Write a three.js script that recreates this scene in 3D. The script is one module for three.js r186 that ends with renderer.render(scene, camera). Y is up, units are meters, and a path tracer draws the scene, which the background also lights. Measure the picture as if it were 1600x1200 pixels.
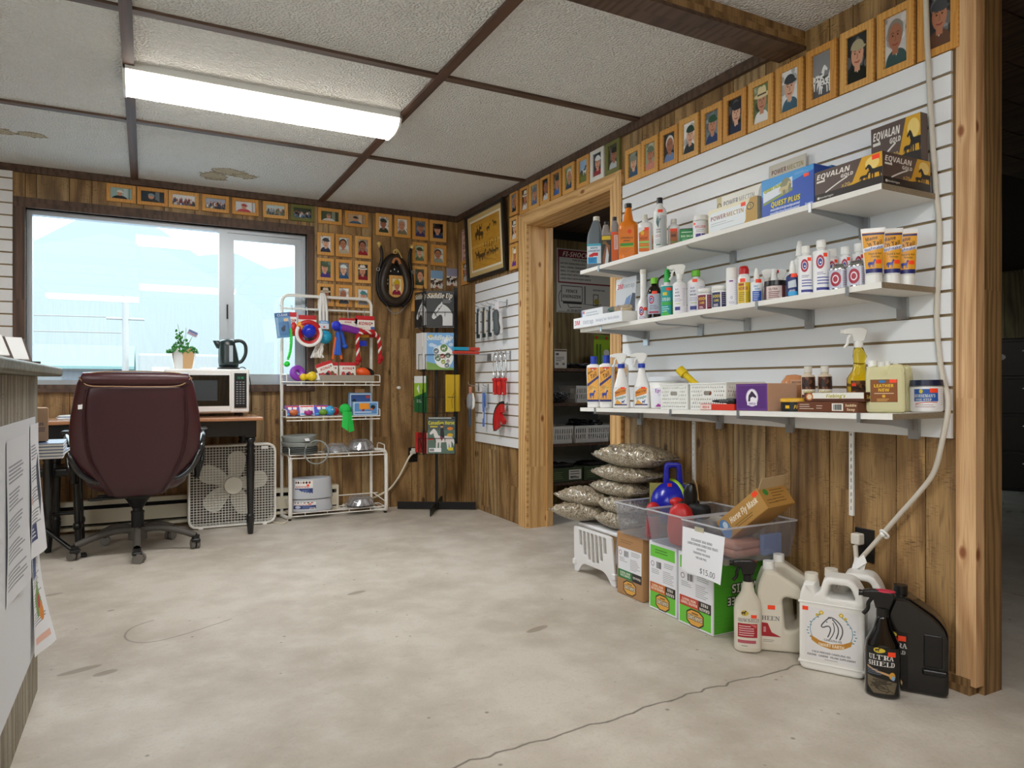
import * as THREE from 'three';
import { RoundedBoxGeometry } from 'three/addons/geometries/RoundedBoxGeometry.js';
import { mergeGeometries, mergeVertices } from 'three/addons/utils/BufferGeometryUtils.js';
import { RectAreaLightUniformsLib } from 'three/addons/lights/RectAreaLightUniformsLib.js';
import { createNoise2D } from 'simplex-noise';

// ---------------------------------------------------------------- camera, sky, sun, exposure
const scene = new THREE.Scene();
const camera = new THREE.PerspectiveCamera(57.3, 4 / 3, 0.05, 4000);
camera.position.set(-2.26, 0.959, 5.2935);
camera.rotation.set(0, -THREE.MathUtils.degToRad(27.543), 0);
scene.add(camera);
scene.background = new THREE.Color().setRGB(0.76, 0.93, 1.0);
scene.backgroundIntensity = 4.2;
const sun = new THREE.DirectionalLight(0xfff6ea, 3.0);
sun.position.set(25, 45, 30);
sun.castShadow = true;
sun.shadow.mapSize.set(2048, 2048);
Object.assign(sun.shadow.camera, { left: -60, right: 60, top: 60, bottom: -60, near: 1, far: 160 });
scene.add(sun);
RectAreaLightUniformsLib.init();
const LAMP_NITS = 18, LAMP_COLOR = 0xf9faff;
const renderer = new THREE.WebGLRenderer({ antialias: true });
renderer.toneMapping = THREE.LinearToneMapping;
renderer.toneMappingExposure = 1.5;
renderer.shadowMap.enabled = true;

// ---------------------------------------------------------------- helpers
const PI = Math.PI, R = (d) => d * PI / 180;
let seed = 12345;
function rnd() { seed = (seed + 0x6d2b79f5) | 0; let t = Math.imul(seed ^ (seed >>> 15), 1 | seed); t = (t + Math.imul(t ^ (t >>> 7), 61 | t)) ^ t; return ((t ^ (t >>> 14)) >>> 0) / 4294967296; }
const rr = (a, b) => a + (b - a) * rnd();
const noise2 = createNoise2D(rnd);
const col = (c) => (c && c.isColor ? c : new THREE.Color(c));
function mat(c, rough = 0.6, metal = 0, extra = {}) {
  return new THREE.MeshPhysicalMaterial({ color: col(c), roughness: rough, metalness: metal, ...extra });
}
// geometry helpers: every one returns a geometry with position, normal, uv (uv in metres for boxes)
function metreUV(g, ou = 0, ov = 0) {
  const p = g.attributes.position, n = g.attributes.normal, uv = new Float32Array(p.count * 2);
  for (let i = 0; i < p.count; i++) {
    const ax = Math.abs(n.getX(i)), ay = Math.abs(n.getY(i)), az = Math.abs(n.getZ(i));
    let u, v;
    if (ax >= ay && ax >= az) { u = p.getZ(i); v = p.getY(i); } else if (ay >= az) { u = p.getX(i); v = p.getZ(i); } else { u = p.getX(i); v = p.getY(i); }
    uv[2 * i] = u + ou; uv[2 * i + 1] = v + ov;
  }
  g.setAttribute('uv', new THREE.BufferAttribute(uv, 2));
  return g;
}
function swapUV(g) { const uv = g.attributes.uv; for (let i = 0; i < uv.count; i++) uv.setXY(i, uv.getY(i), uv.getX(i)); return g; }
function place(g, x = 0, y = 0, z = 0, rx = 0, ry = 0, rz = 0) {
  const m = new THREE.Matrix4().compose(new THREE.Vector3(x, y, z), new THREE.Quaternion().setFromEuler(new THREE.Euler(rx, ry, rz)), new THREE.Vector3(1, 1, 1));
  g.applyMatrix4(m); return g;
}
const bx = (w, h, d, x = 0, y = 0, z = 0, rx = 0, ry = 0, rz = 0, ou = 0, ov = 0) => place(metreUV(new THREE.BoxGeometry(w, h, d), ou, ov), x, y, z, rx, ry, rz);
// a box given by its extents
const ext = (x0, x1, y0, y1, z0, z1, ou = 0, ov = 0) => bx(x1 - x0, y1 - y0, z1 - z0, (x0 + x1) / 2, (y0 + y1) / 2, (z0 + z1) / 2, 0, 0, 0, ou, ov);
const rb = (w, h, d, r, x = 0, y = 0, z = 0, rx = 0, ry = 0, rz = 0, seg = 2) => place(metreUV(new RoundedBoxGeometry(w, h, d, seg, Math.min(r, w / 2.01, h / 2.01, d / 2.01))), x, y, z, rx, ry, rz);
const cy = (r0, r1, h, x = 0, y = 0, z = 0, rx = 0, ry = 0, rz = 0, seg = 20, open = false) => place(new THREE.CylinderGeometry(r1, r0, h, seg, 1, open), x, y, z, rx, ry, rz);
const sp = (r, x = 0, y = 0, z = 0, sx = 1, sy = 1, sz = 1, seg = 20) => { const g = new THREE.SphereGeometry(r, seg, Math.ceil(seg * 0.7)); g.scale(sx, sy, sz); return place(g, x, y, z); };
const V = (a) => new THREE.Vector3(...a);
function tb(pts, r, closed = false, seg = 0, rad = 8, tension = 0.5) {
  const c = new THREE.CatmullRomCurve3(pts.map(V), closed, 'catmullrom', tension);
  return new THREE.TubeGeometry(c, seg || Math.max(8, pts.length * 5), r, rad, closed);
}
function rod(a, b, r, seg = 8) { // straight bar between two points
  const A = V(a), B = V(b), d = B.clone().sub(A), g = new THREE.CylinderGeometry(r, r, d.length(), seg);
  g.applyQuaternion(new THREE.Quaternion().setFromUnitVectors(new THREE.Vector3(0, 1, 0), d.clone().normalize()));
  g.translate((A.x + B.x) / 2, (A.y + B.y) / 2, (A.z + B.z) / 2); return g;
}
function beam(a, b, w, d) { // rectangular bar between two points
  const A = V(a), B = V(b), v = B.clone().sub(A), g = metreUV(new THREE.BoxGeometry(w, v.length(), d));
  g.applyQuaternion(new THREE.Quaternion().setFromUnitVectors(new THREE.Vector3(0, 1, 0), v.clone().normalize()));
  g.translate((A.x + B.x) / 2, (A.y + B.y) / 2, (A.z + B.z) / 2); return g;
}
const lathe = (prof, seg = 28) => new THREE.LatheGeometry(prof.map((p) => new THREE.Vector2(Math.max(0.00001, p[0]), p[1])), seg);
// body of stacked superellipse sections: [y, halfwidth, halfdepth, x, z, power]
function loft(secs, seg = 32, axis = 'y') {
  const pos = [], idx = [], uv = [];
  secs.forEach(([y, w, d, ox = 0, oz = 0, n = 2.6], k) => {
    for (let i = 0; i <= seg; i++) {
      const t = i / seg * 2 * PI, c = Math.cos(t), s = Math.sin(t);
      const px = Math.sign(c) * Math.pow(Math.abs(c), 2 / n) * w + ox, pz = Math.sign(s) * Math.pow(Math.abs(s), 2 / n) * d + oz;
      if (axis === 'y') pos.push(px, y, pz); else pos.push(y, pz, px);
      uv.push(i / seg * 2 * (w + d) * 1.6, y);
    }
    if (k) for (let i = 0; i < seg; i++) { const a = (k - 1) * (seg + 1) + i, b = a + 1, c2 = a + seg + 1, d2 = c2 + 1; idx.push(a, c2, b, b, c2, d2); }
  });
  const cap = (k, flip) => {
    const c0 = pos.length / 3, [y, , , ox = 0, oz = 0] = secs[k];
    if (axis === 'y') pos.push(ox, y, oz); else pos.push(y, oz, ox);
    uv.push(0, y);
    for (let i = 0; i < seg; i++) { const a = k * (seg + 1) + i; flip ? idx.push(c0, a, a + 1) : idx.push(c0, a + 1, a); }
  };
  cap(0, true); cap(secs.length - 1, false);
  const g = new THREE.BufferGeometry();
  g.setAttribute('position', new THREE.Float32BufferAttribute(pos, 3)); g.setAttribute('uv', new THREE.Float32BufferAttribute(uv, 2)); g.setIndex(idx);
  g.computeVertexNormals(); return g;
}
function outline(pts, holes = []) { // polygon shape; entries may carry a corner radius: [x, y, r]
  const path = (P, s) => {
    const n = P.length;
    for (let i = 0; i < n; i++) {
      const a = P[(i + n - 1) % n], b = P[i], c = P[(i + 1) % n], r = b[2] || 0;
      const da = Math.hypot(a[0] - b[0], a[1] - b[1]), dc = Math.hypot(c[0] - b[0], c[1] - b[1]), q = Math.min(r, da / 2.01, dc / 2.01);
      const p0 = [b[0] + (a[0] - b[0]) / da * q, b[1] + (a[1] - b[1]) / da * q], p1 = [b[0] + (c[0] - b[0]) / dc * q, b[1] + (c[1] - b[1]) / dc * q];
      i ? s.lineTo(...p0) : s.moveTo(...p0);
      if (q) s.quadraticCurveTo(b[0], b[1], ...p1);
    }
    s.closePath(); return s;
  };
  const s = path(pts, new THREE.Shape());
  for (const h of holes) s.holes.push(path(h, new THREE.Path()));
  return s;
}
// solid of a flat outline, centred on z = 0
function slab(pts, depth, bevel = 0, holes = [], seg = 2, curve = 5) {
  const g = new THREE.ExtrudeGeometry(outline(pts, holes), { depth: Math.max(0.0002, depth - 2 * bevel), bevelEnabled: bevel > 0, bevelThickness: bevel, bevelSize: bevel, bevelOffset: -bevel, bevelSegments: seg, curveSegments: curve });
  g.translate(0, 0, -(depth / 2 - bevel)); return g;
}
function merge(list) {
  const gs = list.map((g) => { const q = g.index ? g.toNonIndexed() : g.clone(); for (const k of Object.keys(q.attributes)) if (!['position', 'normal', 'uv'].includes(k)) q.deleteAttribute(k); return q; });
  return mergeGeometries(gs);
}
const names = {};
function numbered(n) { const k = names[n] = (names[n] ?? -1) + 1; return k ? n + '_' + String(k).padStart(3, '0') : n; }
function mesh(parent, name, geo, m, label) {
  const o = new THREE.Mesh(Array.isArray(geo) ? merge(geo) : geo, m);
  o.name = name; o.castShadow = o.receiveShadow = true;
  if (label) o.userData.label = label;
  parent.add(o); return o;
}
function thing(name, label, category, pos = [0, 0, 0], turn = 0, group) {
  const o = new THREE.Group(); o.name = numbered(name); o.position.set(...pos); o.rotation.y = turn;
  o.userData = { label, category }; if (group) o.userData.group = group;
  scene.add(o); return o;
}
function struct(name, label) { const o = new THREE.Group(); o.name = numbered(name); o.userData = { label, category: name.split('_')[0], kind: 'structure' }; scene.add(o); return o; }
function at(o, x, y, z, ry = 0, rx = 0, rz = 0) { o.position.set(x, y, z); o.rotation.set(rx, ry, rz); return o; }

// ---------------------------------------------------------------- printed matter: one sheet of prints, cells handed out in rows
function canvas(w, h) { const c = document.createElement('canvas'); c.width = w; c.height = h; return c; }
function sheet(size) {
  const c = canvas(size, size), g = c.getContext('2d'); g.fillStyle = '#888'; g.fillRect(0, 0, size, size);
  let X = 2, Y = 2, H = 0;
  const tex = new THREE.CanvasTexture(c); tex.colorSpace = THREE.SRGBColorSpace; tex.anisotropy = 8;
  return {
    tex,
    cell(w, h, draw) {
      if (X + w + 4 > size) { X = 2; Y += H + 4; H = 0; }
      if (Y + h + 4 > size) throw new Error('sheet full');
      g.save(); g.beginPath(); g.rect(X - 1, Y - 1, w + 2, h + 2); g.clip(); g.translate(X, Y); draw(g, w, h); g.restore();
      const r = { u0: (X + 1) / size, u1: (X + w - 1) / size, v0: 1 - (Y + h - 1) / size, v1: 1 - (Y + 1) / size };
      X += w + 4; H = Math.max(H, h); tex.needsUpdate = true; return r;
    },
  };
}
const prints = sheet(2048), photos = sheet(1024);
const printMat = mat(0xffffff, 0.42, 0, { map: prints.tex }), photoMat = mat(0xffffff, 0.25, 0, { map: photos.tex });
function cellUV(g, c) { const uv = g.attributes.uv; for (let i = 0; i < uv.count; i++) uv.setXY(i, c.u0 + (c.u1 - c.u0) * uv.getX(i), c.v0 + (c.v1 - c.v0) * uv.getY(i)); return g; }
// flat print facing +z
const card = (w, h, c, x = 0, y = 0, z = 0, rx = 0, ry = 0, rz = 0) => place(cellUV(new THREE.PlaneGeometry(w, h), c), x, y, z, rx, ry, rz);
// print wrapped round an (elliptic) body, centred on +z
function wrap(r, h, half, c, y = 0, sx = 1, sz = 1, r2 = r, off = 0) {
  const g = new THREE.CylinderGeometry(r2, r, h, 20, 1, true, off - half, 2 * half); cellUV(g, c); g.scale(sx, 1, sz); g.translate(0, y, 0); return g;
}
// print following a superellipse section (half width w, half depth d, power n)
function wrapS(w, d, n, y0, y1, half, c) {
  const g = new THREE.PlaneGeometry(1, 1, 24, 1), p = g.attributes.position;
  for (let i = 0; i < p.count; i++) { const t = PI / 2 - p.getX(i) * 2 * half, a = Math.cos(t), b = Math.sin(t); p.setXYZ(i, Math.sign(a) * Math.pow(Math.abs(a), 2 / n) * (w + 0.0008), y0 + (p.getY(i) + 0.5) * (y1 - y0), Math.pow(Math.abs(b), 2 / n) * (d + 0.0008)); }
  cellUV(g, c); g.computeVertexNormals(); return g;
}
// ink helpers
function ink(g, w, h, bg) { g.fillStyle = bg; g.fillRect(-1, -1, w + 2, h + 2); }
function rect(g, c, x, y, w, h) { g.fillStyle = c; g.fillRect(x, y, w, h); }
function disc(g, c, x, y, r, ry = r) { g.fillStyle = c; g.beginPath(); g.ellipse(x, y, r, ry, 0, 0, 7); g.fill(); }
function txt(g, s, c, size, x, y, o = {}) {
  g.save(); g.translate(x, y); g.rotate(o.rot || 0); if (o.sk) g.transform(1, 0, -o.sk, 1, 0, 0);
  g.font = `${o.w || 'bold'} ${size}px ${o.f || 'sans-serif'}`; g.textAlign = o.a || 'center'; g.textBaseline = 'middle';
  if (o.max) { const m = g.measureText(s).width; if (m > o.max) g.scale(o.max / m, 1); }
  if (o.st) { g.strokeStyle = o.st; g.lineWidth = o.lw || size / 6; g.lineJoin = 'round'; g.strokeText(s, 0, 0); }
  g.fillStyle = c; g.fillText(s, 0, 0); g.restore();
}
function lines(g, c, x, y, w, n, dy, th = 1.5, ragged = 0.4) { for (let i = 0; i < n; i++) rect(g, c, x, y + i * dy, w * (1 - ragged * rnd()), th); }
function bars(g, x, y, w, h, c = '#111') { let q = x; while (q < x + w) { const b = 1 + Math.floor(rnd() * 2.5); rect(g, c, q, y, b, h); q += b + 1 + Math.floor(rnd() * 2); } }
function poly(g, c, pts) { g.fillStyle = c; g.beginPath(); pts.forEach((p, i) => (i ? g.lineTo(p[0], p[1]) : g.moveTo(p[0], p[1]))); g.closePath(); g.fill(); }
function curve(g, c, lw, pts) { g.strokeStyle = c; g.lineWidth = lw; g.lineCap = 'round'; g.lineJoin = 'round'; g.beginPath(); g.moveTo(...pts[0]); for (let i = 1; i < pts.length - 1; i++) g.quadraticCurveTo(pts[i][0], pts[i][1], (pts[i][0] + pts[i + 1][0]) / 2, (pts[i][1] + pts[i + 1][1]) / 2); g.lineTo(...pts[pts.length - 1]); g.stroke(); }
// small standing horse in one colour, s = height
function horse(g, c, x, y, s, flip = 1) {
  g.save(); g.translate(x, y); g.scale(flip * s / 100, s / 100); g.fillStyle = c;
  g.beginPath(); g.moveTo(-45, -62); g.bezierCurveTo(-20, -70, 5, -58, 18, -68); g.bezierCurveTo(24, -85, 30, -95, 40, -100); g.lineTo(46, -96); g.lineTo(62, -78); g.lineTo(56, -70); g.lineTo(42, -78); g.bezierCurveTo(40, -62, 34, -52, 30, -42);
  g.lineTo(30, 0); g.lineTo(23, 0); g.lineTo(20, -32); g.lineTo(14, -34); g.lineTo(14, 0); g.lineTo(7, 0); g.lineTo(4, -34); g.lineTo(-22, -34); g.lineTo(-26, 0); g.lineTo(-33, 0); g.lineTo(-34, -30); g.lineTo(-40, -2); g.lineTo(-47, -2); g.lineTo(-46, -40); g.bezierCurveTo(-56, -30, -58, -20, -56, -12); g.bezierCurveTo(-66, -30, -60, -58, -45, -62); g.fill(); g.restore();
}
const STICK = '#ff4a20'; // orange price sticker
function sticker(g, x, y, w = 14, h = 10) { rect(g, STICK, x, y, w, h); }

// ---------------------------------------------------------------- textures of surfaces
function dataTex(w, h, fn, srgb = true) {
  const d = new Uint8Array(w * h * 4);
  for (let j = 0; j < h; j++) for (let i = 0; i < w; i++) { const c = fn(i / w, j / h), k = 4 * (j * w + i); d[k] = c[0]; d[k + 1] = c[1]; d[k + 2] = c[2]; d[k + 3] = 255; }
  const t = new THREE.DataTexture(d, w, h); t.wrapS = t.wrapT = THREE.RepeatWrapping; t.magFilter = THREE.LinearFilter; t.minFilter = THREE.LinearMipmapLinearFilter; t.generateMipmaps = true;
  if (srgb) t.colorSpace = THREE.SRGBColorSpace; t.needsUpdate = true; return t;
}
const fbm = (x, y, o = 4) => { let s = 0, a = 0.5; for (let i = 0; i < o; i++) { s += a * noise2(x, y); x *= 2.03; y *= 2.03; a *= 0.5; } return s; };
const mix3 = (a, b, t) => { t = Math.max(0, Math.min(1, t)); return [a[0] + (b[0] - a[0]) * t, a[1] + (b[1] - a[1]) * t, a[2] + (b[2] - a[2]) * t]; };
// grain runs along v; the map covers W x H metres
function woodTex(px, py, W, H, base, dark, light, o = {}) {
  const { ring = 26, fine = 220, saw = 0, knots = [], blotch = 0.35 } = o;
  const t = dataTex(px, py, (u, v) => {
    const x = u * W, y = v * H;
    let k = 0, push = 0;
    for (const [kx, ky, kr] of knots) { const dx = x - kx, dy = (y - ky) * 0.55, d = Math.hypot(dx, dy) / kr; k = Math.max(k, 1.25 - d); push += Math.exp(-d * d * 0.25) * Math.sign(dx || 1) * kr * 1.2; }
    const xw = x - push + 0.012 * noise2(x * 5, y * 0.9) + 0.004 * noise2(x * 18, y * 3);
    const r = Math.sin((xw * ring + 1.3 * noise2(x * 2.2, y * 0.35)) * 2 * PI), f = noise2(x * fine, y * 5), f2 = noise2(x * fine * 0.4 + 9, y * 2.2), b = fbm(x * 5 + 3, y * 1.3, 3);
    let c = mix3(base, light, 0.5 + 0.3 * r + 0.25 * f2 + blotch * b);
    c = mix3(c, dark, 0.30 * Math.max(0, -r) + 0.28 * Math.max(0, f) + 0.3 * Math.max(0, f2 - 0.2) + blotch * Math.max(0, -b));
    if (saw) { const q = noise2(x * 24 + 5, y * 170), q2 = noise2(x * 6, y * 9 + 40); c = mix3(c, dark, saw * Math.max(0, q - 0.25) * Math.max(0, q2 + 0.35)); const s = noise2(x * 55, y * 6 + 77); c = mix3(c, dark, saw * 0.9 * Math.max(0, s - 0.55)); }
    if (k > 0) c = mix3(c, [dark[0] * 0.8, dark[1] * 0.62, dark[2] * 0.5], Math.min(0.8, k * 1.1));
    return c;
  });
  t.repeat.set(1 / W, 1 / H); return t;
}
const panelTex = woodTex(768, 1024, 1.1, 2.0, [163, 132, 88], [80, 59, 36], [191, 163, 118], { saw: 0.95, ring: 15, blotch: 0.5, knots: [[0.14, 0.5, 0.012], [0.5, 1.2, 0.014], [0.82, 0.9, 0.012], [0.95, 1.7, 0.011], [0.33, 1.65, 0.012]] });
const oliveTex = woodTex(512, 512, 1.1, 2.0, [138, 120, 80], [84, 68, 42], [164, 146, 100], { ring: 20, blotch: 0.4 });
const pineTex = woodTex(512, 1024, 0.5, 2.2, [216, 172, 110], [158, 104, 52], [234, 196, 138], { ring: 22, fine: 160, blotch: 0.2, knots: [[0.07, 0.32, 0.012], [0.12, 0.95, 0.014], [0.05, 1.35, 0.010], [0.10, 1.85, 0.012], [0.3, 0.6, 0.012], [0.38, 1.5, 0.013], [0.45, 2.0, 0.01]] });
const cedarTex = woodTex(256, 1024, 0.26, 2.2, [212, 170, 122], [156, 106, 66], [228, 190, 144], { ring: 26, blotch: 0.2, knots: [[0.045, 0.83, 0.010], [0.05, 1.72, 0.011], [0.02, 0.42, 0.009], [0.18, 1.1, 0.01]] });
const oakTex = woodTex(256, 1024, 0.26, 2.2, [132, 100, 62], [76, 54, 30], [160, 128, 84], { ring: 42, fine: 260, blotch: 0.35 });
const darkTex = woodTex(256, 512, 0.4, 1.6, [84, 62, 48], [48, 34, 26], [104, 80, 64], { ring: 20, blotch: 0.4 });
const greyTex = woodTex(256, 512, 0.5, 1.2, [150, 140, 122], [92, 82, 68], [176, 168, 150], { ring: 20, saw: 0.7, blotch: 0.5 });
const ceilBump = dataTex(512, 512, (u, v) => {
  const x = u * 1.22, y = v * 1.22, a = noise2(x * 62, y * 62 + 7), b = noise2(x * 120 + 3, y * 120), w = fbm(x * 30, y * 30 + 2, 2);
  const h = Math.max(0, Math.min(1, 0.42 + 0.75 * a * (0.7 + 0.4 * w) + 0.22 * b)); const q = Math.round(255 * h); return [q, q, q];
}, false);
ceilBump.repeat.set(1 / 1.22, 1 / 1.22);
function ceilStained(spots) { // dried water stains with their own outline
  const t = dataTex(512, 512, (u, v) => {
    let c = [232, 232, 228]; const m = noise2(u * 75, v * 75 + 7); c = mix3(c, [216, 215, 210], Math.max(0, m) * 0.5);
    for (const [sx, sy, rx, ry] of spots) {
      const dx = (u * 1.22 - sx) / rx, dy = (v * 1.22 - sy) / ry, d = Math.hypot(dx, dy) + 0.55 * fbm(u * 14 + sx * 9, v * 22, 4);
      if (d < 1) c = mix3(c, d > 0.78 ? [142, 122, 88] : [184, 166, 130], 0.75 + 0.25 * noise2(u * 60, v * 60));
    }
    return c;
  });
  t.repeat.set(1 / 1.22, 1 / 1.22); return t;
}
const FX0 = -4.7, FX1 = 0.16, FZ0 = -0.1, FZ1 = 7.7;
const floorTex = (() => {
  const w = 1280, h = 2048, c = canvas(w, h), g = c.getContext('2d'), im = g.createImageData(w, h);
  for (let j = 0; j < h; j++) for (let i = 0; i < w; i++) {
    const x = i / w * (FX1 - FX0) + FX0, z = (1 - j / h) * (FZ1 - FZ0) + FZ0;
    const a = fbm(x * 0.9, z * 0.9, 4), b = fbm(x * 4 + 9, z * 4, 4), d = noise2(x * 70, z * 70), e = noise2(x * 16 + 4, z * 16);
    let q = mix3([206, 199, 186], [178, 169, 154], 0.42 - 0.8 * a - 0.5 * b);
    q = mix3(q, [206, 202, 192], 0.5 * Math.max(0, b - 0.1) + 0.4 * Math.max(0, e - 0.4)); q = mix3(q, [132, 122, 106], 0.25 * Math.max(0, d - 0.35) + 0.3 * Math.max(0, noise2(x * 11, z * 26 + 70) - 0.62));
    const k = 4 * (j * w + i); im.data[k] = q[0]; im.data[k + 1] = q[1]; im.data[k + 2] = q[2]; im.data[k + 3] = 255;
  }
  g.putImageData(im, 0, 0);
  const P = (x, z) => [(x - FX0) / (FX1 - FX0) * w, (1 - (z - FZ0) / (FZ1 - FZ0)) * h];
  g.strokeStyle = 'rgba(70,62,52,0.85)'; g.lineWidth = 1.3; g.beginPath();
  let px = -4.7; g.moveTo(...P(px, 3.7)); while (px < 0.16) { px += 0.025; g.lineTo(...P(px, 3.62 + Math.max(0, -px - 0.7) * 0.05 + 0.012 * noise2(px * 9, 3) + rr(-0.004, 0.004))); } g.stroke();
  g.strokeStyle = 'rgba(98,88,72,0.6)'; g.lineWidth = 1.6; curve(g, 'rgba(98,88,72,0.55)', 1.6, [[-2.231, 2.091], [-2.299, 2.124], [-2.335, 2.22], [-2.32, 2.31], [-2.255, 2.365], [-2.147, 2.34], [-1.95, 2.22]].map((p) => P(...p)));
  for (const [x, z, rx, rz] of [[-2.64, 1.49, 0.05, 0.015], [-2.39, 1.87, 0.015, 0.01], [-2.455, 2.536, 0.07, 0.02], [-2.378, 2.6, 0.04, 0.02], [-1.4, 2.1, 0.05, 0.02], [-0.9, 2.9, 0.06, 0.02]]) { const p = P(x, z); g.fillStyle = 'rgba(120,108,90,0.5)'; g.beginPath(); g.ellipse(p[0], p[1], rx * 250, rz * 250, 0.3, 0, 7); g.fill(); }
  for (let i = 0; i < 260; i++) { const p = P(rr(-4.6, 0.1), rr(0, 7.6)); disc(g, 'rgba(92,84,70,0.6)', p[0], p[1], rr(0.5, 1.5)); }
  const t = new THREE.CanvasTexture(c); t.colorSpace = THREE.SRGBColorSpace; t.repeat.set(1 / (FX1 - FX0), 1 / (FZ1 - FZ0)); t.offset.set(0.5, 0.5); t.wrapS = t.wrapT = THREE.RepeatWrapping; return t;
})();
const fineBump = dataTex(256, 256, (u, v) => { const q = 128 + 60 * fbm(u * 18, v * 18, 3) + 50 * noise2(u * 110, v * 110); return [q, q, q]; }, false);
const floorBump = fineBump.clone(); floorBump.repeat.set(1 / 0.5, 1 / 0.5); floorBump.needsUpdate = true;
const speckTex = dataTex(256, 64, (u, v) => { const q = noise2(u * 120, v * 30), e = noise2(u * 60 + 9, v * 15); return mix3([170, 156, 132], [104, 90, 70], 0.4 + 0.5 * q + 0.3 * e); });
speckTex.repeat.set(1 / 0.3, 1 / 0.075);

// ---------------------------------------------------------------- materials
const M = {
  panel: [0xffffff, 0xf1e6d6, 0xfff3e2, 0xe6d8c4].map((c) => mat(c, 0.5, 0, { map: panelTex })),
  olive: [0xffffff, 0xe8e4da].map((c) => mat(c, 0.6, 0, { map: oliveTex })),
  gap: mat(0x2a1c10, 0.9), pine: mat(0xffffff, 0.5, 0, { map: pineTex }), cedar: mat(0xffffff, 0.6, 0, { map: cedarTex }), oak: mat(0xffffff, 0.6, 0, { map: oakTex }),
  brown: mat(0xffffff, 0.55, 0, { map: darkTex }), grey: mat(0xffffff, 0.7, 0, { map: greyTex }), strip: mat(0xf2dccc, 0.6, 0, { map: darkTex }),
  floor: mat(0xffffff, 0.62, 0, { map: floorTex, bumpMap: floorBump, bumpScale: 0.0012 }),
  tile: mat(0xe8e8e4, 0.75, 0, { bumpMap: ceilBump, bumpScale: 0.011 }),
  slat: mat(0xeceef0, 0.36), slot: mat(0x9a8462, 0.8), shelf: mat(0xeceae4, 0.45), speck: mat(0xffffff, 0.8, 0, { map: speckTex }),
  white: mat(0xeeeeea, 0.4), whiteGloss: mat(0xf2f2f0, 0.22), cream: mat(0xe6dfc8, 0.4), offwhite: mat(0xdcd8cc, 0.5), black: mat(0x0c0c0d, 0.32), blackMatte: mat(0x101011, 0.7), blackWood: mat(0x0d0e11, 0.28, 0, { clearcoat: 0.4 }),
  steel: mat(0xb8bcc0, 0.3, 0.9), chrome: mat(0xd6d8da, 0.14, 1), alum: mat(0xb4bcc2, 0.42, 0.6), darkMetal: mat(0x1a1a1b, 0.5, 0.3), brass: mat(0xd8bb72, 0.35, 0.3),
  glass: mat(0xffffff, 0.0, 0, { transmission: 1, thickness: 0, ior: 1.45 }), paper: mat(0xf0f0ee, 0.8), kraft: mat(0xb8905c, 0.8), plaster: mat(0xd8d4ca, 0.8),
  red: mat(0xc01a1c, 0.4), blue: mat(0x1d35b8, 0.35), green: mat(0x1fb83c, 0.5), yellow: mat(0xe6c61c, 0.4), orange: mat(0xe8641a, 0.4), purple: mat(0x8a3ab4, 0.4), teal: mat(0x1f9fc4, 0.5), wire: mat(0xf0eee6, 0.35), navy: mat(0x141c3c, 0.4),
};

// ---------------------------------------------------------------- the setting
const H = 2.321;
{ const f = struct('floor', 'worn grey-beige concrete floor with a thin crack'); mesh(f, 'slab', bx(FX1 - FX0, 0.2, FZ1 - FZ0, (FX0 + FX1) / 2, -0.1, (FZ0 + FZ1) / 2), M.floor); }
{ const f = struct('floor', 'concrete floor of the unlit room beyond the wall post'); mesh(f, 'slab', ext(FX1, 7.2, -0.2, 0, FZ0 - 0.4, FZ1), M.floor); }

// planks between groove positions; axis 'x': along the back wall, 'z': along the side wall
function planks(parent, cuts, y0, y1, axis, front, inward, mats = M.panel) {
  for (let i = 0; i + 1 < cuts.length; i++) {
    const a = cuts[i] + 0.002, b = cuts[i + 1] - 0.002; if (b - a < 0.008) continue;
    const q = Math.floor(rnd() * mats.length), ou = rr(0, 4), ov = rr(0, 4), t = 0.007;
    const g = axis === 'x' ? ext(a, b, y0, y1, Math.min(front, front - inward * t), Math.max(front, front - inward * t), ou, ov) : ext(Math.min(front, front - inward * t), Math.max(front, front - inward * t), y0, y1, a, b, ou, ov);
    mesh(parent, 'plank', g, mats[q]);
  }
}
const WX = [-2.925, -1.205], WY = [0.955, 2.062]; // window opening in the back wall
{
  const w = struct('wall_back', 'brown grooved wood panelling wall around the big window');
  mesh(w, 'backing', [ext(-4.7, WX[0], 0, 2.5, -0.14, -0.007), ext(WX[1], 0.17, 0, 2.5, -0.14, -0.007), ext(WX[0], WX[1], 0, WY[0], -0.14, -0.007), ext(WX[0], WX[1], WY[1], 2.5, -0.14, -0.007)], M.gap);
  const c = [-4.7, -4.55, -4.4, -4.25, -4.1, -3.95, -3.8, -3.65, -3.5, -3.35, -3.2, -3.05, -2.925, -2.867, -2.69, -2.567, -2.4, -2.27, -2.147, -1.957, -1.8, -1.65, -1.5, -1.398, -1.267, -1.205, -1.184, -1.044, -0.943, -0.796, -0.711, -0.568, -0.395, -0.267, -0.19, -0.102, 0];
  planks(w, c.filter((x) => x <= WX[0]), 0, H, 'x', 0, 1); planks(w, c.filter((x) => x >= WX[1]), 0, H, 'x', 0, 1);
  const mid = c.filter((x) => x >= WX[0] && x <= WX[1]); planks(w, mid, 0, WY[0], 'x', 0, 1); planks(w, mid, WY[1], H, 'x', 0, 1);
}
const DZ = [1.205, 2.15], DY = 2.015, WALL_T = 0.175; // doorway in the side wall
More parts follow.
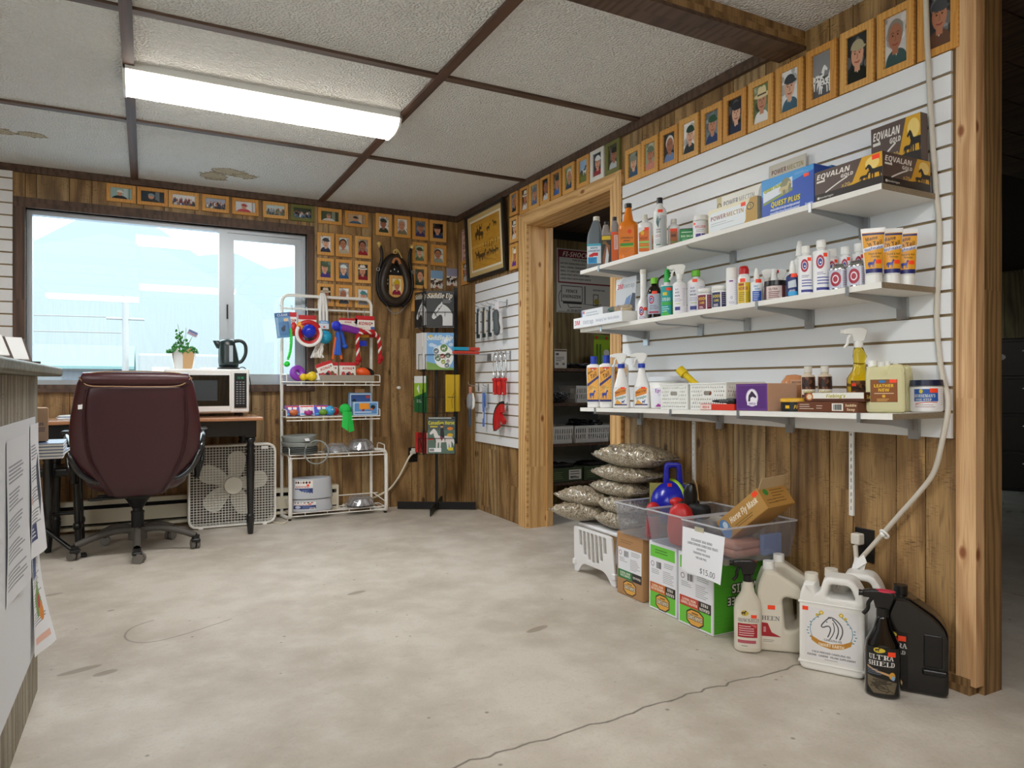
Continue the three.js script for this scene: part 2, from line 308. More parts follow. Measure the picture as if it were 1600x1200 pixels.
{
  const w = struct('wall_right', 'brown grooved wood panelling wall with the doorway');
  mesh(w, 'backing', [ext(0.007, WALL_T, 0, 2.5, -0.14, DZ[0] - 0.02), ext(0.007, WALL_T, DY + 0.02, 2.5, DZ[0] - 0.02, DZ[1] + 0.02), ext(0.007, WALL_T, 0, 2.5, DZ[1] + 0.02, 3.985)], M.gap);
  const c1 = [0, 0.205, 0.374, 0.45, 0.579, 0.75, 0.882, 1.055, 1.18], c2 = [2.175, 2.306, 2.403, 2.545, 2.652, 2.8, 3.036, 3.215, 3.341, 3.519, 3.617, 3.781, 3.882, 3.985];
  planks(w, c1, 0, H, 'z', 0, -1); planks(w, c2, 0, H, 'z', 0, -1); planks(w, [1.18, 1.3, 1.46, 1.62, 1.75, 1.93, 2.05, 2.175], DY + 0.022, H, 'z', 0, -1);
  mesh(w, 'added_nearer_wall', ext(0.0, WALL_T, 0, 2.5, 5.1, 7.8), M.panel[1]); mesh(w, 'header', ext(0.0, WALL_T, 2.28, 2.5, 3.985, 5.1), M.oak);  // unseen wall stretch, drawn in to hold light back from the next room
}
{ const w = struct('wall_left', 'plain wood wall behind the counter with a side window'); mesh(w, 'panel', [ext(-4.84, -4.7, 0, 0.95, -0.14, 7.8), ext(-4.84, -4.7, 2.1, 2.5, -0.14, 7.8), ext(-4.84, -4.7, 0.95, 2.1, -0.14, 3.3), ext(-4.84, -4.7, 0.95, 2.1, 5.5, 7.8)], M.panel[2]); mesh(w, 'window_frame', [ext(-4.8, -4.74, 0.95, 2.1, 4.38, 4.43), ext(-4.8, -4.74, 0.95, 1.0, 3.3, 5.5), ext(-4.8, -4.74, 2.05, 2.1, 3.3, 5.5), ext(-4.8, -4.74, 1, 2.05, 3.3, 3.35), ext(-4.8, -4.74, 1, 2.05, 5.45, 5.5)], M.white); mesh(w, 'pane', ext(-4.772, -4.768, 1.0, 2.05, 3.35, 5.45), M.glass); }
{ const w = struct('wall_front', 'wood wall opposite the window'); mesh(w, 'panel', ext(-4.84, 7.3, 0, 2.6, 7.7, 7.84), M.panel[0]); }
// doorway: casing boards, jambs and header
{
  const t = struct('trim_1', 'knotty pine casing and jambs round the doorway');
  const z0 = 1.092, z1 = 2.25, yt = 2.1;
  const left = slab([[-z0, 0], [-z0, yt], [-DZ[0], DY], [-DZ[0], 0]], 0.02, 0.002), right = slab([[-DZ[1], 0], [-DZ[1], DY], [-z1, yt], [-z1, 0]], 0.02, 0.002), top = slab([[-z0, yt], [-z1, yt], [-DZ[1], DY], [-DZ[0], DY]], 0.02, 0.002);
  for (const [n, g] of [['casing_board', left], ['casing_board', right]]) { g.rotateY(PI / 2); g.translate(-0.01, 0, 0); mesh(t, n, g, M.pine); }
  { const g = swapUV(top); g.rotateY(PI / 2); g.translate(-0.01, 0, 0); mesh(t, 'casing_board', g, M.pine); }
  mesh(t, 'jamb', ext(-0.002, WALL_T + 0.01, 0, DY, DZ[0] - 0.02, DZ[0], 0.06, 0.6), M.pine); mesh(t, 'jamb', ext(-0.002, WALL_T + 0.01, 0, DY, DZ[1], DZ[1] + 0.02, 0.3, 0.2), M.pine);
  { const g = swapUV(bx(DZ[1] - DZ[0], 0.02, WALL_T + 0.012)); place(g, WALL_T / 2 + 0.004, DY + 0.01, (DZ[0] + DZ[1]) / 2, 0, PI / 2); mesh(t, 'head_jamb', g, M.pine); }
  mesh(t, 'stop_strip', ext(0.13, 0.145, 0.0, DY, DZ[0], DZ[0] + 0.012, 0.02, 0.9), M.pine);
}
// post that ends the side wall
{
  const t = struct('trim_2', 'square timber post ending the slat wall');
  mesh(t, 'face_board', ext(-0.012, 0.028, 0.03, 2.5, 3.986, 4.046, 0.06, 0.35), M.cedar); mesh(t, 'side_board', ext(0.028, 0.122, 0, 2.5, 3.99, 4.049, 0.03, 0), M.oak);
  mesh(t, 'edge_strip', ext(-0.004, 0.012, 0.79, 2.5, 3.972, 3.986), M.oak); mesh(t, 'base_block', ext(-0.016, 0.02, 0, 0.05, 3.96, 4.03), M.oak);
}
// ceiling: panels, strips, edge trim, beam
{
  const c = struct('ceiling', 'textured white ceiling panels divided by brown strips');
  mesh(c, 'deck', ext(-4.84, 7.3, H + 0.03, 2.62, -0.14, 7.84), M.gap);
  const xs = [-4.7, -3.544, -2.324, -1.104, 0.0], zs = [0, 1.176, 2.396, 3.29, 3.41, 4.63, 5.85, 7.07, 7.7];
  const stained = [mat(0xffffff, 0.8, 0, { map: ceilStained([[0.46, 0.31, 0.09, 0.1], [0.54, 0.45, 0.11, 0.07], [0.64, 0.40, 0.08, 0.06]]), bumpMap: ceilBump, bumpScale: 0.011 }), mat(0xffffff, 0.8, 0, { map: ceilStained([[0.6, 0.66, 0.06, 0.05], [0.73, 0.67, 0.07, 0.05]]), bumpMap: ceilBump, bumpScale: 0.011 })];
  for (let i = 0; i < 4; i++) for (let j = 0; j < 8; j++) {
    if (j === 3) continue;
    const g = bx(xs[i + 1] - xs[i], 0.03, zs[j + 1] - zs[j], 0, 0, 0, 0, 0, 0, j === 0 && (i === 2 || i === 1) ? (xs[i + 1] - xs[i]) / 2 : rr(0, 3), j === 0 && (i === 2 || i === 1) ? (zs[1] - zs[0]) / 2 : rr(0, 3));
    g.translate((xs[i] + xs[i + 1]) / 2, H + 0.015, (zs[j] + zs[j + 1]) / 2);
    mesh(c, 'ceiling_panel', g, j === 0 && i === 2 ? stained[0] : j === 0 && i === 1 ? stained[1] : M.tile);
  }
  for (const x of xs.slice(1, 4)) { mesh(c, 'strip', ext(x - 0.022, x + 0.022, H - 0.014, H, 0, 3.29, rr(0, 1), 0), M.strip); mesh(c, 'strip', ext(x - 0.022, x + 0.022, H - 0.014, H, 3.41, 7.7), M.strip); }
  for (const z of [1.176, 2.396, 4.63, 5.85, 7.07]) for (let i = 0; i < 4; i++) mesh(c, 'strip', swapUV(ext(xs[i] + 0.022, xs[i + 1] - 0.022, H - 0.012, H, z - 0.02, z + 0.02, rr(0, 1), rr(0, 1))), M.brown);
  mesh(c, 'edge_trim', ext(-4.7, 0, H - 0.045, H, 0, 0.022), M.brown); mesh(c, 'edge_trim', ext(-0.022, 0, H - 0.045, H, 0.022, 3.29), M.brown);
  mesh(c, 'beam', ext(-4.7, 0, 2.262, H, 3.29, 3.41), M.panel[3]); mesh(c, 'beam_trim', ext(-4.7, 0, 2.248, 2.262, 3.285, 3.415), M.brown);
}
// the big window
{
  const w = struct('window_1', 'wide aluminium window with fixed pane and narrow sliding sash in brown casing');
  const [a, b] = WX, [y0, y1] = WY;
  mesh(w, 'casing_board', ext(-2.985, -1.154, y1 - 0.002, 2.122, 0, 0.02), M.brown); mesh(w, 'casing_board', ext(-2.985, a + 0.002, 0.905, y1, 0, 0.02), M.brown); mesh(w, 'casing_board', ext(b - 0.002, -1.154, 0.905, y1, 0, 0.02), M.brown);
  mesh(w, 'sill', ext(-2.985, -1.154, 0.905, y0, 0, 0.035), M.brown);
  mesh(w, 'reveal', [ext(a - 0.001, b, y1, y1 + 0.006, -0.135, 0), ext(a - 0.006, a, y0, y1, -0.135, 0), ext(b, b + 0.006, y0, y1, -0.135, 0), ext(a, b, y0 - 0.006, y0, -0.135, 0.0)], M.white);
  const f = 0.03, fr = (x0, x1, Y0, Y1, t, z0, z1) => [ext(x0, x1, Y1 - t, Y1, z0, z1), ext(x0, x1, Y0, Y0 + t, z0, z1), ext(x0, x0 + t, Y0 + t, Y1 - t, z0, z1), ext(x1 - t, x1, Y0 + t, Y1 - t, z0, z1)];
  mesh(w, 'frame', fr(a, b, y0, y1, f, -0.11, -0.05), M.alum); mesh(w, 'mullion', ext(-1.80, -1.745, y0 + f, y1 - f, -0.11, -0.045), M.alum);
  mesh(w, 'sash', fr(-1.745, b - f, y0 + f, y1 - f, 0.045, -0.095, -0.062), M.alum);
  mesh(w, 'pane', ext(a + f, -1.80, y0 + f, y1 - f, -0.083, -0.08), M.glass); mesh(w, 'pane', ext(-1.70, b - f - 0.045, y0 + f + 0.045, y1 - f - 0.045, -0.083, -0.08), M.glass);
  mesh(w, 'latch', ext(-1.752, -1.742, 1.42, 1.52, -0.05, -0.03), M.darkMetal);
}
// slat panels
function slatWall(label, u0, u1, y0, y1, first, axis) {
  const t = thing('slat_panel', label, 'slat panel');
  const box = (d0, d1, Y0, Y1) => (axis === 'z' ? ext(-d1, -d0, Y0, Y1, u0, u1) : ext(u0, u1, Y0, Y1, d0, d1));
  mesh(t, 'backing', box(0.001, 0.009, y0, y1), M.slot);
  const g = [y1]; for (let y = first; y > y0 + 0.01; y -= 0.0762) g.push(y); g.push(y0);
  for (let i = 0; i + 1 < g.length; i++) mesh(t, 'slat', box(0.008, 0.019, g[i + 1] + (i + 2 < g.length ? 0.0048 : 0), g[i] - (i ? 0.0048 : 0)), M.slat);
  return t;
}
slatWall('large white slat panel carrying three product shelves', 2.262, 3.975, 0.788, 2.006, 1.938, 'z');
slatWall('small white slat panel with hanging grooming tools beside doorway', 0.388, 1.09, 0.522, 1.722, 1.655, 'z');
slatWall('white slat panel beside the big window over the counter', -4.4, -2.988, 0.8, 2.275, 2.229, 'x');
// baseboard heater
{
  const t = thing('baseboard_heater', 'long white electric baseboard heater under the window', 'heater', [0, 0, 0]);
  mesh(t, 'housing', [ext(-2.95, -1.0, 0.025, 0.045, 0.002, 0.06), ext(-2.95, -1.0, 0.18, 0.21, 0.002, 0.06), ext(-2.95, -1.0, 0.025, 0.21, 0.002, 0.012)], M.cream); mesh(t, 'front_cover', ext(-2.95, -1.0, 0.065, 0.155, 0.06, 0.066), M.cream);
  mesh(t, 'slot_shade_strip', ext(-2.94, -1.01, 0.05, 0.175, 0.012, 0.03), M.blackMatte); for (const x of [-2.955, -0.995]) mesh(t, 'end_cap', ext(x - 0.008, x + 0.008, 0.02, 0.212, 0.002, 0.068), M.cream);  // black strip behind the cover coloured in as the shade of its slots
}
// closet beyond the doorway
const CX = 1.75, CZ0 = 0.42, CZ1 = 2.75;
{
  const w = struct('wall_closet', 'olive wood panelling inside the storeroom');
  mesh(w, 'backing', [ext(WALL_T, CX, 0, 2.4, CZ0 - 0.1, CZ0 - 0.007), ext(CX, CX + 0.1, 0, 2.4, CZ0 - 0.1, CZ1 + 0.1), ext(WALL_T, CX, 0, 2.4, CZ1, CZ1 + 0.1)], M.gap);
  planks(w, [WALL_T, 0.33, 0.52, 0.7, 0.82, 1.0, 1.2, 1.38, 1.56, CX], 0, 2.3, 'x', CZ0, 1, M.olive); planks(w, [CZ0, 0.6, 0.8, 1.0, 1.2, 1.4, 1.6, 1.8, 2.0, 2.2, 2.4, 2.6, CZ1], 0, 2.3, 'z', CX - 0.007, -1, M.olive);
  const c = struct('ceiling', 'dark board ceiling of the storeroom'); for (let i = 0; i < 8; i++) mesh(c, 'plank', ext(WALL_T + i * 0.197, WALL_T + (i + 1) * 0.197 - 0.004, 2.2, 2.225, CZ0, CZ1, i), M.brown);
  mesh(c, 'edge_trim', ext(WALL_T, CX, 2.13, 2.2, CZ0, CZ0 + 0.02), M.blackMatte);
}
// dark room past the post
{
  const w = struct('wall_far', 'dark panelled walls of the unlit room past the post');
  mesh(w, 'backing', [ext(7.2, 7.3, 0, 2.6, -0.5, 7.8), ext(CX, 7.2, 0, 2.6, -0.5, -0.4)], M.gap);
  planks(w, Array.from({ length: 40 }, (_, i) => 0.2 + i * 0.19), 0, 2.5, 'z', 7.19, 1, M.olive);
  const c = struct('ceiling', 'dark board ceiling of the unlit room'); for (let i = 0; i < 22; i++) mesh(c, 'plank', ext(WALL_T, 7.2, 2.28, 2.3, 2.8 + i * 0.22, 2.8 + i * 0.22 + 0.212), M.brown);
}

// ---------------------------------------------------------------- outside the window
{
  const g = struct('ground_outside', 'pale gravel yard outside the window'); mesh(g, 'yard', ext(-400, 400, -1.4, -0.6, -900, -0.2), mat(col(0).setRGB(0.20, 0.225, 0.255), 0.9));
  const hill = struct('mountains_outside', 'hazy mountain slopes far outside the window');
  const ridge = (z, base, amp, sd, m) => { const P = [[-1600, -10]]; for (let i = 0; i <= 60; i++) { const x = -1600 + i * 60; P.push([x, base + amp * fbm(x * 0.0026 + sd, sd, 5) + 80 * Math.exp(-Math.pow((x + 60) / 160, 2))]); } P.push([2060, -10]); const q = slab(P, 300, 0); q.translate(0, 0, z); mesh(hill, 'mountain', q, m); };
  ridge(-1500, 225, 90, 3.7, mat(col(0).setRGB(0.17, 0.20, 0.215), 1)); ridge(-1050, 80, 60, 9.1, mat(col(0).setRGB(0.185, 0.21, 0.21), 1));
  const b = thing('shed_outside', 'low white shed with teal metal roof seen through the window', 'shed');
  mesh(b, 'wall', ext(-20, -3.2, -0.6, 1.9, -36, -30), mat(col(0).setRGB(0.21, 0.21, 0.21), 0.9)); mesh(b, 'roof', slab([[-29.4, 1.72], [-32.4, 2.75], [-36.4, 1.72], [-36.4, 1.6], [-32.4, 2.63], [-29.4, 1.6]], 17.4).rotateY(-PI / 2).translate(-11.4, 0, 0), mat(col(0).setRGB(0.09, 0.165, 0.165), 0.7));
  mesh(b, 'door', ext(-5.4, -4.2, -0.6, 1.5, -30.02, -29.96), mat(col(0).setRGB(0.12, 0.13, 0.145), 0.7)); mesh(b, 'corner_trim', ext(-3.5, -3.15, -0.6, 1.6, -30.1, -29.9), mat(col(0).setRGB(0.05, 0.1, 0.16), 0.7));
  const p = thing('utility_pole_outside', 'pale utility pole standing in the yard outside', 'pole'); mesh(p, 'pole', rod([-2.95, -0.6, -26], [-2.95, 4.4, -26], 0.12), mat(col(0).setRGB(0.21, 0.21, 0.21), 0.9)); mesh(p, 'crossarm', rod([-3.6, 3.5, -26], [-2.3, 3.5, -26], 0.05), mat(col(0).setRGB(0.21, 0.21, 0.21), 0.9));
  for (const [x, w, l] of [[-1.75, 1.5, 'white boxy trailer parked outside beside the pole'], [-0.1, 1.2, 'white boxy trailer parked outside behind the kettle']]) { const t = thing('trailer_outside', l, 'trailer', [x, -0.6, -25]); mesh(t, 'body', rb(w, 2.3, 1.6, 0.1, 0, 1.55, 0), mat(col(0).setRGB(0.18, 0.19, 0.19), 0.7)); mesh(t, 'window', ext(-0.3, 0.3, 1.7, 2.2, 0.8, 0.81), mat(0x8f989e, 0.3)); for (const s of [-0.45, 0.45]) mesh(t, 'wheel', cy(0.36, 0.36, 0.24, s, 0.36, 0.7, PI / 2), M.blackMatte); }
  for (let k = 0; k < 2; k++) { const t = thing('power_line_outside', k ? 'lower power wire sagging outside above the shed' : 'upper power wire sagging outside above the shed', 'wire'); mesh(t, 'wire', tb([[-40, 4.1 - k * 0.5, -27], [-20, 3.4 - k * 0.5, -26.5], [-3.6 + k * 0.5, 3.55 - k * 0.6, -26]], 0.025, false, 20, 5), mat(col(0).setRGB(0.17, 0.17, 0.17), 0.8)); }
}
// ---------------------------------------------------------------- ceiling lamps
function lamp(x, z, label) {
  const t = thing('ceiling_lamp', label, 'ceiling lamp', [x, H, z]);
  mesh(t, 'tray', [bx(1.23, 0.028, 0.27, 0, -0.014, 0), ...[-1, 1].map((s) => slab([[-0.135, 0], [0.135, 0], [0.135, -0.03], [0.115, -0.062, 0.03], [0.06, -0.082, 0.03], [-0.06, -0.082, 0.03], [-0.115, -0.062, 0.03], [-0.135, -0.03]], 0.012, 0.002).rotateY(PI / 2).translate(s * 0.609, -0.002, 0))], M.white);
  const lens = slab([[-0.128, -0.026], [0.128, -0.026], [0.112, -0.058, 0.03], [0.058, -0.08, 0.03], [-0.058, -0.08, 0.03], [-0.112, -0.058, 0.03]], 1.2, 0).rotateY(PI / 2);
  mesh(t, 'lens', lens, mat(0xffffff, 0.4, 0, { emissive: new THREE.Color(0xfff6ea), emissiveIntensity: 8 }), 'glowing white ribbed diffuser');
  const l = new THREE.RectAreaLight(LAMP_COLOR, LAMP_NITS, 1.18, 0.22); l.position.set(0, -0.088, 0); l.rotation.x = -PI / 2; l.name = 'tube_light'; t.add(l);
}
function addedLampSmall(x, y, z, label) {
  const t = thing('ceiling_lamp', label, 'ceiling lamp', [x, y, z]); mesh(t, 'tray', bx(0.62, 0.03, 0.12, 0, -0.005, 0), M.white);
  mesh(t, 'lens', rb(0.6, 0.04, 0.1, 0.018, 0, -0.035, 0), mat(0xffffff, 0.4, 0, { emissive: new THREE.Color(0xf4f6ff), emissiveIntensity: 3 })); const l = new THREE.RectAreaLight(0xeaf2ff, 22, 0.58, 0.09); l.position.set(0, -0.058, 0); l.rotation.x = -PI / 2; t.add(l);
}
lamp(-1.732, 1.775, 'long white fluorescent ceiling lamp glowing by the window end');
lamp(-1.732, 5.24, 'white fluorescent ceiling lamp past the ceiling beam');
lamp(-2.95, 6.9, 'white fluorescent ceiling lamp by the front wall');
addedLampSmall(0.8, 2.18, 1.75, 'short white ceiling lamp added out of view in the storeroom');  // unseen lamp, added to brighten the storeroom shelves
lamp(-4.0, 4.02, 'white fluorescent ceiling lamp over the counter');

// ---------------------------------------------------------------- counter
{
  const t = thing('shop_counter', 'grey weathered wood shop counter with laminate top and papers', 'counter');
  mesh(t, 'carcass', ext(-3.12, -2.568, 0.02, 0.98, 2.67, 5.0), M.blackMatte);
  let z = 2.66; while (z < 5.0) { const w = rr(0.075, 0.12); mesh(t, 'plank', ext(-2.57, -2.56, 0.0, 0.982, z, Math.min(5, z + w - 0.003), rr(0, 2), rr(0, 2)), M.grey); z += w; }
  mesh(t, 'end_panel', ext(-3.12, -2.56, 0, 0.982, 2.652, 2.66), M.grey);
  mesh(t, 'countertop', rb(0.68, 0.03, 2.44, 0.008, -2.84, 0.998, 3.79), mat(0xb9bcae, 0.45, 0, { map: greyTex }));
  mesh(t, 'inner_shelf', ext(-3.1, -2.62, 0.69, 0.705, 2.3, 2.66), M.blackMatte); mesh(t, 'shelf_support', ext(-3.1, -3.08, 0.0, 0.69, 2.3, 2.66), M.blackMatte);
}
const flyer = (seed0, o = {}) => prints.cell(150, 210, (g, w, h) => {
  ink(g, w, h, o.bg || '#eef0f4'); if (o.head) txt(g, o.head, '#2a2a30', 15, w / 2, 16, { max: w - 12 });
  for (let k = 0; k < (o.n || 4); k++) lines(g, '#6a6e78', 14, 34 + k * 34, w - 40, 5, 5, 1.6);
  if (o.box) { rect(g, '#2b3d70', 12, h - 52, 62, 26); lines(g, '#fff', 17, h - 46, 48, 3, 6, 2); } if (o.pic) { poly(g, '#3d4656', [[w - 50, 70], [w - 16, 50], [w - 10, 120], [w - 34, 150]]); disc(g, '#b9463a', 28, 120, 7); }
  if (o.colour) { rect(g, '#2f4f86', 10, 12, 60, 60); poly(g, '#6a9a4c', [[30, 110], [80, 80], [110, 130], [60, 150]]); disc(g, '#e0862a', 92, 140, 18); disc(g, '#b53526', 80, 120, 14); rect(g, '#e8b9a8', 20, h - 30, w - 50, 12); }
});
function sheetOn(label, z0, z1, y0, y1, cell, curl = 0) { // paper taped to the counter face, lower end may curl out
  const t = thing('paper_sheet', label, 'paper', [-2.556, 0, 0]); const w = z1 - z0, h = y1 - y0, g = new THREE.PlaneGeometry(w, h, 6, 12), p = g.attributes.position;
  cellUV(g, cell); for (let i = 0; i < p.count; i++) { const f = (h / 2 - p.getY(i)) / h, e = (p.getX(i) + w / 2) / w; p.setZ(i, curl * f * f * (0.3 + e) + 0.004 * Math.sin(e * 5 + f * 4) * f); }
  g.computeVertexNormals(); place(g, 0.002, (y0 + y1) / 2, (z0 + z1) / 2, 0, PI / 2); mesh(t, 'sheet', g, printMat.clone()).material.side = THREE.DoubleSide;
}
{
  const plain = prints.cell(60, 60, (g, w, h) => ink(g, w, h, '#e4e8ee'));
  const wb = thing('poster_board', 'blank white poster board covering the counter front', 'board'); mesh(wb, 'board', ext(-2.559, -2.556, 0.15, 0.86, 2.735, 3.9), mat(0xe2e6ec, 0.5));
  sheetOn('pamphlet with diagram text and blue box hanging on the counter corner', 2.685, 2.86, 0.45, 0.84, flyer(1, { box: 1, pic: 1, n: 4 }), 0.016);
  sheetOn('curling leaflet with coloured picture low on the counter corner', 2.68, 2.83, 0.16, 0.5, flyer(2, { colour: 1, n: 0 }), 0.035);
  sheetOn('sheet of handwritten notes taped to the poster board', 2.93, 3.25, 0.42, 0.82, flyer(3, { n: 5, bg: '#e6e9ef' }), 0.008);
}
for (const [x, z, tilt, l] of [[-2.62, 2.78, 0.9, 'brown card holder with leaning white card at the counter end'], [-2.64, 2.98, 1.0, 'brown card holder with leaning white cards behind the end one']]) {
  const t = thing('card_holder', l, 'card holder', [x, 1.013, z], R(20)); mesh(t, 'base', bx(0.13, 0.012, 0.16, 0, 0.006, 0), M.brown); mesh(t, 'back_rest', bx(0.12, 0.12, 0.006, 0, 0.045, -0.03, -tilt), M.brown); mesh(t, 'card', bx(0.1, 0.11, 0.004, 0, 0.052, -0.022, -tilt), M.paper);
}
{
  const cov = prints.cell(64, 64, (g, w, h) => { ink(g, w, h, '#7d8ea8'); rect(g, '#dfe6f2', 6, 6, 52, 18); });
  for (let k = 0; k < 5; k++) { const t = thing('brochure', ['bottom blue brochure of the stack at the counter end', 'second blue brochure from the bottom of the counter stack', 'middle blue brochure of the stack at the counter end', 'blue brochure just under the topmost in the counter stack', 'topmost blue brochure of the stack, under the tan carton'][k], 'brochure', [-2.585 + rr(-0.004, 0.004), 0.706 + k * 0.0105, 2.36 + rr(-0.004, 0.004)], rr(-0.05, 0.05), 'stacked brochures'); mesh(t, 'pages', bx(0.15, 0.007, 0.21, 0, 0.0035, 0), M.paper); mesh(t, 'cover', bx(0.152, 0.0025, 0.212, 0, 0.0085, 0), mat(0x6f83a4, 0.4)); }
  const t = thing('carton', 'small tan carton standing on the brochure stack', 'carton', [-2.6, 0.762, 2.36], R(10)); mesh(t, 'box', rb(0.07, 0.115, 0.1, 0.002, 0, 0.0575, 0), mat(0xb99a7e, 0.7));
  mesh(t, 'print', card(0.066, 0.1, prints.cell(70, 110, (g, w, h) => { ink(g, w, h, '#b99a7e'); disc(g, '#4a4260', 22, 62, 6, 12); txt(g, 'US', '#4a4260', 15, 48, 52); lines(g, '#4a4260', 34, 66, 28, 3, 6, 2.5, 0.1); }), 0, 0.0575, 0.0506), printMat);
}

// ---------------------------------------------------------------- desk and things on it
{
  const t = thing('desk', 'black desk with turned legs and brown wooden top below the window', 'desk');
  const x0 = -2.81, x1 = -1.595;
  mesh(t, 'desktop', rb(x1 - x0, 0.024, 0.56, 0.008, (x0 + x1) / 2, 0.738, 0.325), mat(0xb07a54, 0.25, 0, { clearcoat: 0.5, clearcoatRoughness: 0.15 }));
  mesh(t, 'apron', [ext(x0 + 0.06, x1 - 0.06, 0.63, 0.726, 0.545, 0.565), ext(x0 + 0.06, x1 - 0.06, 0.63, 0.726, 0.085, 0.105), ext(x0 + 0.05, x0 + 0.07, 0.63, 0.726, 0.1, 0.55), ext(x1 - 0.07, x1 - 0.05, 0.63, 0.726, 0.1, 0.55)], M.blackWood);
  const prof = [[0, 0], [0.016, 0], [0.018, 0.01], [0.022, 0.06], [0.026, 0.1], [0.022, 0.108], [0.027, 0.116], [0.022, 0.126], [0.019, 0.135], [0.021, 0.2], [0.026, 0.44], [0.027, 0.5], [0.022, 0.515], [0.03, 0.53], [0.022, 0.545], [0.028, 0.56], [0.02, 0.58], [0.03, 0.6], [0.03, 0.62], [0, 0.62]];
  for (const x of [-2.752, -1.664]) for (const z of [0.53, 0.105]) mesh(t, 'leg', [lathe(prof, 20).translate(x, 0, z), ext(x - 0.032, x + 0.032, 0.62, 0.726, z - 0.032, z + 0.032)], M.blackWood);
}
{
  const t = thing('wooden_stool', 'black wooden stool tucked under the desk', 'stool', [-2.735, 0, 0.32]);
  mesh(t, 'seat', rb(0.3, 0.05, 0.28, 0.015, 0, 0.445, 0), M.blackWood);
  for (const [sx, sz] of [[-1, -1], [1, -1], [-1, 1], [1, 1]]) mesh(t, 'leg', [rod([sx * 0.11, 0.42, sz * 0.1], [sx * 0.125, 0, sz * 0.115], 0.018, 12), sp(0.026, sx * 0.12, 0.12, sz * 0.11, 1, 1.2, 1, 12)], M.blackWood);
  mesh(t, 'rail', [rod([-0.12, 0.2, 0.107], [0.12, 0.2, 0.107], 0.01), rod([-0.118, 0.24, -0.1], [-0.118, 0.24, 0.1], 0.01), rod([0.118, 0.24, -0.1], [0.118, 0.24, 0.1], 0.01)], M.blackWood);
}
{ const t = thing('floor_pedal_bar', 'black slanting bar with foot beside the desk leg', 'bar', [-2.73, 0, 0.7], R(8)); mesh(t, 'bar', rod([-0.14, 0.27, -0.14], [0.13, 0.02, 0.05], 0.012), M.black); mesh(t, 'foot', rb(0.07, 0.022, 0.05, 0.008, 0.14, 0.011, 0.055), M.black); mesh(t, 'stay', rod([-0.14, 0.0, -0.14], [-0.14, 0.28, -0.14], 0.012), M.black); }
for (let k = 0; k < 4; k++) { const t = thing('letter', ['opened letter at the bottom of the desk paper heap', 'folded letter second from the bottom of the desk heap', 'letter third from the bottom of the desk heap', 'white letter on top of the desk paper heap'][k], 'paper', [-2.62 + k * 0.01, 0.7505 + k * 0.006, 0.3 - k * 0.01], R(10 - 14 * k)); const g = bx(0.22, 0.003, 0.15, 0, 0.002, 0, 0, 0, R(k % 2 ? 1.2 : -0.6)); mesh(t, 'page', g, k === 1 ? mat(0xcfd8ea, 0.7) : M.paper); }
{
  const t = thing('microwave', 'white microwave oven with black window on the desk', 'microwave', [-1.905, 0.751, 0.245]);
  mesh(t, 'body', rb(0.5, 0.285, 0.33, 0.012, 0, 0.1625, -0.01), M.white); for (const [a, b] of [[-1, -1], [1, -1], [-1, 1], [1, 1]]) mesh(t, 'foot', cy(0.015, 0.015, 0.02, a * 0.2, 0.01, b * 0.12), M.black);
  const d = mesh(t, 'door', rb(0.385, 0.27, 0.016, 0.006, -0.055, 0.163, 0.16), M.white); mesh(d, 'window', rb(0.355, 0.2, 0.006, 0.003, -0.05, 0.166, 0.168), mat(0x0d1114, 0.08, 0, { clearcoat: 1 })); mesh(d, 'inner_screen', bx(0.26, 0.13, 0.001, -0.075, 0.166, 0.1715), mat(0x3d4448, 0.25));
  const c = prints.cell(110, 240, (g, w, h) => { ink(g, w, h, '#121315'); rect(g, '#0c2a1e', 14, 14, w - 28, 26); txt(g, '12:05', '#36c080', 20, w / 2, 28, { f: 'monospace' }); for (let r = 0; r < 10; r++) for (let q = 0; q < 3; q++) { rect(g, '#cfd2d4', 14 + q * 30, 58 + r * 17, 20, 3); rect(g, '#7c8084', 16 + q * 30, 64 + r * 17, 14, 2); } });
  mesh(t, 'control_panel', [bx(0.075, 0.225, 0.008, 0.195, 0.166, 0.158)], M.black); mesh(t, 'keypad', card(0.07, 0.215, c, 0.195, 0.166, 0.1625), printMat, 'black keypad with green clock');
}
{
  const t = thing('kettle', 'dark grey electric kettle on the microwave', 'kettle', [-1.762, 1.057, 0.2]), K = mat(0x23302f, 0.3);
  mesh(t, 'base', lathe([[0, 0], [0.07, 0], [0.072, 0.012], [0.066, 0.018], [0, 0.018]]), M.black); mesh(t, 'body', loft([[0.018, 0.062, 0.058, 0, 0, 2], [0.05, 0.066, 0.062, 0, 0, 2], [0.11, 0.062, 0.056, -0.003, 0, 2], [0.16, 0.056, 0.05, -0.008, 0, 2], [0.185, 0.054, 0.046, -0.012, 0, 2], [0.198, 0.04, 0.035, -0.006, 0, 2]]), K);
  mesh(t, 'spout', loft([[0.14, 0.02, 0.018, -0.055, 0, 2], [0.17, 0.026, 0.018, -0.064, 0, 2], [0.192, 0.022, 0.014, -0.078, 0, 2]], 16), K); mesh(t, 'handle', tb([[0.03, 0.19, 0], [0.075, 0.195, 0], [0.105, 0.17, 0], [0.108, 0.11, 0], [0.085, 0.06, 0], [0.055, 0.045, 0]], 0.012), K);
  mesh(t, 'lid', sp(0.042, -0.004, 0.192, 0, 1, 0.35, 0.9), K); mesh(t, 'water_gauge', rb(0.024, 0.11, 0.004, 0.011, 0.01, 0.105, 0.0565, -0.08), mat(0xa8b4bc, 0.2));
  mesh(t, 'cord', tb([[0.06, 0.01, -0.03], [0.11, 0.012, -0.06], [0.15, -0.08, -0.1], [0.16, -0.29, -0.11]], 0.0035, false, 30), M.black);
}
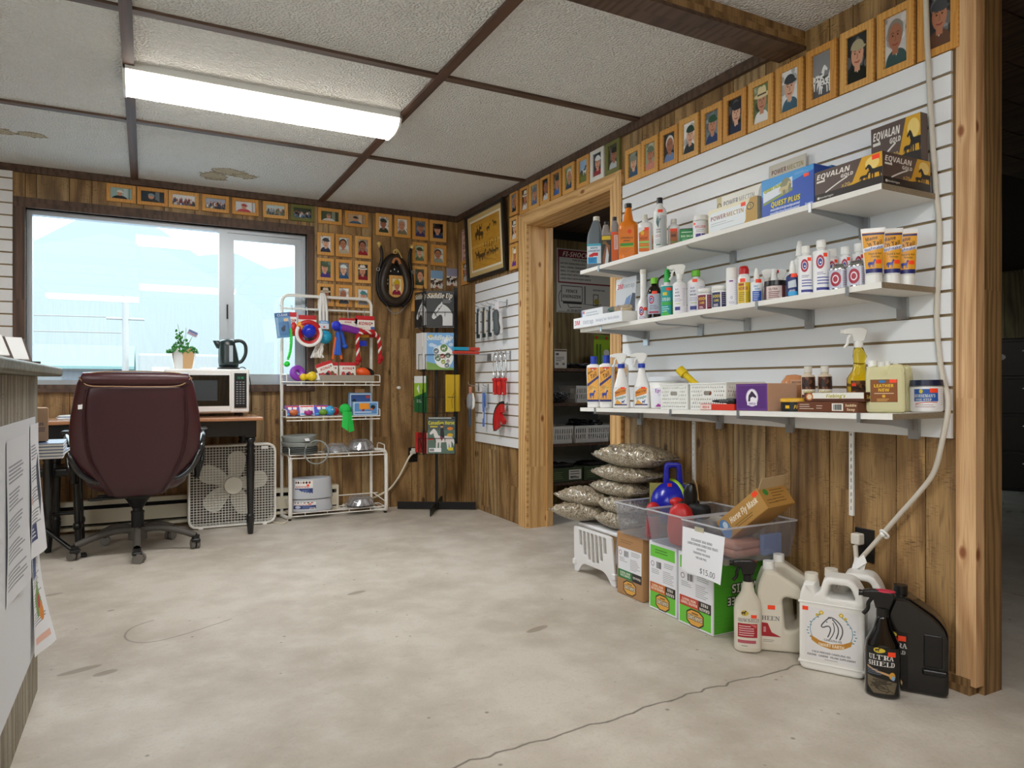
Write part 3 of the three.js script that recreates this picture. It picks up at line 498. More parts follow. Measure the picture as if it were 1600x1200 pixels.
{
  const t = thing('potted_plant', 'small leafy plant in a kraft paper sleeve on the microwave', 'plant', [-2.035, 1.057, 0.22]);
  mesh(t, 'pot', lathe([[0, 0], [0.04, 0], [0.052, 0.1], [0.046, 0.1], [0, 0.09]], 20), M.kraft); const sl = []; for (let k = 0; k < 6; k++) { const a = k / 6 * 2 * PI + 0.3; sl.push(slab([[-0.03, 0.0], [0.03, 0.0], [0.042, 0.1], [0.012, 0.145], [-0.03, 0.11]], 0.0015).translate(0, 0, 0.048).applyMatrix4(new THREE.Matrix4().makeRotationX(0.16)).rotateY(a)); }
  mesh(t, 'paper_sleeve', [sl[0], sl[2], sl[4]], mat(0xcfa878, 0.7)); mesh(t, 'white_sleeve', [sl[1], sl[3], sl[5]], M.paper);
  const L = []; for (let k = 0; k < 230; k++) { const a = rr(0, 2 * PI), r = Math.sqrt(rnd()) * 0.092, y = 0.11 + rr(0, 0.09) * (1.15 - r / 0.085), g = new THREE.CircleGeometry(rr(0.009, 0.016), 6); g.scale(1, 0.7, 1); place(g, Math.cos(a) * r - 0.008, y, Math.sin(a) * r * 0.8, rr(-1.4, 0.2), rr(0, 6), rr(-0.8, 0.8)); L.push(g); }
  for (let k = 0; k < 26; k++) { const g = new THREE.CircleGeometry(rr(0.006, 0.011), 6); place(g, rr(-0.05, -0.01), rr(0.17, 0.255), rr(-0.02, 0.02), rr(-1, 1), rr(-1, 1), 0); L.push(g); }
  const f = mesh(t, 'foliage', L, mat(0x3d8a3a, 0.6, 0, { side: THREE.DoubleSide })); f.userData.kind = 'stuff';
  const st = []; for (let k = 0; k < 8; k++) st.push(rod([rr(-0.02, 0.02), 0.08, rr(-0.02, 0.02)], [rr(-0.06, 0.07), rr(0.18, 0.3), rr(-0.03, 0.03)], 0.0012, 5)); mesh(t, 'stems', st, mat(0x8aa06a, 0.8));
  const tag = mesh(t, 'gift_tag', bx(0.062, 0.034, 0.001, 0.05, 0.235, 0.01, 0, 0, -0.45), mat(0xb8bcd4, 0.5)); mesh(tag, 'print', card(0.058, 0.03, prints.cell(80, 44, (g, w, h) => { ink(g, w, h, '#b8bcd4'); rect(g, '#5a6fa0', 4, 4, w - 8, 16); rect(g, '#b06a78', 4, 26, w - 8, 8); }), 0.05, 0.235, 0.0108, 0, 0, -0.45), printMat);
}
{ // box fan
  const t = thing('box_fan', 'white square box fan standing on the floor by the desk leg', 'fan', [-1.738, 0.006, 0.205], 0);
  const W = mat(0xe8e6de, 0.4), s = 0.277, q = 0.262;
  mesh(t, 'housing', slab([[-s, 0, 0.06], [s, 0, 0.06], [s, 0.548, 0.06], [-s, 0.548, 0.06]], 0.1, 0.006, [[[-q, 0.014, 0.05], [-q, 0.534, 0.05], [q, 0.534, 0.05], [q, 0.014, 0.05]]]), W);
  const wires = []; for (let i = 1; i < 27; i++) { const p = -q + i * 2 * q / 27; wires.push(bx(0.0035, 0.515, 0.003, p, 0.274, 0.042)); } for (let i = 1; i < 30; i++) { const p = 0.014 + i * 0.52 / 30; wires.push(bx(2 * q, 0.0035, 0.003, 0, p, 0.046)); }
  mesh(t, 'grille', wires, W); const hub = mesh(t, 'hub', [cy(0.062, 0.056, 0.02, 0, 0.274, 0.052, PI / 2, 0, 0, 28), cy(0.05, 0.05, 0.06, 0, 0.274, 0.01, PI / 2)], mat(0xe2dfd2, 0.4));
  for (let k = 0; k < 5; k++) { const a = k / 5 * 2 * PI + 0.25; const g = slab([[0.03, -0.03], [0.09, -0.075, 0.03], [0.2, -0.085, 0.06], [0.235, -0.02, 0.06], [0.2, 0.05, 0.05], [0.09, 0.035, 0.03], [0.03, 0.025]], 0.004, 0.001).rotateX(0.35).rotateZ(a).translate(0, 0.274, 0.0); mesh(t, 'blade', g, mat(0xdedccf, 0.45)); }
  mesh(t, 'back_panel', bx(2 * q, 0.5, 0.002, 0, 0.274, -0.046), mat(0x5a564c, 0.8)); mesh(t, 'rating_label', bx(0.045, 0.02, 0.001, 0.2, 0.52, 0.051), M.paper); for (const x of [-0.2, 0.2]) mesh(t, 'foot', rb(0.03, 0.012, 0.12, 0.004, x, 0.0, 0), W);
}
{ const t = thing('fan_cord', 'thin white power cord lying on the floor by the fan', 'cord'); mesh(t, 'cord', tb([[-1.5, 0.03, 0.15], [-1.47, 0.005, 0.24], [-1.42, 0.005, 0.3], [-1.38, 0.005, 0.22], [-1.37, 0.005, 0.12]], 0.004, false, 30), M.cream); }
// ---------------------------------------------------------------- office chair
{
  const t = thing('office_chair', 'maroon leather swivel chair with its back turned, worn seams', 'chair', [-2.30, 0, 0.715]);
  const L = mat(0x3f171c, 0.38, 0, { clearcoat: 0.25, clearcoatRoughness: 0.35, bumpMap: fineBump, bumpScale: 0.0006 }), P = mat(0x33131a, 0.45), worn = mat(0x9a7a5c, 0.7);
  const lean = (y) => 0.13 + 0.14 * Math.max(0, (y - 0.34) / 0.68);
  const prof = [[0.335, 0.1], [0.345, 0.14], [0.39, 0.165], [0.45, 0.225], [0.52, 0.285], [0.6, 0.316], [0.7, 0.32], [0.8, 0.31], [0.9, 0.293], [0.96, 0.28], [1.0, 0.262], [1.018, 0.235], [1.026, 0.16]];
  mesh(t, 'back_shell', loft(prof.map(([y, w], i) => [y, w, i === 0 || i === 12 ? 0.02 : i === 1 || i === 11 ? 0.045 : 0.068, 0, lean(y), 3]), 48), L);
  mesh(t, 'back_panel', loft([[0.352, 0.12], [0.4, 0.145], [0.46, 0.175], [0.55, 0.215], [0.65, 0.235], [0.78, 0.24], [0.88, 0.236], [0.935, 0.225], [0.945, 0.2]].map(([y, w], i) => [y, w, 0.03, 0, lean(y) + (i === 0 || i === 8 ? 0.036 : 0.047), 4]), 48), mat(0x3a151b, 0.42, 0, { clearcoat: 0.2, clearcoatRoughness: 0.4, bumpMap: fineBump, bumpScale: 0.0006 }));
  mesh(t, 'headrest', loft([[-0.262, 0.012, 0.012, 0.985, 0.275], [-0.25, 0.035, 0.05, 0.985, 0.28], [-0.15, 0.042, 0.058, 0.984, 0.28], [0, 0.045, 0.06, 0.983, 0.28], [0.15, 0.042, 0.058, 0.984, 0.28], [0.25, 0.035, 0.05, 0.985, 0.28], [0.262, 0.012, 0.012, 0.985, 0.275]].map(([x, h, d, y, z]) => [x, d, h, z, y, 2.4]), 24, 'x'), L);
  const sm = (pts) => tb(pts.map(([x, y, dz]) => [x, y, lean(y) + dz]), 0.0035, false, 40, 6);
  mesh(t, 'seam', [sm([[-0.262, 0.985, 0.05], [-0.22, 0.95, 0.07], [-0.1, 0.946, 0.083], [0.05, 0.944, 0.083], [0.2, 0.949, 0.075], [0.262, 0.99, 0.05]]), sm([[-0.27, 0.99, 0.03], [-0.2, 1.018, 0.045], [0, 1.027, 0.055], [0.2, 1.018, 0.045], [0.27, 0.99, 0.03]])], worn, 'scuffed light seam along the headrest');
  mesh(t, 'side_piping', [-1, 1].map((s) => sm([[s * 0.235, 0.93, 0.078], [s * 0.25, 0.8, 0.072], [s * 0.245, 0.65, 0.07], [s * 0.225, 0.55, 0.068], [s * 0.185, 0.46, 0.07], [s * 0.15, 0.4, 0.065], [s * 0.125, 0.35, 0.05]])), P);
  mesh(t, 'seat', loft([[0.35, 0.17, 0.17, 0, -0.06, 2.6], [0.362, 0.215, 0.21, 0, -0.06, 2.6], [0.39, 0.25, 0.235, 0, -0.06, 2.8], [0.43, 0.268, 0.245, 0, -0.06, 3], [0.465, 0.26, 0.24, 0, -0.06, 3], [0.48, 0.2, 0.2, 0, -0.06, 3]], 40), L);
  for (const s of [-1, 1]) { const a = mesh(t, 'armrest', tb([[s * 0.31, 0.4, -0.06], [s * 0.345, 0.5, -0.11], [s * 0.348, 0.62, -0.115], [s * 0.345, 0.672, -0.05], [s * 0.34, 0.672, 0.08], [s * 0.325, 0.61, 0.18], [s * 0.28, 0.5, 0.2], [s * 0.22, 0.44, 0.19], [s * 0.17, 0.43, 0.17]], 0.016, false, 60, 10), mat(0x1b1d20, 0.2, 0, { clearcoat: 0.6 })); mesh(a, 'arm_pad', rb(0.055, 0.03, 0.18, 0.014, s * 0.345, 0.688, -0.02), M.black); mesh(a, 'arm_bracket', rb(0.03, 0.12, 0.1, 0.012, s * 0.315, 0.46, -0.06), M.black); }
  mesh(t, 'tilt_mechanism', [loft([[0.25, 0.03, 0.03], [0.3, 0.06, 0.06], [0.345, 0.1, 0.11]], 20), rb(0.28, 0.02, 0.03, 0.008, -0.06, 0.33, 0.05)], M.darkMetal); mesh(t, 'lever', [rod([-0.05, 0.325, 0.08], [-0.24, 0.325, 0.1], 0.008), rb(0.07, 0.018, 0.03, 0.008, -0.2, 0.325, 0.1)], M.black);
  mesh(t, 'gas_column', [cy(0.033, 0.033, 0.13, 0, 0.165, 0), cy(0.026, 0.026, 0.08, 0, 0.25, 0), cy(0.035, 0.035, 0.012, 0, 0.225, 0)], M.darkMetal);
  const B = mat(0x4b4640, 0.6), base = mesh(t, 'star_base', [cy(0.05, 0.045, 0.07, 0, 0.105, 0)], B);
  for (let k = 0; k < 5; k++) {
    const a = k * 72 * PI / 180, dx = Math.sin(a), dz = Math.cos(a), L2 = 0.315;
    mesh(base, 'spoke', tb([[dx * 0.03, 0.125, dz * 0.03], [dx * 0.12, 0.13, dz * 0.12], [dx * 0.23, 0.108, dz * 0.23], [dx * L2, 0.078, dz * L2]], 0.019, false, 16, 8), B);
    const c = mesh(t, 'caster', [cy(0.02, 0.022, 0.03, dx * L2, 0.066, dz * L2), rb(0.05, 0.02, 0.05, 0.008, dx * L2, 0.052, dz * L2)], M.black); const ca = a + 1.1 + k;
    mesh(c, 'wheel', [-1, 1].map((s) => { const g = cy(0.027, 0.027, 0.018, 0, 0, 0, 0, 0, PI / 2, 24); g.translate(s * 0.014, 0.027, 0.012).rotateY(ca).translate(dx * L2, 0, dz * L2); return g; }), mat(0x6c6862, 0.5));
  }
  mesh(t, 'care_tag', bx(0.022, 0.036, 0.0015, -0.262, 0.845, 0.283, -0.2, -0.4), M.paper, 'small white care label');
}

// ---------------------------------------------------------------- pictures on the walls
// portrait print: background, clothing, hat [shape, colour], hair
const SK = ['#c98f70', '#d8a184', '#b97c5e', '#e0b094', '#a86f54'];
function portrait(o) {
  const [bg, top, hat, hc, hair] = o;
  return photos.cell(62, 92, (g, w, h) => {
    ink(g, w, h, bg); for (let k = 0; k < 10; k++) { g.globalAlpha = 0.25; disc(g, rnd() > 0.5 ? '#fff' : '#222', rr(0, w), rr(0, h * 0.7), rr(4, 14)); } g.globalAlpha = 1;
    g.fillStyle = top; g.beginPath(); g.moveTo(2, h + 2); g.bezierCurveTo(4, h * 0.72, 16, h * 0.68, w / 2, h * 0.66); g.bezierCurveTo(w - 14, h * 0.68, w - 3, h * 0.74, w - 2, h + 2); g.fill();
    poly(g, '#e8e4dc', [[w / 2 - 6, h * 0.67], [w / 2 + 6, h * 0.67], [w / 2, h * 0.8]]);
    g.translate(w / 2, h * 0.95); g.scale(1.28, 1.28); g.translate(-w / 2, -h * 0.86);
    const s = SK[Math.floor(rnd() * 5)], X = w / 2 + rr(-3, 3), Y = h * 0.45; rect(g, s, X - 6, Y + 10, 12, 14);
    if (hair) disc(g, hair, X, Y - 6, 16, 18); disc(g, s, X, Y, 13.5, 18);
    disc(g, '#3a2a22', X - 5, Y - 2, 1.6, 1.2); disc(g, '#3a2a22', X + 5, Y - 2, 1.6, 1.2); curve(g, '#8a5a48', 1.2, [[X, Y - 1], [X + 1.5, Y + 5], [X - 1, Y + 5.5]]); curve(g, '#8a3f3a', 1.6, [[X - 5, Y + 10], [X, Y + 12], [X + 5, Y + 10]]); curve(g, '#5a4234', 1, [[X - 8, Y - 5], [X - 5, Y - 6.5], [X - 2.5, Y - 5]]); curve(g, '#5a4234', 1, [[X + 8, Y - 5], [X + 5, Y - 6.5], [X + 2.5, Y - 5]]);
    if (hat === 'cap') { g.fillStyle = hc; g.beginPath(); g.ellipse(X, Y - 9, 15, 13, 0, PI, 0); g.fill(); disc(g, hc, X + 4, Y - 9, 15, 3.5); }
    if (hat === 'cowboy') { disc(g, hc, X, Y - 10, 24, 5); g.fillStyle = hc; g.beginPath(); g.moveTo(X - 13, Y - 10); g.bezierCurveTo(X - 14, Y - 30, X - 4, Y - 28, X, Y - 25); g.bezierCurveTo(X + 4, Y - 28, X + 14, Y - 30, X + 13, Y - 10); g.fill(); rect(g, '#4a3a2c', X - 13, Y - 13, 26, 2.5); }
    if (hat === 'toque') { g.fillStyle = hc; g.beginPath(); g.ellipse(X, Y - 8, 15, 17, 0, PI, 0); g.fill(); rect(g, hc, X - 15, Y - 10, 30, 5); }
  });
}
const crowd = (bg, cs) => photos.cell(92, 62, (g, w, h) => { ink(g, w, h, bg); rect(g, '#6d7468', 0, h * 0.62, w, h); for (let k = 0; k < 26; k++) { const x = rr(4, w - 4), y = rr(h * 0.35, h * 0.8), c = cs[Math.floor(rnd() * cs.length)]; rect(g, c, x - 4, y, 8, 18); disc(g, SK[k % 5], x, y - 3, 3.2); } });
const wide = (bg, top, hat, hc) => photos.cell(92, 62, (g, w, h) => { ink(g, w, h, bg); rect(g, 'rgba(255,255,255,0.35)', 56, 0, 16, h); rect(g, 'rgba(30,30,30,0.3)', 76, 0, 6, h); const X = 40, Y = 30; g.fillStyle = top; g.beginPath(); g.ellipse(X, h + 4, 34, 24, 0, PI, 0); g.fill(); disc(g, SK[1], X, Y, 11, 14); disc(g, '#3a2a22', X - 4, Y - 1, 1.4); disc(g, '#3a2a22', X + 4, Y - 1, 1.4); curve(g, '#8a3f3a', 1.4, [[X - 4, Y + 7], [X, Y + 9], [X + 4, Y + 7]]); if (hat) { g.fillStyle = hc; g.beginPath(); g.ellipse(X, Y - 6, 12.5, 11, 0, PI, 0); g.fill(); disc(g, hc, X + (hat === 'cowboy' ? 0 : 5), Y - 6, hat === 'cowboy' ? 22 : 13, 3); } });
const frameTex = woodTex(64, 128, 0.2, 0.4, [244, 230, 204], [214, 178, 130], [255, 246, 226], { ring: 60, blotch: 0.2 });
const frameWoods = [0xe2b268, 0xdca85c, 0xe8bc76].map((c) => mat(c, 0.45, 0, { map: frameTex }));
const dist = mat(0x1c1712, 0.8);
let fi = 0;
// frame hung flat on a wall: axis 'x' back wall (u = x), 'z' side wall (u = z); u0..u1, y0..y1
function picture(axis, u0, u1, y0, y1, cell, label, fm) {
  const w = Math.abs(u1 - u0) - 0.004, h = y1 - y0 - 0.004, uc = (u0 + u1) / 2, yc = (y0 + y1) / 2, m = fm || frameWoods[fi++ % 3], b = Math.min(w, h) * 0.2;
  const t = thing('picture_frame', label, 'picture frame', axis === 'x' ? [uc, yc, 0.001] : [-0.001, yc, uc], axis === 'x' ? 0 : -PI / 2, 'framed snapshots');
  t.rotation.z = 0; t.rotateZ(rr(-0.012, 0.012));
  const X = w / 2, Y = h / 2; mesh(t, 'frame', slab([[-X, -Y], [X, -Y], [X, Y], [-X, Y]], 0.016, 0.003, [[[-X + b, -Y + b], [-X + b, Y - b], [X - b, Y - b], [X - b, -Y + b]]]).translate(0, 0, 0.008), m);
  mesh(t, 'photo', card(w - 2 * b + 0.004, h - 2 * b + 0.004, cell, 0, 0, 0.007), photoMat); mesh(t, 'backing', bx(w - 0.01, h - 0.01, 0.003, 0, 0, 0.003), dist); mesh(t, 'nail', rod([0, Y - 0.006, 0], [0.002, Y - 0.002, 0.02], 0.0012, 6), M.darkMetal);
  return t;
}
// landscape row over the window
const rowW = [[-2.488, -2.314, wide('#9fc0c0', '#17202c', 'cap', '#e8e6e0'), 'pine framed wide snapshot of a person in dark jacket, first over the window'], [-2.311, -2.123, wide('#1c2b38', '#0f1620', 'cap', '#7f98a8'), 'pine framed dark wide snapshot of a capped person over the window'], [-2.123, -1.933, crowd('#e9eef6', ['#3c4a7a', '#7a2e34', '#30323c', '#c8ccd8']), 'pine framed wide snapshot of a crowd in snow over the window'], [-1.917, -1.74, crowd('#a9b4cc', ['#1e2540', '#2c3452', '#e0dce0']), 'pine framed wide snapshot of a dark row of people over the window'], [-1.723, -1.543, wide('#dfe2ea', '#c6454f', 'cap', '#a8303a'), 'pine framed wide snapshot of a red-clad person over the window'], [-1.517, -1.34, crowd('#c2d8e0', ['#3c5064', '#8a9aa8', '#5c6c54']), 'pine framed wide snapshot of people in grey beside the olive frame'], [-1.326, -1.152, crowd('#39463a', ['#e4e8ee', '#28303c', '#56789a']), 'olive green frame with a crowd scene at the window corner'], [-1.128, -0.948, wide('#4c5a44', '#d8d4d4', 'cap', '#8d7a66'), 'pine framed wide snapshot of a tan capped person past the window'], [-0.928, -0.746, wide('#c2a888', '#4a6a8a', 'cap', '#1f2a34'), 'pine framed wide snapshot of a black capped person by a fence']];
const oliveFrame = mat(0x6f7038, 0.6), whiteFrame = mat(0xe9e6de, 0.5);
rowW.forEach(([a, b, c, l], i) => picture('x', a, b, 2.151, 2.272, c, l, i === 6 ? oliveFrame : null));
const pf = (axis, u0, u1, y0, y1, o, what, fm) => picture(axis, u0, u1, y0, y1, portrait(o), what, fm);
const N = 'pine framed portrait, ';
pf('x', -0.691, -0.558, 2.104, 2.279, ['#e8e6ea', '#3a4636', 'cap', '#2c3a30'], N + 'dark green cap over the horse collar'); pf('x', -0.542, -0.406, 2.104, 2.279, ['#f2f0ee', '#77705c', null, null, '#b8b4b0'], N + 'khaki shirt, bareheaded, over the horse collar');
pf('x', -0.395, -0.256, 2.1, 2.279, ['#6a7484', '#4a3a6a', 'cap', '#55606c'], N + 'purple jacket in the corner top row'); pf('x', -0.25, -0.102, 2.099, 2.277, ['#15171c', '#2a3c66', 'cowboy', '#30261e'], N + 'dark hat and blue coat next to the corner');
const g3 = [[['#dfe4ea', '#28344e', 'cap', '#343c4a'], 'dark cap and navy jacket beside the window'], [['#cfdce0', '#b8ac98', null, null, '#2a2420'], 'beige collar shirt, dark hair, near the window'], [['#9a8a7c', '#9c2c34', null, null, '#1d1612'], 'red sweater and white scarf near the window'], [['#4c7060', '#4a3a86', 'cap', '#56604a'], 'violet sweater, hand raised, beside the window'], [['#7a8288', '#305a86', 'cap', '#d8e4e2'], 'white cap and blue plaid shirt'], [['#3e3a36', '#8c2436', 'cowboy', '#e0dcd4'], 'white hat and crimson shirt left of the collar'.replace('left of', 'beside')], [['#2c2c28', '#cfc0b8', 'cowboy', '#d9cdb6'], 'straw cowboy hat above the toy rack'], [['#eeeef0', '#505a64', null, null, '#a8a49e'], 'grey shirt on white above the toy rack'], [['#e2e6ea', '#8a9098', 'cap', '#4c9096'], 'teal cap above the toy rack']];
g3.forEach(([o, l], i) => { const x = [-1.135, -0.998, -0.852][i % 3], r = Math.floor(i / 3), y = [2.087, 1.898, 1.708][r]; pf('x', x, x + 0.128, y - 0.172, y, o, N + l); });
pf('x', -0.395, -0.267, 1.91, 2.083, ['#9ab08c', '#667256', 'cap', '#3e4436'], N + 'olive shirt and dark cap beside the collar'); pf('x', -0.239, -0.102, 1.907, 2.078, ['#d2d6cc', '#93a098', null, null, '#3a2c22'], N + 'grey-green sweater by the corner'); pf('x', -0.395, -0.267, 1.715, 1.895, ['#54604c', '#3e4a3a', null, null, '#58402e'], N + 'moss green coat above the magazine stand'); pf('x', -0.40, -0.262, 1.53, 1.7, ['#6a6458', '#54483a', 'cap', '#3a342c'], N + 'brown coat half hidden by the magazine stand');
{ // loose prints
  for (const [x, y, w, h, bg, l] of [[-0.182, 1.8, 0.105, 0.142, '#8ab4dc', 'unframed blue snapshot of horse teams pinned near the corner'], [-0.051, 1.828, 0.09, 0.139, '#9a9ab4', 'unframed grey snapshot of a mule team pinned at the corner']]) { const t = thing('snapshot', l, 'photo', [x, y, 0.001]); mesh(t, 'print', card(w, h, photos.cell(62, 88, (g, W, H2) => { ink(g, W, H2, bg); rect(g, '#e8e4dc', 0, H2 * 0.45, W, H2); for (let k = 0; k < 5; k++) horse(g, ['#1c1a1c', '#4a3a30', '#e8e4e0', '#222', '#6a4a38'][k], 12 + k * 10, H2 * 0.75 + (k % 2) * 8, 26); poly(g, '#b05a4a', [[20, H2], [30, H2 - 12], [44, H2]]); }), 0, 0, 0.0016), photoMat); mesh(t, 'paper', bx(w, h, 0.0012, 0, 0, 0.0008), M.paper); }
}
// side wall: column by the doorway, row over the doorway, row over the slat panel
[[['#6a7a8a', '#1c2430', null, null, '#8a8680'], 2.118, 2.29, 'black jacket, top of the column by the doorway'], [['#30343a', '#d8d4cc', 'cowboy', '#e4e0d6'], 1.932, 2.112, 'pale hat, middle of the column by the doorway'], [['#d8b878', '#6a3a9a', 'cap', '#efe8da'], 1.745, 1.926, 'violet top, bottom of the column by the doorway']].forEach(([o, a, b, l]) => pf('z', 0.95, 1.073, a, b, o, N + l));
[[1.101, 1.225, ['#20242a', '#e4e2de', 'cowboy', '#eae4d2'], N + 'white shirt and pale hat over the doorway'], [1.228, 1.366, ['#5a6a6a', '#4a6a9a', 'cap', '#6a7280'], N + 'denim shirt and grey cap over the doorway'], [1.378, 1.499, ['#15181c', '#d0d4d8', null, null, '#3a3a3a'], N + 'pale grey top on black over the doorway'], [1.514, 1.638, ['#6a5a4a', '#2e68b8', 'cap', '#2a3c34'], N + 'bright blue vest over the doorway'], [1.651, 1.782, ['#7a8a5a', '#3c4a5e', null, null, '#e8e6e0'], N + 'slate coat on green over the doorway'], [1.807, 1.941, null, 'pine framed snapshot of a pale horse in a meadow over the doorway'], [1.948, 2.086, ['#3a4654', '#9c3038', 'cap', '#e8eaee'], 'white framed portrait of a person in red shirt over the doorway', whiteFrame], [2.098, 2.233, ['#4a443c', '#c0c6ce', 'cap', '#26241f'], 'olive framed portrait of a person in black cap over the doorway', oliveFrame]].forEach(([a, b, o, l, fm]) => picture('z', a, b, 2.1, 2.285, o ? portrait(o) : photos.cell(62, 92, (g, w, h) => { ink(g, w, h, '#9cc0e4'); rect(g, '#6d7a3c', 0, h * 0.5, w, h); horse(g, '#4a4c54', 30, h * 0.7, 40); horse(g, '#e4e4e2', 34, h * 0.66, 26, -1); }), l, fm));
pf('z', 0.104, 0.25, 1.745, 1.944, ['#3c3a3a', '#b8b4ac', 'cowboy', '#cfc8b8'], N + 'grey hat under the red lettered sign');
const UP = [['#6a7a6a', '#3a5a7a', 'cap', '#8a8e80'], ['#9aa488', '#d08a7a', 'cap', '#6a7460'], ['#2c3438', '#6a86b4', null, null, '#e0dcd6'], ['#f0f0ee', '#2a3438', 'cap', '#27453a'], ['#7e8e96', '#27406e', 'cap', '#2f5a40'], ['#23262c', '#1c2c48', 'cap', '#1a2030'], ['#6c7e54', '#ecebe8', 'cowboy', '#e8d9a8'], ['#e8ecee', '#3f6478', 'cap', '#3e444a'], null, ['#2c2f30', '#20241f', 'cap', '#b4a888'], ['#c8c4c0', '#3c5654', null, null, '#8a8278'], ['#3a3c3e', '#6a4a3a', 'cap', '#494c50']];
const UPL = ['blue shirt and grey cap, first above the slat panel', 'salmon top and green cap above the slat panel', 'pale blue collar, bareheaded, above the slat panel', 'black vest and bottle green cap above the slat panel', 'indigo vest and leaf green cap above the slat panel', 'navy coat and navy cap above the slat panel', 'cream cowboy hat and white shirt above the slat panel', 'teal denim coat and flat cap above the slat panel', '', 'tan cap and glasses above the slat panel', 'dark green shirt above the slat panel', 'brown coat beside the timber post'];
const UZ = [2.278, 2.413, 2.559, 2.699, 2.848, 2.987, 3.131, 3.276, 3.424, 3.572, 3.718, 3.862];
UZ.forEach((z, i) => picture('z', z, z + 0.137, 2.009, 2.009 + [0.182, 0.19, 0.193, 0.2, 0.2, 0.208, 0.212, 0.216, 0.222, 0.226, 0.228, 0.23][i], UP[i] ? portrait(UP[i]) : photos.cell(62, 92, (g, w, h) => { ink(g, w, h, '#8d8d90'); rect(g, '#5a5a5c', 0, h * 0.55, w, h); for (const [x, y] of [[20, 74], [42, 84]]) { horse(g, '#f2f2f0', x, y, 46); for (let k = 0; k < 16; k++) disc(g, '#222', x + rr(-14, 14), y - rr(12, 30), 1.4); } }), UP[i] ? N + UPL[i] : 'pine framed grey snapshot of two spotted animals above the slat panel'));
{ // red and white lettered sign
  const t = thing('lettered_sign', 'red and white lettered paper sign beside the western painting', 'sign', [-0.001, 2.065, 0.165], -PI / 2);
  mesh(t, 'paper', card(0.145, 0.255, prints.cell(90, 150, (g, w, h) => { ink(g, w, h, '#d9b9ac'); rect(g, '#8c2f30', 4, 4, w - 8, 4); ['COWBOY', 'LOVE', 'EAT', 'HAY', 'RIDE'].forEach((s, i) => txt(g, s, i === 2 ? '#3a1a1c' : '#8c2f30', [17, 22, 34, 20, 24][i], w / 2, 22 + i * 29, { max: w - 10 })); }), 0, 0, 0.003), printMat); mesh(t, 'board', bx(0.147, 0.257, 0.002, 0, 0, 0.0015), M.paper);
}
{ // western painting, tipped forward
  const t = thing('painting', 'ochre western sketch painting in black frame with cream mat', 'painting', [-0.004, 2.01, 0.588], -PI / 2); const w = 0.66, h = 0.51, X = w / 2, Y = h / 2;
  const c = prints.cell(300, 230, (g, W, H2) => { ink(g, W, H2, '#c8922e'); for (let k = 0; k < 240; k++) { g.globalAlpha = 0.12; disc(g, rnd() > 0.5 ? '#e0b04c' : '#a87420', rr(0, W), rr(0, H2), rr(10, 40), rr(3, 9)); } g.globalAlpha = 1; rect(g, '#d6a848', 0, H2 * 0.5, W, 10); for (const [x, y, s] of [[80, 90, 60], [100, 95, 58], [190, 70, 34], [250, 60, 34], [60, 180, 40], [95, 195, 52], [130, 190, 46], [175, 182, 30], [205, 180, 30], [235, 184, 34], [262, 178, 28]]) horse(g, '#4e3a1c', x, y, s, rnd() > 0.5 ? 1 : -1); for (let k = 0; k < 9; k++) { const x = 70 + k * 24, y = k < 3 ? 44 : 140 + rr(-6, 6); curve(g, '#3c2c16', 4, [[x, y], [x + 1, y - 12], [x + 2, y - 18]]); disc(g, '#3c2c16', x + 2, y - 20, 5, 2); } for (let k = 0; k < 30; k++) curve(g, 'rgba(90,64,26,0.5)', 1, [[rr(0, W), rr(120, H2)], [rr(0, W), rr(120, H2)], [rr(0, W), rr(120, H2)]]); });
  const gr = [slab([[-X, -Y], [X, -Y], [X, Y], [-X, Y]], 0.03, 0.004, [[[-X + 0.025, -Y + 0.025], [-X + 0.025, Y - 0.025], [X - 0.025, Y - 0.025], [X - 0.025, -Y + 0.025]]]).translate(0, 0, 0.016)];
  mesh(t, 'frame', gr, mat(0x1a1612, 0.35)); mesh(t, 'mat_board', bx(w - 0.03, h - 0.03, 0.004, 0, 0, 0.009), mat(0xcdb27a, 0.8)); mesh(t, 'inner_mat', bx(w - 0.14, h - 0.12, 0.002, 0, 0, 0.012), mat(0xe8ddc0, 0.8)); mesh(t, 'picture', card(w - 0.17, h - 0.15, c, 0, 0, 0.0135), printMat); t.rotateX(0.05); t.position.x -= 0.012;
}
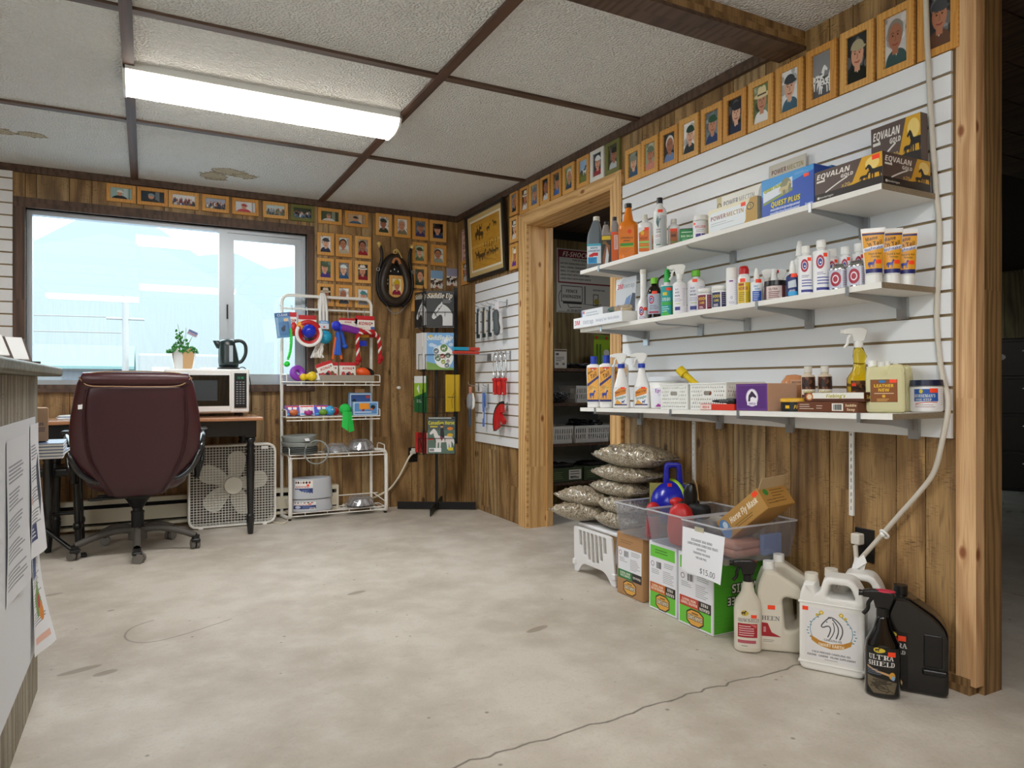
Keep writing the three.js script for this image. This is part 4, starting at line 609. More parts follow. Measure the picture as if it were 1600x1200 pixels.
{ // horse collar
  const t = thing('horse_collar', 'black leather horse collar with brass-tipped hames and chain on the wall', 'horse collar', [-0.545, 1.765, 0.012]), Lz = mat(0x2e241a, 0.45), bl = mat(0x0e0d0d, 0.5);
  const egg = (a, rx, ry) => { const s = Math.sin(a), c = Math.cos(a); return [rx * s * (1 - 0.28 * c), ry * c - 0.0]; };
  const ring = (rx, ry, r, z, n = 26) => tb(Array.from({ length: n }, (_, i) => { const [x, y] = egg(i / n * 2 * PI, rx, ry); return [x, y, z]; }), r, true, 90, 14);
  mesh(t, 'collar_body', ring(0.095, 0.165, 0.03, 0.04), Lz, 'brown stuffed leather roll'); mesh(t, 'back_pad', ring(0.118, 0.185, 0.026, 0.02), bl); mesh(t, 'top_patch', tb([[-0.03, 0.12, 0.07], [-0.018, 0.15, 0.072], [0, 0.158, 0.072], [0.018, 0.15, 0.072], [0.03, 0.12, 0.07]], 0.011), mat(0xb47444, 0.6));
  mesh(t, 'clock_face', [loft([[0, 0.085, 0.14, 0, 0, 2], [0.004, 0.085, 0.14, 0, 0, 2]], 30).rotateX(PI / 2).translate(0, -0.01, 0.012)], bl); mesh(t, 'numeral_marks', [[0, 0.085], [-0.03, 0.07], [0.03, 0.07], [-0.055, 0.03], [-0.055, 0.0], [-0.055, -0.03]].map(([x, y]) => bx(0.008, 0.012, 0.001, x, y, 0.018)), M.paper);
  for (const s of [-1, 1]) { const hm = mesh(t, 'hame', tb([[s * 0.125, 0.25, 0.05], [s * 0.112, 0.2, 0.055], [s * 0.112, 0.14, 0.05], [s * 0.135, 0.05, 0.04], [s * 0.14, -0.05, 0.035], [s * 0.115, -0.14, 0.035], [s * 0.06, -0.2, 0.035]], 0.0125, false, 50, 8), bl); mesh(hm, 'brass_tip', [sp(0.019, s * 0.132, 0.266, 0.05), cy(0.009, 0.014, 0.036, s * 0.127, 0.245, 0.05, 0, 0, s * -0.3)], M.brass); mesh(hm, 'ring', new THREE.TorusGeometry(0.012, 0.003, 6, 16).translate(s * 0.142, 0.07, 0.055), M.steel); }
  mesh(t, 'top_chain', [tb([[-0.02, 0.2, 0.05], [-0.008, 0.225, 0.05], [0.01, 0.235, 0.05], [0.03, 0.21, 0.05], [0.05, 0.17, 0.05]], 0.0045, false, 24, 6), new THREE.TorusGeometry(0.014, 0.004, 6, 16).translate(-0.005, 0.215, 0.052)], M.brass);
  const ch = []; const cp = new THREE.CatmullRomCurve3([[-0.14, -0.02, 0.03], [-0.12, -0.1, 0.035], [-0.07, -0.2, 0.035], [-0.02, -0.255, 0.03], [0.03, -0.252, 0.03], [0.09, -0.19, 0.03], [0.135, -0.1, 0.03]].map(V)); for (let i = 0; i < 44; i++) { const p = cp.getPoint(i / 43), q = cp.getTangent(i / 43); const g = new THREE.TorusGeometry(0.0055, 0.0016, 5, 10); g.scale(1.35, 0.8, 1).rotateX(i % 2 ? PI / 2 : 0).rotateZ(Math.atan2(q.y, q.x)).translate(p.x, p.y, p.z); ch.push(g); } mesh(t, 'trace_chain', ch, M.steel);
  const fr = picture('x', -0.593, -0.468, 1.625, 1.803, portrait(['#e4d9a4', '#8c2440', 'toque', '#c9a820']), 'pine framed portrait of a person in maroon scarf inside the horse collar'); fr.position.z = 0.032;
}

// ---------------------------------------------------------------- white display rack with pet toys
{
  const t = thing('display_rack', 'white tubular wire rack displaying pet toys and bowls', 'rack'); const W = M.wire, xl = -1.392, xr = -0.735, r = 0.012;
  mesh(t, 'back_frame', [tb([[xl, 0.02, 0.05], [xl, 0.5, 0.05], [xl, 1.0, 0.05], [xl, 1.5, 0.05], [xl, 1.555, 0.05], [xl + 0.015, 1.585, 0.05], [xl + 0.05, 1.6, 0.05], [-1.2, 1.6, 0.05], [-0.95, 1.6, 0.05], [xr - 0.05, 1.6, 0.05], [xr - 0.015, 1.585, 0.05], [xr, 1.555, 0.05], [xr, 1.5, 0.05], [xr, 1.0, 0.05], [xr, 0.5, 0.05], [xr, 0.02, 0.05]], r, false, 140, 10), rod([xl, 1.505, 0.05], [xr, 1.505, 0.05], 0.008), rod([xl, 0.03, 0.05], [xr, 0.03, 0.05], 0.008)], W);
  for (const x of [xl + 0.03, xr + 0.065]) mesh(t, 'front_leg', tb([[x - (x < -1 ? 0.03 : 0.065), 0.46, 0.05], [x - 0.01, 0.462, 0.14], [x, 0.45, 0.19], [x, 0.4, 0.215], [x, 0.2, 0.22], [x, 0.06, 0.22], [x, 0.022, 0.2], [x - 0.01, 0.014, 0.15], [x - (x < -1 ? 0.03 : 0.065), 0.014, 0.05]], 0.014, false, 60, 10), W);
  const shelf = (y, x0, x1, z0, z1, lip) => {
    const g = [rod([x0, y, z1], [x1, y, z1], 0.004), rod([x0, y - 0.022, z1], [x1, y - 0.022, z1], 0.004), rod([x0, y, z0], [x1, y, z0], 0.004), rod([x0, y, z0], [x0, y, z1], 0.004), rod([x1, y, z0], [x1, y, z1], 0.004)];
    for (let i = 1; i < 22; i++) { const x = x0 + (x1 - x0) * i / 22; g.push(rod([x, y, z0], [x, y, z1], 0.0018, 5)); } for (let i = 0; i < 4; i++) g.push(rod([x0 + (x1 - x0) * (0.15 + 0.23 * i), y, z1], [x0 + (x1 - x0) * (0.15 + 0.23 * i), y - 0.022, z1], 0.003, 6));
    if (lip) for (const x of [x0, x1]) g.push(tb([[x, y, z1], [x, y + 0.045, z1 - 0.002], [x, y + 0.05, z1 - 0.02], [x, y + 0.05, z0 + 0.02], [x, y, z0]], 0.004, false, 24, 6));
    mesh(t, 'wire_shelf', g, W);
  };
  shelf(0.973, -1.392, -0.728, 0.055, 0.25, true); shelf(0.725, -1.392, -0.728, 0.055, 0.25, true); shelf(0.46, -1.372, -0.69, 0.055, 0.24, true); shelf(0.05, -1.362, -0.68, 0.055, 0.215, false);
  mesh(t, 'guard_rail', [rod([-1.37, 0.13, 0.06], [-0.69, 0.13, 0.06], 0.004), rod([-1.37, 0.13, 0.06], [-1.36, 0.11, 0.21], 0.004), rod([-0.72, 0.13, 0.06], [-0.68, 0.09, 0.21], 0.004)], W); for (const x of [-1.362, -0.672]) mesh(t, 'foot', cy(0.012, 0.012, 0.012, x, 0.006, 0.2), M.black);
}
const kong = (w, h, o = {}) => prints.cell(w, h, (g) => { ink(g, w, h, '#eeeae0'); rect(g, '#c4242a', 0, 0, w, h * 0.2); txt(g, 'KONG', '#b01e26', h * 0.2, w * 0.5, h * 0.36, { max: w * 0.7, sk: 0.15 }); disc(g, '#2a2a2a', w * 0.86, h * 0.34, 4, 6); if (o.red) poly(g, '#c4242a', [[0, h * 0.5], [w, h * 0.85], [w, h], [0, h]]); if (o.toy) { for (const x of [0.25, 0.6]) { disc(g, o.toy, w * x, h * 0.74, w * 0.12, h * 0.2); } disc(g, '#222', w * 0.5, h * 0.78, w * 0.11, h * 0.18); disc(g, '#7a5a3a', w * 0.8, h * 0.76, w * 0.1, h * 0.14); } if (o.blue) rect(g, '#3a6ab4', w * 0.8, h * 0.5, w * 0.2, h * 0.3); lines(g, '#999', w * 0.1, h * 0.55, w * 0.5, 3, h * 0.08, 1.5); });
function hangCard(name, label, x, y, z, w, h, cell, turn = 0) { const t = thing(name, label, 'pet toy', [x, y, z], turn, 'hanging pet toys'); mesh(t, 'header_card', bx(w, h, 0.0015), M.paper); mesh(t, 'print', card(w, h, cell, 0, 0, 0.0014), printMat); return t; }
const hook = (t, y, len = 0.06) => mesh(t, 'hook', tb([[0, y, 0], [0, y + len * 0.5, -0.005], [0, y + len * 0.85, -0.012], [0, y + len, -0.03], [0, y + len * 0.85, -0.045]], 0.0022, false, 20, 6), M.steel);
{
  const b = hangCard('toy_pack', 'blue carded cat toy hanging at the rack post', -1.405, 1.37, 0.2, 0.105, 0.175, prints.cell(90, 150, (g, w, h) => { ink(g, w, h, '#6fa0cc'); rect(g, '#3d6aa0', 0, 0, w, 26); txt(g, 'CLEAR', '#dfeaf6', 20, w / 2, 14, { max: w - 16 }); disc(g, '#3a4252', 42, 98, 12, 14); disc(g, '#3a4252', 50, 84, 8); rect(g, '#e8c8a0', 50, 36, 26, 18); rect(g, '#9cc0e0', 6, 30, 12, 110); }), 0); b.rotateZ(0.12); hook(b, 0.08, 0.07); mesh(b, 'blister', rb(0.07, 0.09, 0.03, 0.01, 0, -0.02, 0.015), mat(0xcfe4f4, 0.1, 0, { transmission: 0.9, thickness: 0 }));
  const r = hangCard('toy_pack', 'red carded toy hanging behind the blue cat toy', -1.335, 1.385, 0.14, 0.06, 0.17, kong(60, 150, { red: 1 })); mesh(r, 'toy', loft([[-0.08, 0.012, 0.012], [-0.06, 0.028, 0.02], [-0.02, 0.03, 0.022], [0.0, 0.018, 0.016], [0.01, 0.01, 0.01]], 18).translate(0.005, 0, 0.02), M.red); hook(r, 0.08);
  const g = thing('rope_toy', 'bright green braided stick with ball end on the rack', 'pet toy', [-1.37, 1.2, 0.2], 0, 'hanging pet toys'); mesh(g, 'braid', [tb([[0.012, 0.15, 0], [0.018, 0.08, 0.004], [0.012, 0.0, 0], [-0.006, -0.07, 0]], 0.009, false, 30, 8), ...Array.from({ length: 11 }, (_, i) => new THREE.TorusGeometry(0.009, 0.003, 6, 12).rotateX(PI / 2 + 0.4).translate(0.015 - Math.pow(Math.max(0, i - 5), 2) * 0.0006, 0.13 - i * 0.018, 0))], mat(0x3adf4a, 0.4)); mesh(g, 'ball', sp(0.021, -0.012, -0.1, 0), mat(0x30e048, 0.35));
  const k = hangCard('disc_toy', 'red and white flying disc card with shiny blue ball', -1.235, 1.37, 0.17, 0.125, 0.16, kong(110, 140, { red: 1 })); hook(k, 0.07, 0.07); mesh(k, 'disc', new THREE.TorusGeometry(0.076, 0.02, 10, 30).scale(1, 1, 0.6).translate(0.005, -0.05, 0.02), M.red); mesh(k, 'disc_band', new THREE.TorusGeometry(0.085, 0.012, 8, 30, 4.2).rotateZ(2.6).scale(1, 1, 0.5).translate(0.005, -0.052, 0.031), M.white); mesh(k, 'yellow_patch', sp(0.03, -0.05, 0.0, 0.02, 1, 1, 0.4), mat(0xe8a020, 0.4)); mesh(k, 'ball', sp(0.05, 0.005, -0.035, 0.03), mat(0x1c30c0, 0.18));
  const w = thing('rope_toy', 'white rope toy with teal ball looped over the rack bar', 'pet toy', [-1.105, 1.4, 0.07], 0, 'hanging pet toys'); mesh(w, 'rope_loop', [-1, 0, 1].map((s) => tb([[s * 0.022, -0.04, 0.03], [s * 0.024, 0.08, 0.028], [s * 0.014, 0.2, 0.01], [s * 0.006, 0.222, -0.02], [s * 0.012, 0.19, -0.045], [s * 0.02, 0.1, -0.04]], 0.0105, false, 40, 8)), mat(0xe8e6e2, 0.9)); mesh(w, 'ball', sp(0.052, 0.005, -0.1, 0.05, 1, 0.96, 1), M.teal); mesh(w, 'tassel', Array.from({ length: 16 }, (_, i) => tb([[-0.02 + rr(-0.02, 0.02), -0.14, 0.05], [-0.035 + rr(-0.03, 0.03), -0.18, 0.05 + rr(-0.02, 0.02)], [-0.05 + rr(-0.045, 0.045), -0.25, 0.05 + rr(-0.03, 0.03)]], 0.007, false, 8, 6)), mat(0xece8e0, 0.95)); mesh(w, 'card_sleeve', card(0.07, 0.06, prints.cell(70, 60, (g, W, h) => { ink(g, W, h, '#dfe6ec'); rect(g, '#5a9ad0', 0, 0, W, 20); txt(g, 'DENTAL', '#fff', 13, W / 2, 11); disc(g, '#d84a3a', 36, 44, 7); }), 0, -0.01, 0.044), printMat);
  const f = thing('fabric_toy', 'blue and orange fabric tug with streamers on the rack', 'pet toy', [-1.02, 1.3, 0.16], 0, 'hanging pet toys'); mesh(f, 'blue_arm', [tb([[-0.02, 0.06, 0], [0.02, 0.05, 0.01], [0.04, 0.0, 0], [0.055, -0.06, 0]], 0.014, false, 20, 8), sp(0.02, 0.056, -0.065, 0)], mat(0x2456c0, 0.6)); mesh(f, 'streamer', [-1, 0, 1].map((s) => tb([[0, 0.04, s * 0.01], [0.005 + s * 0.008, -0.03, 0.01 * s], [s * 0.018, -0.13, 0.006]], 0.01, false, 16, 6)), mat(0x2a62c8, 0.7)); mesh(f, 'orange_streamer', [-1, 1].map((s) => tb([[s * 0.01, 0, -0.01], [s * 0.02, -0.08, -0.01], [s * 0.032, -0.16, 0]], 0.01, false, 16, 6)), mat(0xe86a28, 0.7));
  const p = hangCard('tug_toy', 'carded purple and blue padded tug bar on the rack', -0.94, 1.4, 0.16, 0.135, 0.085, kong(120, 80)); hook(p, 0.04, 0.1); mesh(p, 'padded_bar', tb([[-0.06, -0.03, 0.03], [0, -0.04, 0.032], [0.065, -0.055, 0.03]], 0.026, false, 20, 12), mat(0x7c2f9a, 0.8)); mesh(p, 'blue_end', [sp(0.034, -0.095, -0.018, 0.03), sp(0.024, -0.06, -0.03, 0.03)], mat(0x2030c8, 0.5));
  const q = hangCard('bone_toy', 'carded red bone with blue tag on the rack', -0.815, 1.385, 0.16, 0.145, 0.16, kong(120, 135, { red: 1, blue: 1 })); hook(q, 0.07, 0.06); mesh(q, 'bone', [sp(0.026, -0.04, -0.04, 0.02), sp(0.026, 0.05, -0.045, 0.02), rod([-0.04, -0.04, 0.02], [0.05, -0.045, 0.02], 0.018, 12)], M.red); mesh(q, 'yellow_band', bx(0.1, 0.02, 0.002, -0.02, -0.07, 0.004), mat(0xe8a828, 0.5)); mesh(q, 'blue_tag', bx(0.055, 0.04, 0.003, -0.015, -0.125, 0.0), M.blue);
  const R2 = thing('rope_toy', 'red and white twisted rope with knotted ends on the rack', 'pet toy', [-0.8, 1.24, 0.2], 0, 'hanging pet toys'); const cR = new THREE.CatmullRomCurve3([[-0.075, -0.09, 0], [-0.08, 0.0, 0], [-0.075, 0.08, 0], [-0.03, 0.1, 0.01], [0.04, 0.095, 0.01], [0.075, 0.065, 0], [0.085, 0, 0], [0.09, -0.08, 0]].map(V));
  const strand = (ph) => tb(Array.from({ length: 90 }, (_, i) => { const s = i / 89, P = cR.getPoint(s), T = cR.getTangent(s), n = new THREE.Vector3(-T.y, T.x, 0), a = s * 46 + ph; return [P.x + n.x * Math.cos(a) * 0.0075, P.y + n.y * Math.cos(a) * 0.0075, P.z + Math.sin(a) * 0.0075]; }), 0.0078, false, 180, 6); mesh(R2, 'red_strand', [strand(0), strand(PI * 0.7)], mat(0xb81e22, 0.9)); mesh(R2, 'white_strand', [strand(PI * 1.4)], mat(0xeceae4, 0.9)); mesh(R2, 'knot', [[-0.075, -0.1], [0.092, -0.09]].flatMap(([x, y]) => [sp(0.022, x, y, 0, 1, 1.1, 1), new THREE.TorusGeometry(0.014, 0.01, 8, 14).rotateX(1).translate(x, y - 0.008, 0.004), sp(0.016, x - 0.008, y - 0.028, 0)]), mat(0xb02024, 0.9));
}
// top wire shelf
const S1 = 0.9775, S2 = 0.7295, S3 = 0.4645, S0 = 0.0545;
{
  const t = thing('chew_toy', 'glossy purple ring chew toy on the top wire shelf', 'pet toy', [-1.302, S1, 0.16]); mesh(t, 'ring', new THREE.TorusGeometry(0.035, 0.024, 14, 28).rotateX(-0.25).rotateY(0.3).translate(0, 0.059, 0), M.purple); mesh(t, 'pink_band', bx(0.11, 0.012, 0.003, 0.03, 0.04, 0.03, 0, 0, 0.3), mat(0xd8586a, 0.5));
  const y = thing('chew_toy', 'yellow squeaky bone on the top wire shelf', 'pet toy', [-1.24, S1, 0.205]); mesh(y, 'bone', [sp(0.026, -0.03, 0.03, 0), sp(0.034, 0.03, 0.036, 0), rod([-0.03, 0.03, 0], [0.03, 0.034, 0], 0.02, 14)], M.yellow); mesh(y, 'white_label', bx(0.03, 0.05, 0.002, 0.065, 0.035, 0.0, 0, 0, 0.2), M.paper);
  const tr = thing('tin_tray', 'dull grey metal tray of carded toys on the wire shelf', 'tray', [-0.96, S1, 0.17]), X = 0.19, Z = 0.07; mesh(tr, 'pan', [bx(2 * X, 0.003, 2 * Z, 0, 0.0015, 0), bx(2 * X, 0.046, 0.003, 0, 0.023, Z), bx(2 * X, 0.046, 0.003, 0, 0.023, -Z), bx(0.003, 0.046, 2 * Z, X, 0.023, 0), bx(0.003, 0.046, 2 * Z, -X, 0.023, 0)], mat(0xaaa294, 0.5, 0.5));
  [[-1.105, 0.2, -0.35, 'carded red rubber toy leaning in the tray, tilted most'], [-1.075, 0.18, 0.02, 'carded rubber toys in the tray middle, red header'], [-0.945, 0.18, 0, 'carded rubber toys in the tray beside the orange football']].forEach(([x, z, tilt, l], i) => { const k = thing('toy_pack', l, 'pet toy', [x, S1 + 0.006, z - 0.02]); const h = 0.125, w = 0.12; const m = mesh(k, 'header_card', bx(w, h, 0.0015, 0, h / 2 + 0.01, 0, -0.1, 0, -tilt), M.paper); mesh(m, 'print', card(w, h, kong(110, 116, { toy: '#c8323a', red: i === 0 }), 0, h / 2 + 0.01, 0.0018, -0.1, 0, -tilt), printMat); });
  const fb = thing('football_toy', 'orange and black football toy in the tray', 'pet toy', [-0.835, S1 + 0.004, 0.17]); mesh(fb, 'ball', sp(0.042, -0.012, 0.06, 0, 1.35, 0.9, 0.9).rotateZ(-0.3), mat(0xea5a1e, 0.4)); mesh(fb, 'black_cap', sp(0.04, 0.02, 0.078, -0.012, 1.2, 0.75, 0.8).rotateZ(-0.35), M.black);
}
// middle wire shelf
[['#c86a3a', '#6a5ab0', 'blister pack with orange ball beside the rack post'], ['#b0308a', '#e8e8f4', 'blister pack with magenta googly-eyed ball'], ['#6a9a30', '#4a5ad0', 'blister pack with lime green ball and blue card']].forEach(([c, bg, l], i) => { const t = thing('toy_pack', l, 'pet toy', [-1.335 + i * 0.1, S2, 0.17 + i * 0.008]); const m = mesh(t, 'card', bx(0.105, 0.085, 0.0015, 0, 0.04, -0.015, -0.55), mat(bg, 0.5)); mesh(m, 'print', card(0.1, 0.08, prints.cell(90, 72, (g, w, h) => { ink(g, w, h, bg); disc(g, '#fff', 30, 20, 12); disc(g, '#fff', 60, 20, 12); rect(g, '#e04a4a', 6, 4, w - 12, 8); rect(g, '#3ab0e0', 4, h - 16, w - 8, 10); }), 0, 0.041, -0.0138, -0.55), printMat); mesh(t, 'ball', sp(0.027, 0, 0.028, 0.03, 1.15, 0.85, 1), mat(c, 0.35)); if (i === 1) mesh(t, 'eye', [-1, 1].map((s) => sp(0.011, s * 0.013, 0.046, 0.042)), M.white); });
{ const t = thing('ball_toy', 'sky blue rubber ball on the middle wire shelf', 'ball', [-1.075, S2, 0.17]); mesh(t, 'ball', [sp(0.036, 0, 0.036, 0)], mat(0x3fa6da, 0.4)); mesh(t, 'valve', cy(0.004, 0.004, 0.002, 0.01, 0.046, 0.0335, PI / 2), M.white); }
{ const t = thing('ball_toy', 'small red ball behind the green cloth toy', 'ball', [-1.025, S2, 0.12]); mesh(t, 'ball', sp(0.028, 0, 0.028, 0), M.red); mesh(t, 'stripe', new THREE.TorusGeometry(0.028, 0.002, 6, 24).translate(0, 0.028, 0), M.white); }
{ const t = thing('cloth_toy', 'bright green ball in knotted cloth hanging over the wire shelf', 'pet toy', [-0.975, S2, 0.21]); const G = mat(0x22c24a, 0.7); mesh(t, 'ball', sp(0.042, 0, 0.045, 0), G); const tail = (s) => { const g = slab([[-0.02, 0.02, 0.01], [0.022, 0.02, 0.01], [0.03 + s * 0.012, -0.12], [-0.014 + s * 0.012, -0.11 - s * 0.02]], 0.008, 0.003); return g.rotateY(s * 0.3).translate(0.004 + s * 0.014, 0.01, 0.045); }; mesh(t, 'cloth_tail', [tail(-1), tail(1)], G); }
[[-0.828, 0.205, 0.19, 0.1, 'blue carton with orange window on the middle wire shelf'], [-0.845, 0.13, 0.165, 0.165, 'taller blue carton with dog picture behind the front carton']].forEach(([x, z, w, h, l], i) => { const t = thing('carton', l, 'carton', [x, S2, z]); mesh(t, 'box', rb(w, h, 0.05, 0.002, 0, h / 2, 0), mat(0x8fb4d8, 0.5)); mesh(t, 'print', card(w - 0.004, h - 0.004, prints.cell(150, 90, (g, W, H2) => { ink(g, W, H2, '#7aa8d8'); rect(g, '#d8e6f2', 4, 4, W - 8, H2 - 8); rect(g, i ? '#3a5a9a' : '#5a90c8', 8, 8, W - 16, H2 - 16); if (i) { disc(g, '#20304a', 30, 40, 16); rect(g, '#c8504a', 110, 12, 30, 10); rect(g, '#e8e8f0', 10, 56, 130, 8); } else { rect(g, '#f09a30', 36, 10, 60, 40); disc(g, '#8a2a4a', 60, 56, 8); disc(g, '#2a2a30', 118, 36, 14); disc(g, '#d86a3a', 110, 50, 8); rect(g, '#e0e8f0', 10, 66, 100, 6); } }), 0, h / 2, 0.0256), printMat); if (i) mesh(t, 'hang_tab', bx(0.07, 0.03, 0.002, 0, h + 0.012, 0), mat(0xc8986a, 0.7)); });
// bowls
function bowl(name, label, x, y, z, r, h, m, grp) { const t = thing(name, label, 'bowl', [x, y, z], 0, grp); mesh(t, 'bowl', lathe([[0, 0.006], [r * 0.78, 0.004], [r * 0.86, 0], [r * 0.9, 0.004], [r, h], [r * 0.97, h + 0.004], [r * 0.93, h], [r * 0.8, 0.012], [0, 0.012]], 40), m); return t; }
{
  const g1 = mat(0x9aa09c, 0.35), g2 = mat(0x5f6664, 0.35); for (let k = 0; k < 3; k++) bowl('pet_dish', ['bottom dark grey dish under the grey bowls', 'middle dark grey dish under the grey bowls', 'top dark grey dish directly under the grey bowls'][k], -1.28, S3 + k * 0.014, 0.145, 0.125, 0.014, g2, 'stacked dark dishes');
  bowl('pet_dish', 'lower grey plastic bowl of the pair on the rack', -1.283, S3 + 0.05, 0.145, 0.13, 0.03, g1); const b = bowl('pet_dish', 'upper grey plastic bowl of the pair on the rack', -1.288, S3 + 0.084, 0.148, 0.122, 0.042, g1); b.rotation.z = 0.03; mesh(b, 'price_tag', bx(0.03, 0.002, 0.04, 0.03, 0.02, 0.13, 0.4), M.paper);
  const h = thing('hoop', 'thin grey plastic hoop hanging from the rack shelf', 'hoop', [-1.19, 0.478, 0.262]); mesh(h, 'hoop', new THREE.TorusGeometry(0.082, 0.0045, 8, 50), g1); mesh(h, 'clip', bx(0.012, 0.02, 0.006, 0.06, 0.056, 0), g1);
}
const wrapM = mat(0xf0f0f2, 0.08, 0, { transmission: 0.85, thickness: 0, ior: 1.5 });
function crumple(g, a, f, sd) { g = mergeVertices((() => { const q = g.clone(); q.deleteAttribute('uv'); q.deleteAttribute('normal'); return q; })(), 1e-5); const p = g.attributes.position; g.computeVertexNormals(); const n = g.attributes.normal.clone(); for (let i = 0; i < p.count; i++) { const d = a * (noise2(p.getX(i) * f + sd, p.getY(i) * f + p.getZ(i) * f * 0.7) + 0.5 * noise2(p.getZ(i) * f * 2 + sd, p.getX(i) * f * 2)); p.setXYZ(i, p.getX(i) + n.getX(i) * d, p.getY(i) + n.getY(i) * d, p.getZ(i) + n.getZ(i) * d); } g.computeVertexNormals(); g.setAttribute('uv', new THREE.Float32BufferAttribute(new Float32Array(p.count * 2), 2)); return g; }
for (const [x, y, z, r, h, l, lid] of [[-1.02, S3, 0.15, 0.085, 0.045, 'steel bowl wrapped in clear plastic on the wide shelf'], [-0.845, S3, 0.14, 0.09, 0.07, 'taller wrapped steel bowl with black rim on the wide shelf', 1], [-0.845, S0, 0.135, 0.095, 0.06, 'steel bowl wrapped in plastic on the bottom shelf', 1]]) {
  const t = bowl('steel_bowl', l, x, y, z, r, h, M.chrome); t.children[0].geometry = lathe([[0, h], [r * 0.62, h], [r * 0.72, h * 0.95], [r, 0.008], [r * 1.02, 0], [r * 0.98, 0], [r * 0.66, h * 0.9], [0, h * 0.92]], 40); if (lid) mesh(t, 'rubber_rim', new THREE.TorusGeometry(r, 0.005, 8, 40).rotateX(PI / 2).translate(0, 0.006, 0), M.black);
  mesh(t, 'plastic_wrap', crumple(loft([[0.002, r * 1.15, r * 1.05], [h * 0.4, r * 1.1, r * 1.0], [h * 0.9, r * 0.86, r * 0.84], [h + 0.012, r * 0.6, r * 0.6], [h + 0.015, r * 0.3, r * 0.3]], 48), 0.006, 60, x * 9), wrapM);
}
{
  const t = thing('pet_bowl', 'big pale grey pet bowls with printed label on the rack bottom', 'bowl', [-1.2, S0, 0.14]), m = mat(0xc2c6cc, 0.5);
  for (const [y, h] of [[0, 0.085], [0.088, 0.145]]) mesh(t, 'bowl', lathe([[0, 0.004], [0.146, 0], [0.15, 0.004], [0.138, h - 0.004], [0.132, h], [0.125, h - 0.006], [0.12, h - 0.03], [0, h - 0.05]], 48).scale(1, 1, 0.55).translate(0, y, 0), m);
  const c = prints.cell(200, 160, (g, w, h) => { ink(g, w, h, '#e4e2e0'); rect(g, '#f0ece8', 0, 0, w, 46); for (let k = 0; k < 6; k++) disc(g, ['#7a3a30', '#2a2a2e', '#b8b4b0', '#8a5a3a', '#2a2a2e', '#9a4a3a'][k], 18 + k * 30, 18, 11); txt(g, 'HEATED PET BOWL', '#c03a30', 20, 90, 56, { max: 150 }); rect(g, '#2a3c74', 0, 70, w, 74); disc(g, '#b8c4da', 48, 106, 28); lines(g, '#8aa0d0', 90, 84, 90, 5, 10, 3); rect(g, '#eee', 150, 116, 42, 36); bars(g, 154, 120, 34, 28); sticker(g, 140, 34, 24, 16); });
  mesh(t, 'label', wrap(0.1465, 0.125, 0.5, c, 0.158, 1, 0.556, 0.1405, -0.55), printMat); mesh(t, 'label', wrap(0.1498, 0.055, 0.6, c, 0.042, 1, 0.556, 0.1435, -0.5), printMat);
}
// ---------------------------------------------------------------- wall outlet with the white cord
{
  const t = thing('wall_outlet', 'black outlet plate with white plug behind the magazine stand', 'outlet', [-0.385, 0.40, 0.001]); mesh(t, 'plate', rb(0.075, 0.115, 0.006, 0.003, 0, 0, 0.003), M.black); mesh(t, 'plug', [rb(0.035, 0.045, 0.03, 0.008, 0.0, 0.03, 0.02), rb(0.025, 0.03, 0.02, 0.006, -0.02, 0.02, 0.03)], M.offwhite);
  const c = thing('heater_cord', 'beige cord drooping from the outlet along the wall base', 'cord'); mesh(c, 'cord', tb([[-0.39, 0.42, 0.032], [-0.43, 0.38, 0.035], [-0.5, 0.25, 0.03], [-0.58, 0.15, 0.03], [-0.68, 0.1, 0.03], [-0.8, 0.07, 0.03], [-0.95, 0.05, 0.03]], 0.008, false, 60, 8), M.cream);
}
{ const t = thing('wall_plug_patch', 'small white filler patch on the wood panelling', 'patch', [-0.5, 0.93, 0.0]); mesh(t, 'patch', crumple(loft([[0, 0.018, 0.012, 0, 0, 2], [0.0025, 0.015, 0.01, 0, 0, 2]], 16).rotateX(PI / 2), 0.002, 90, 3), M.paper); }
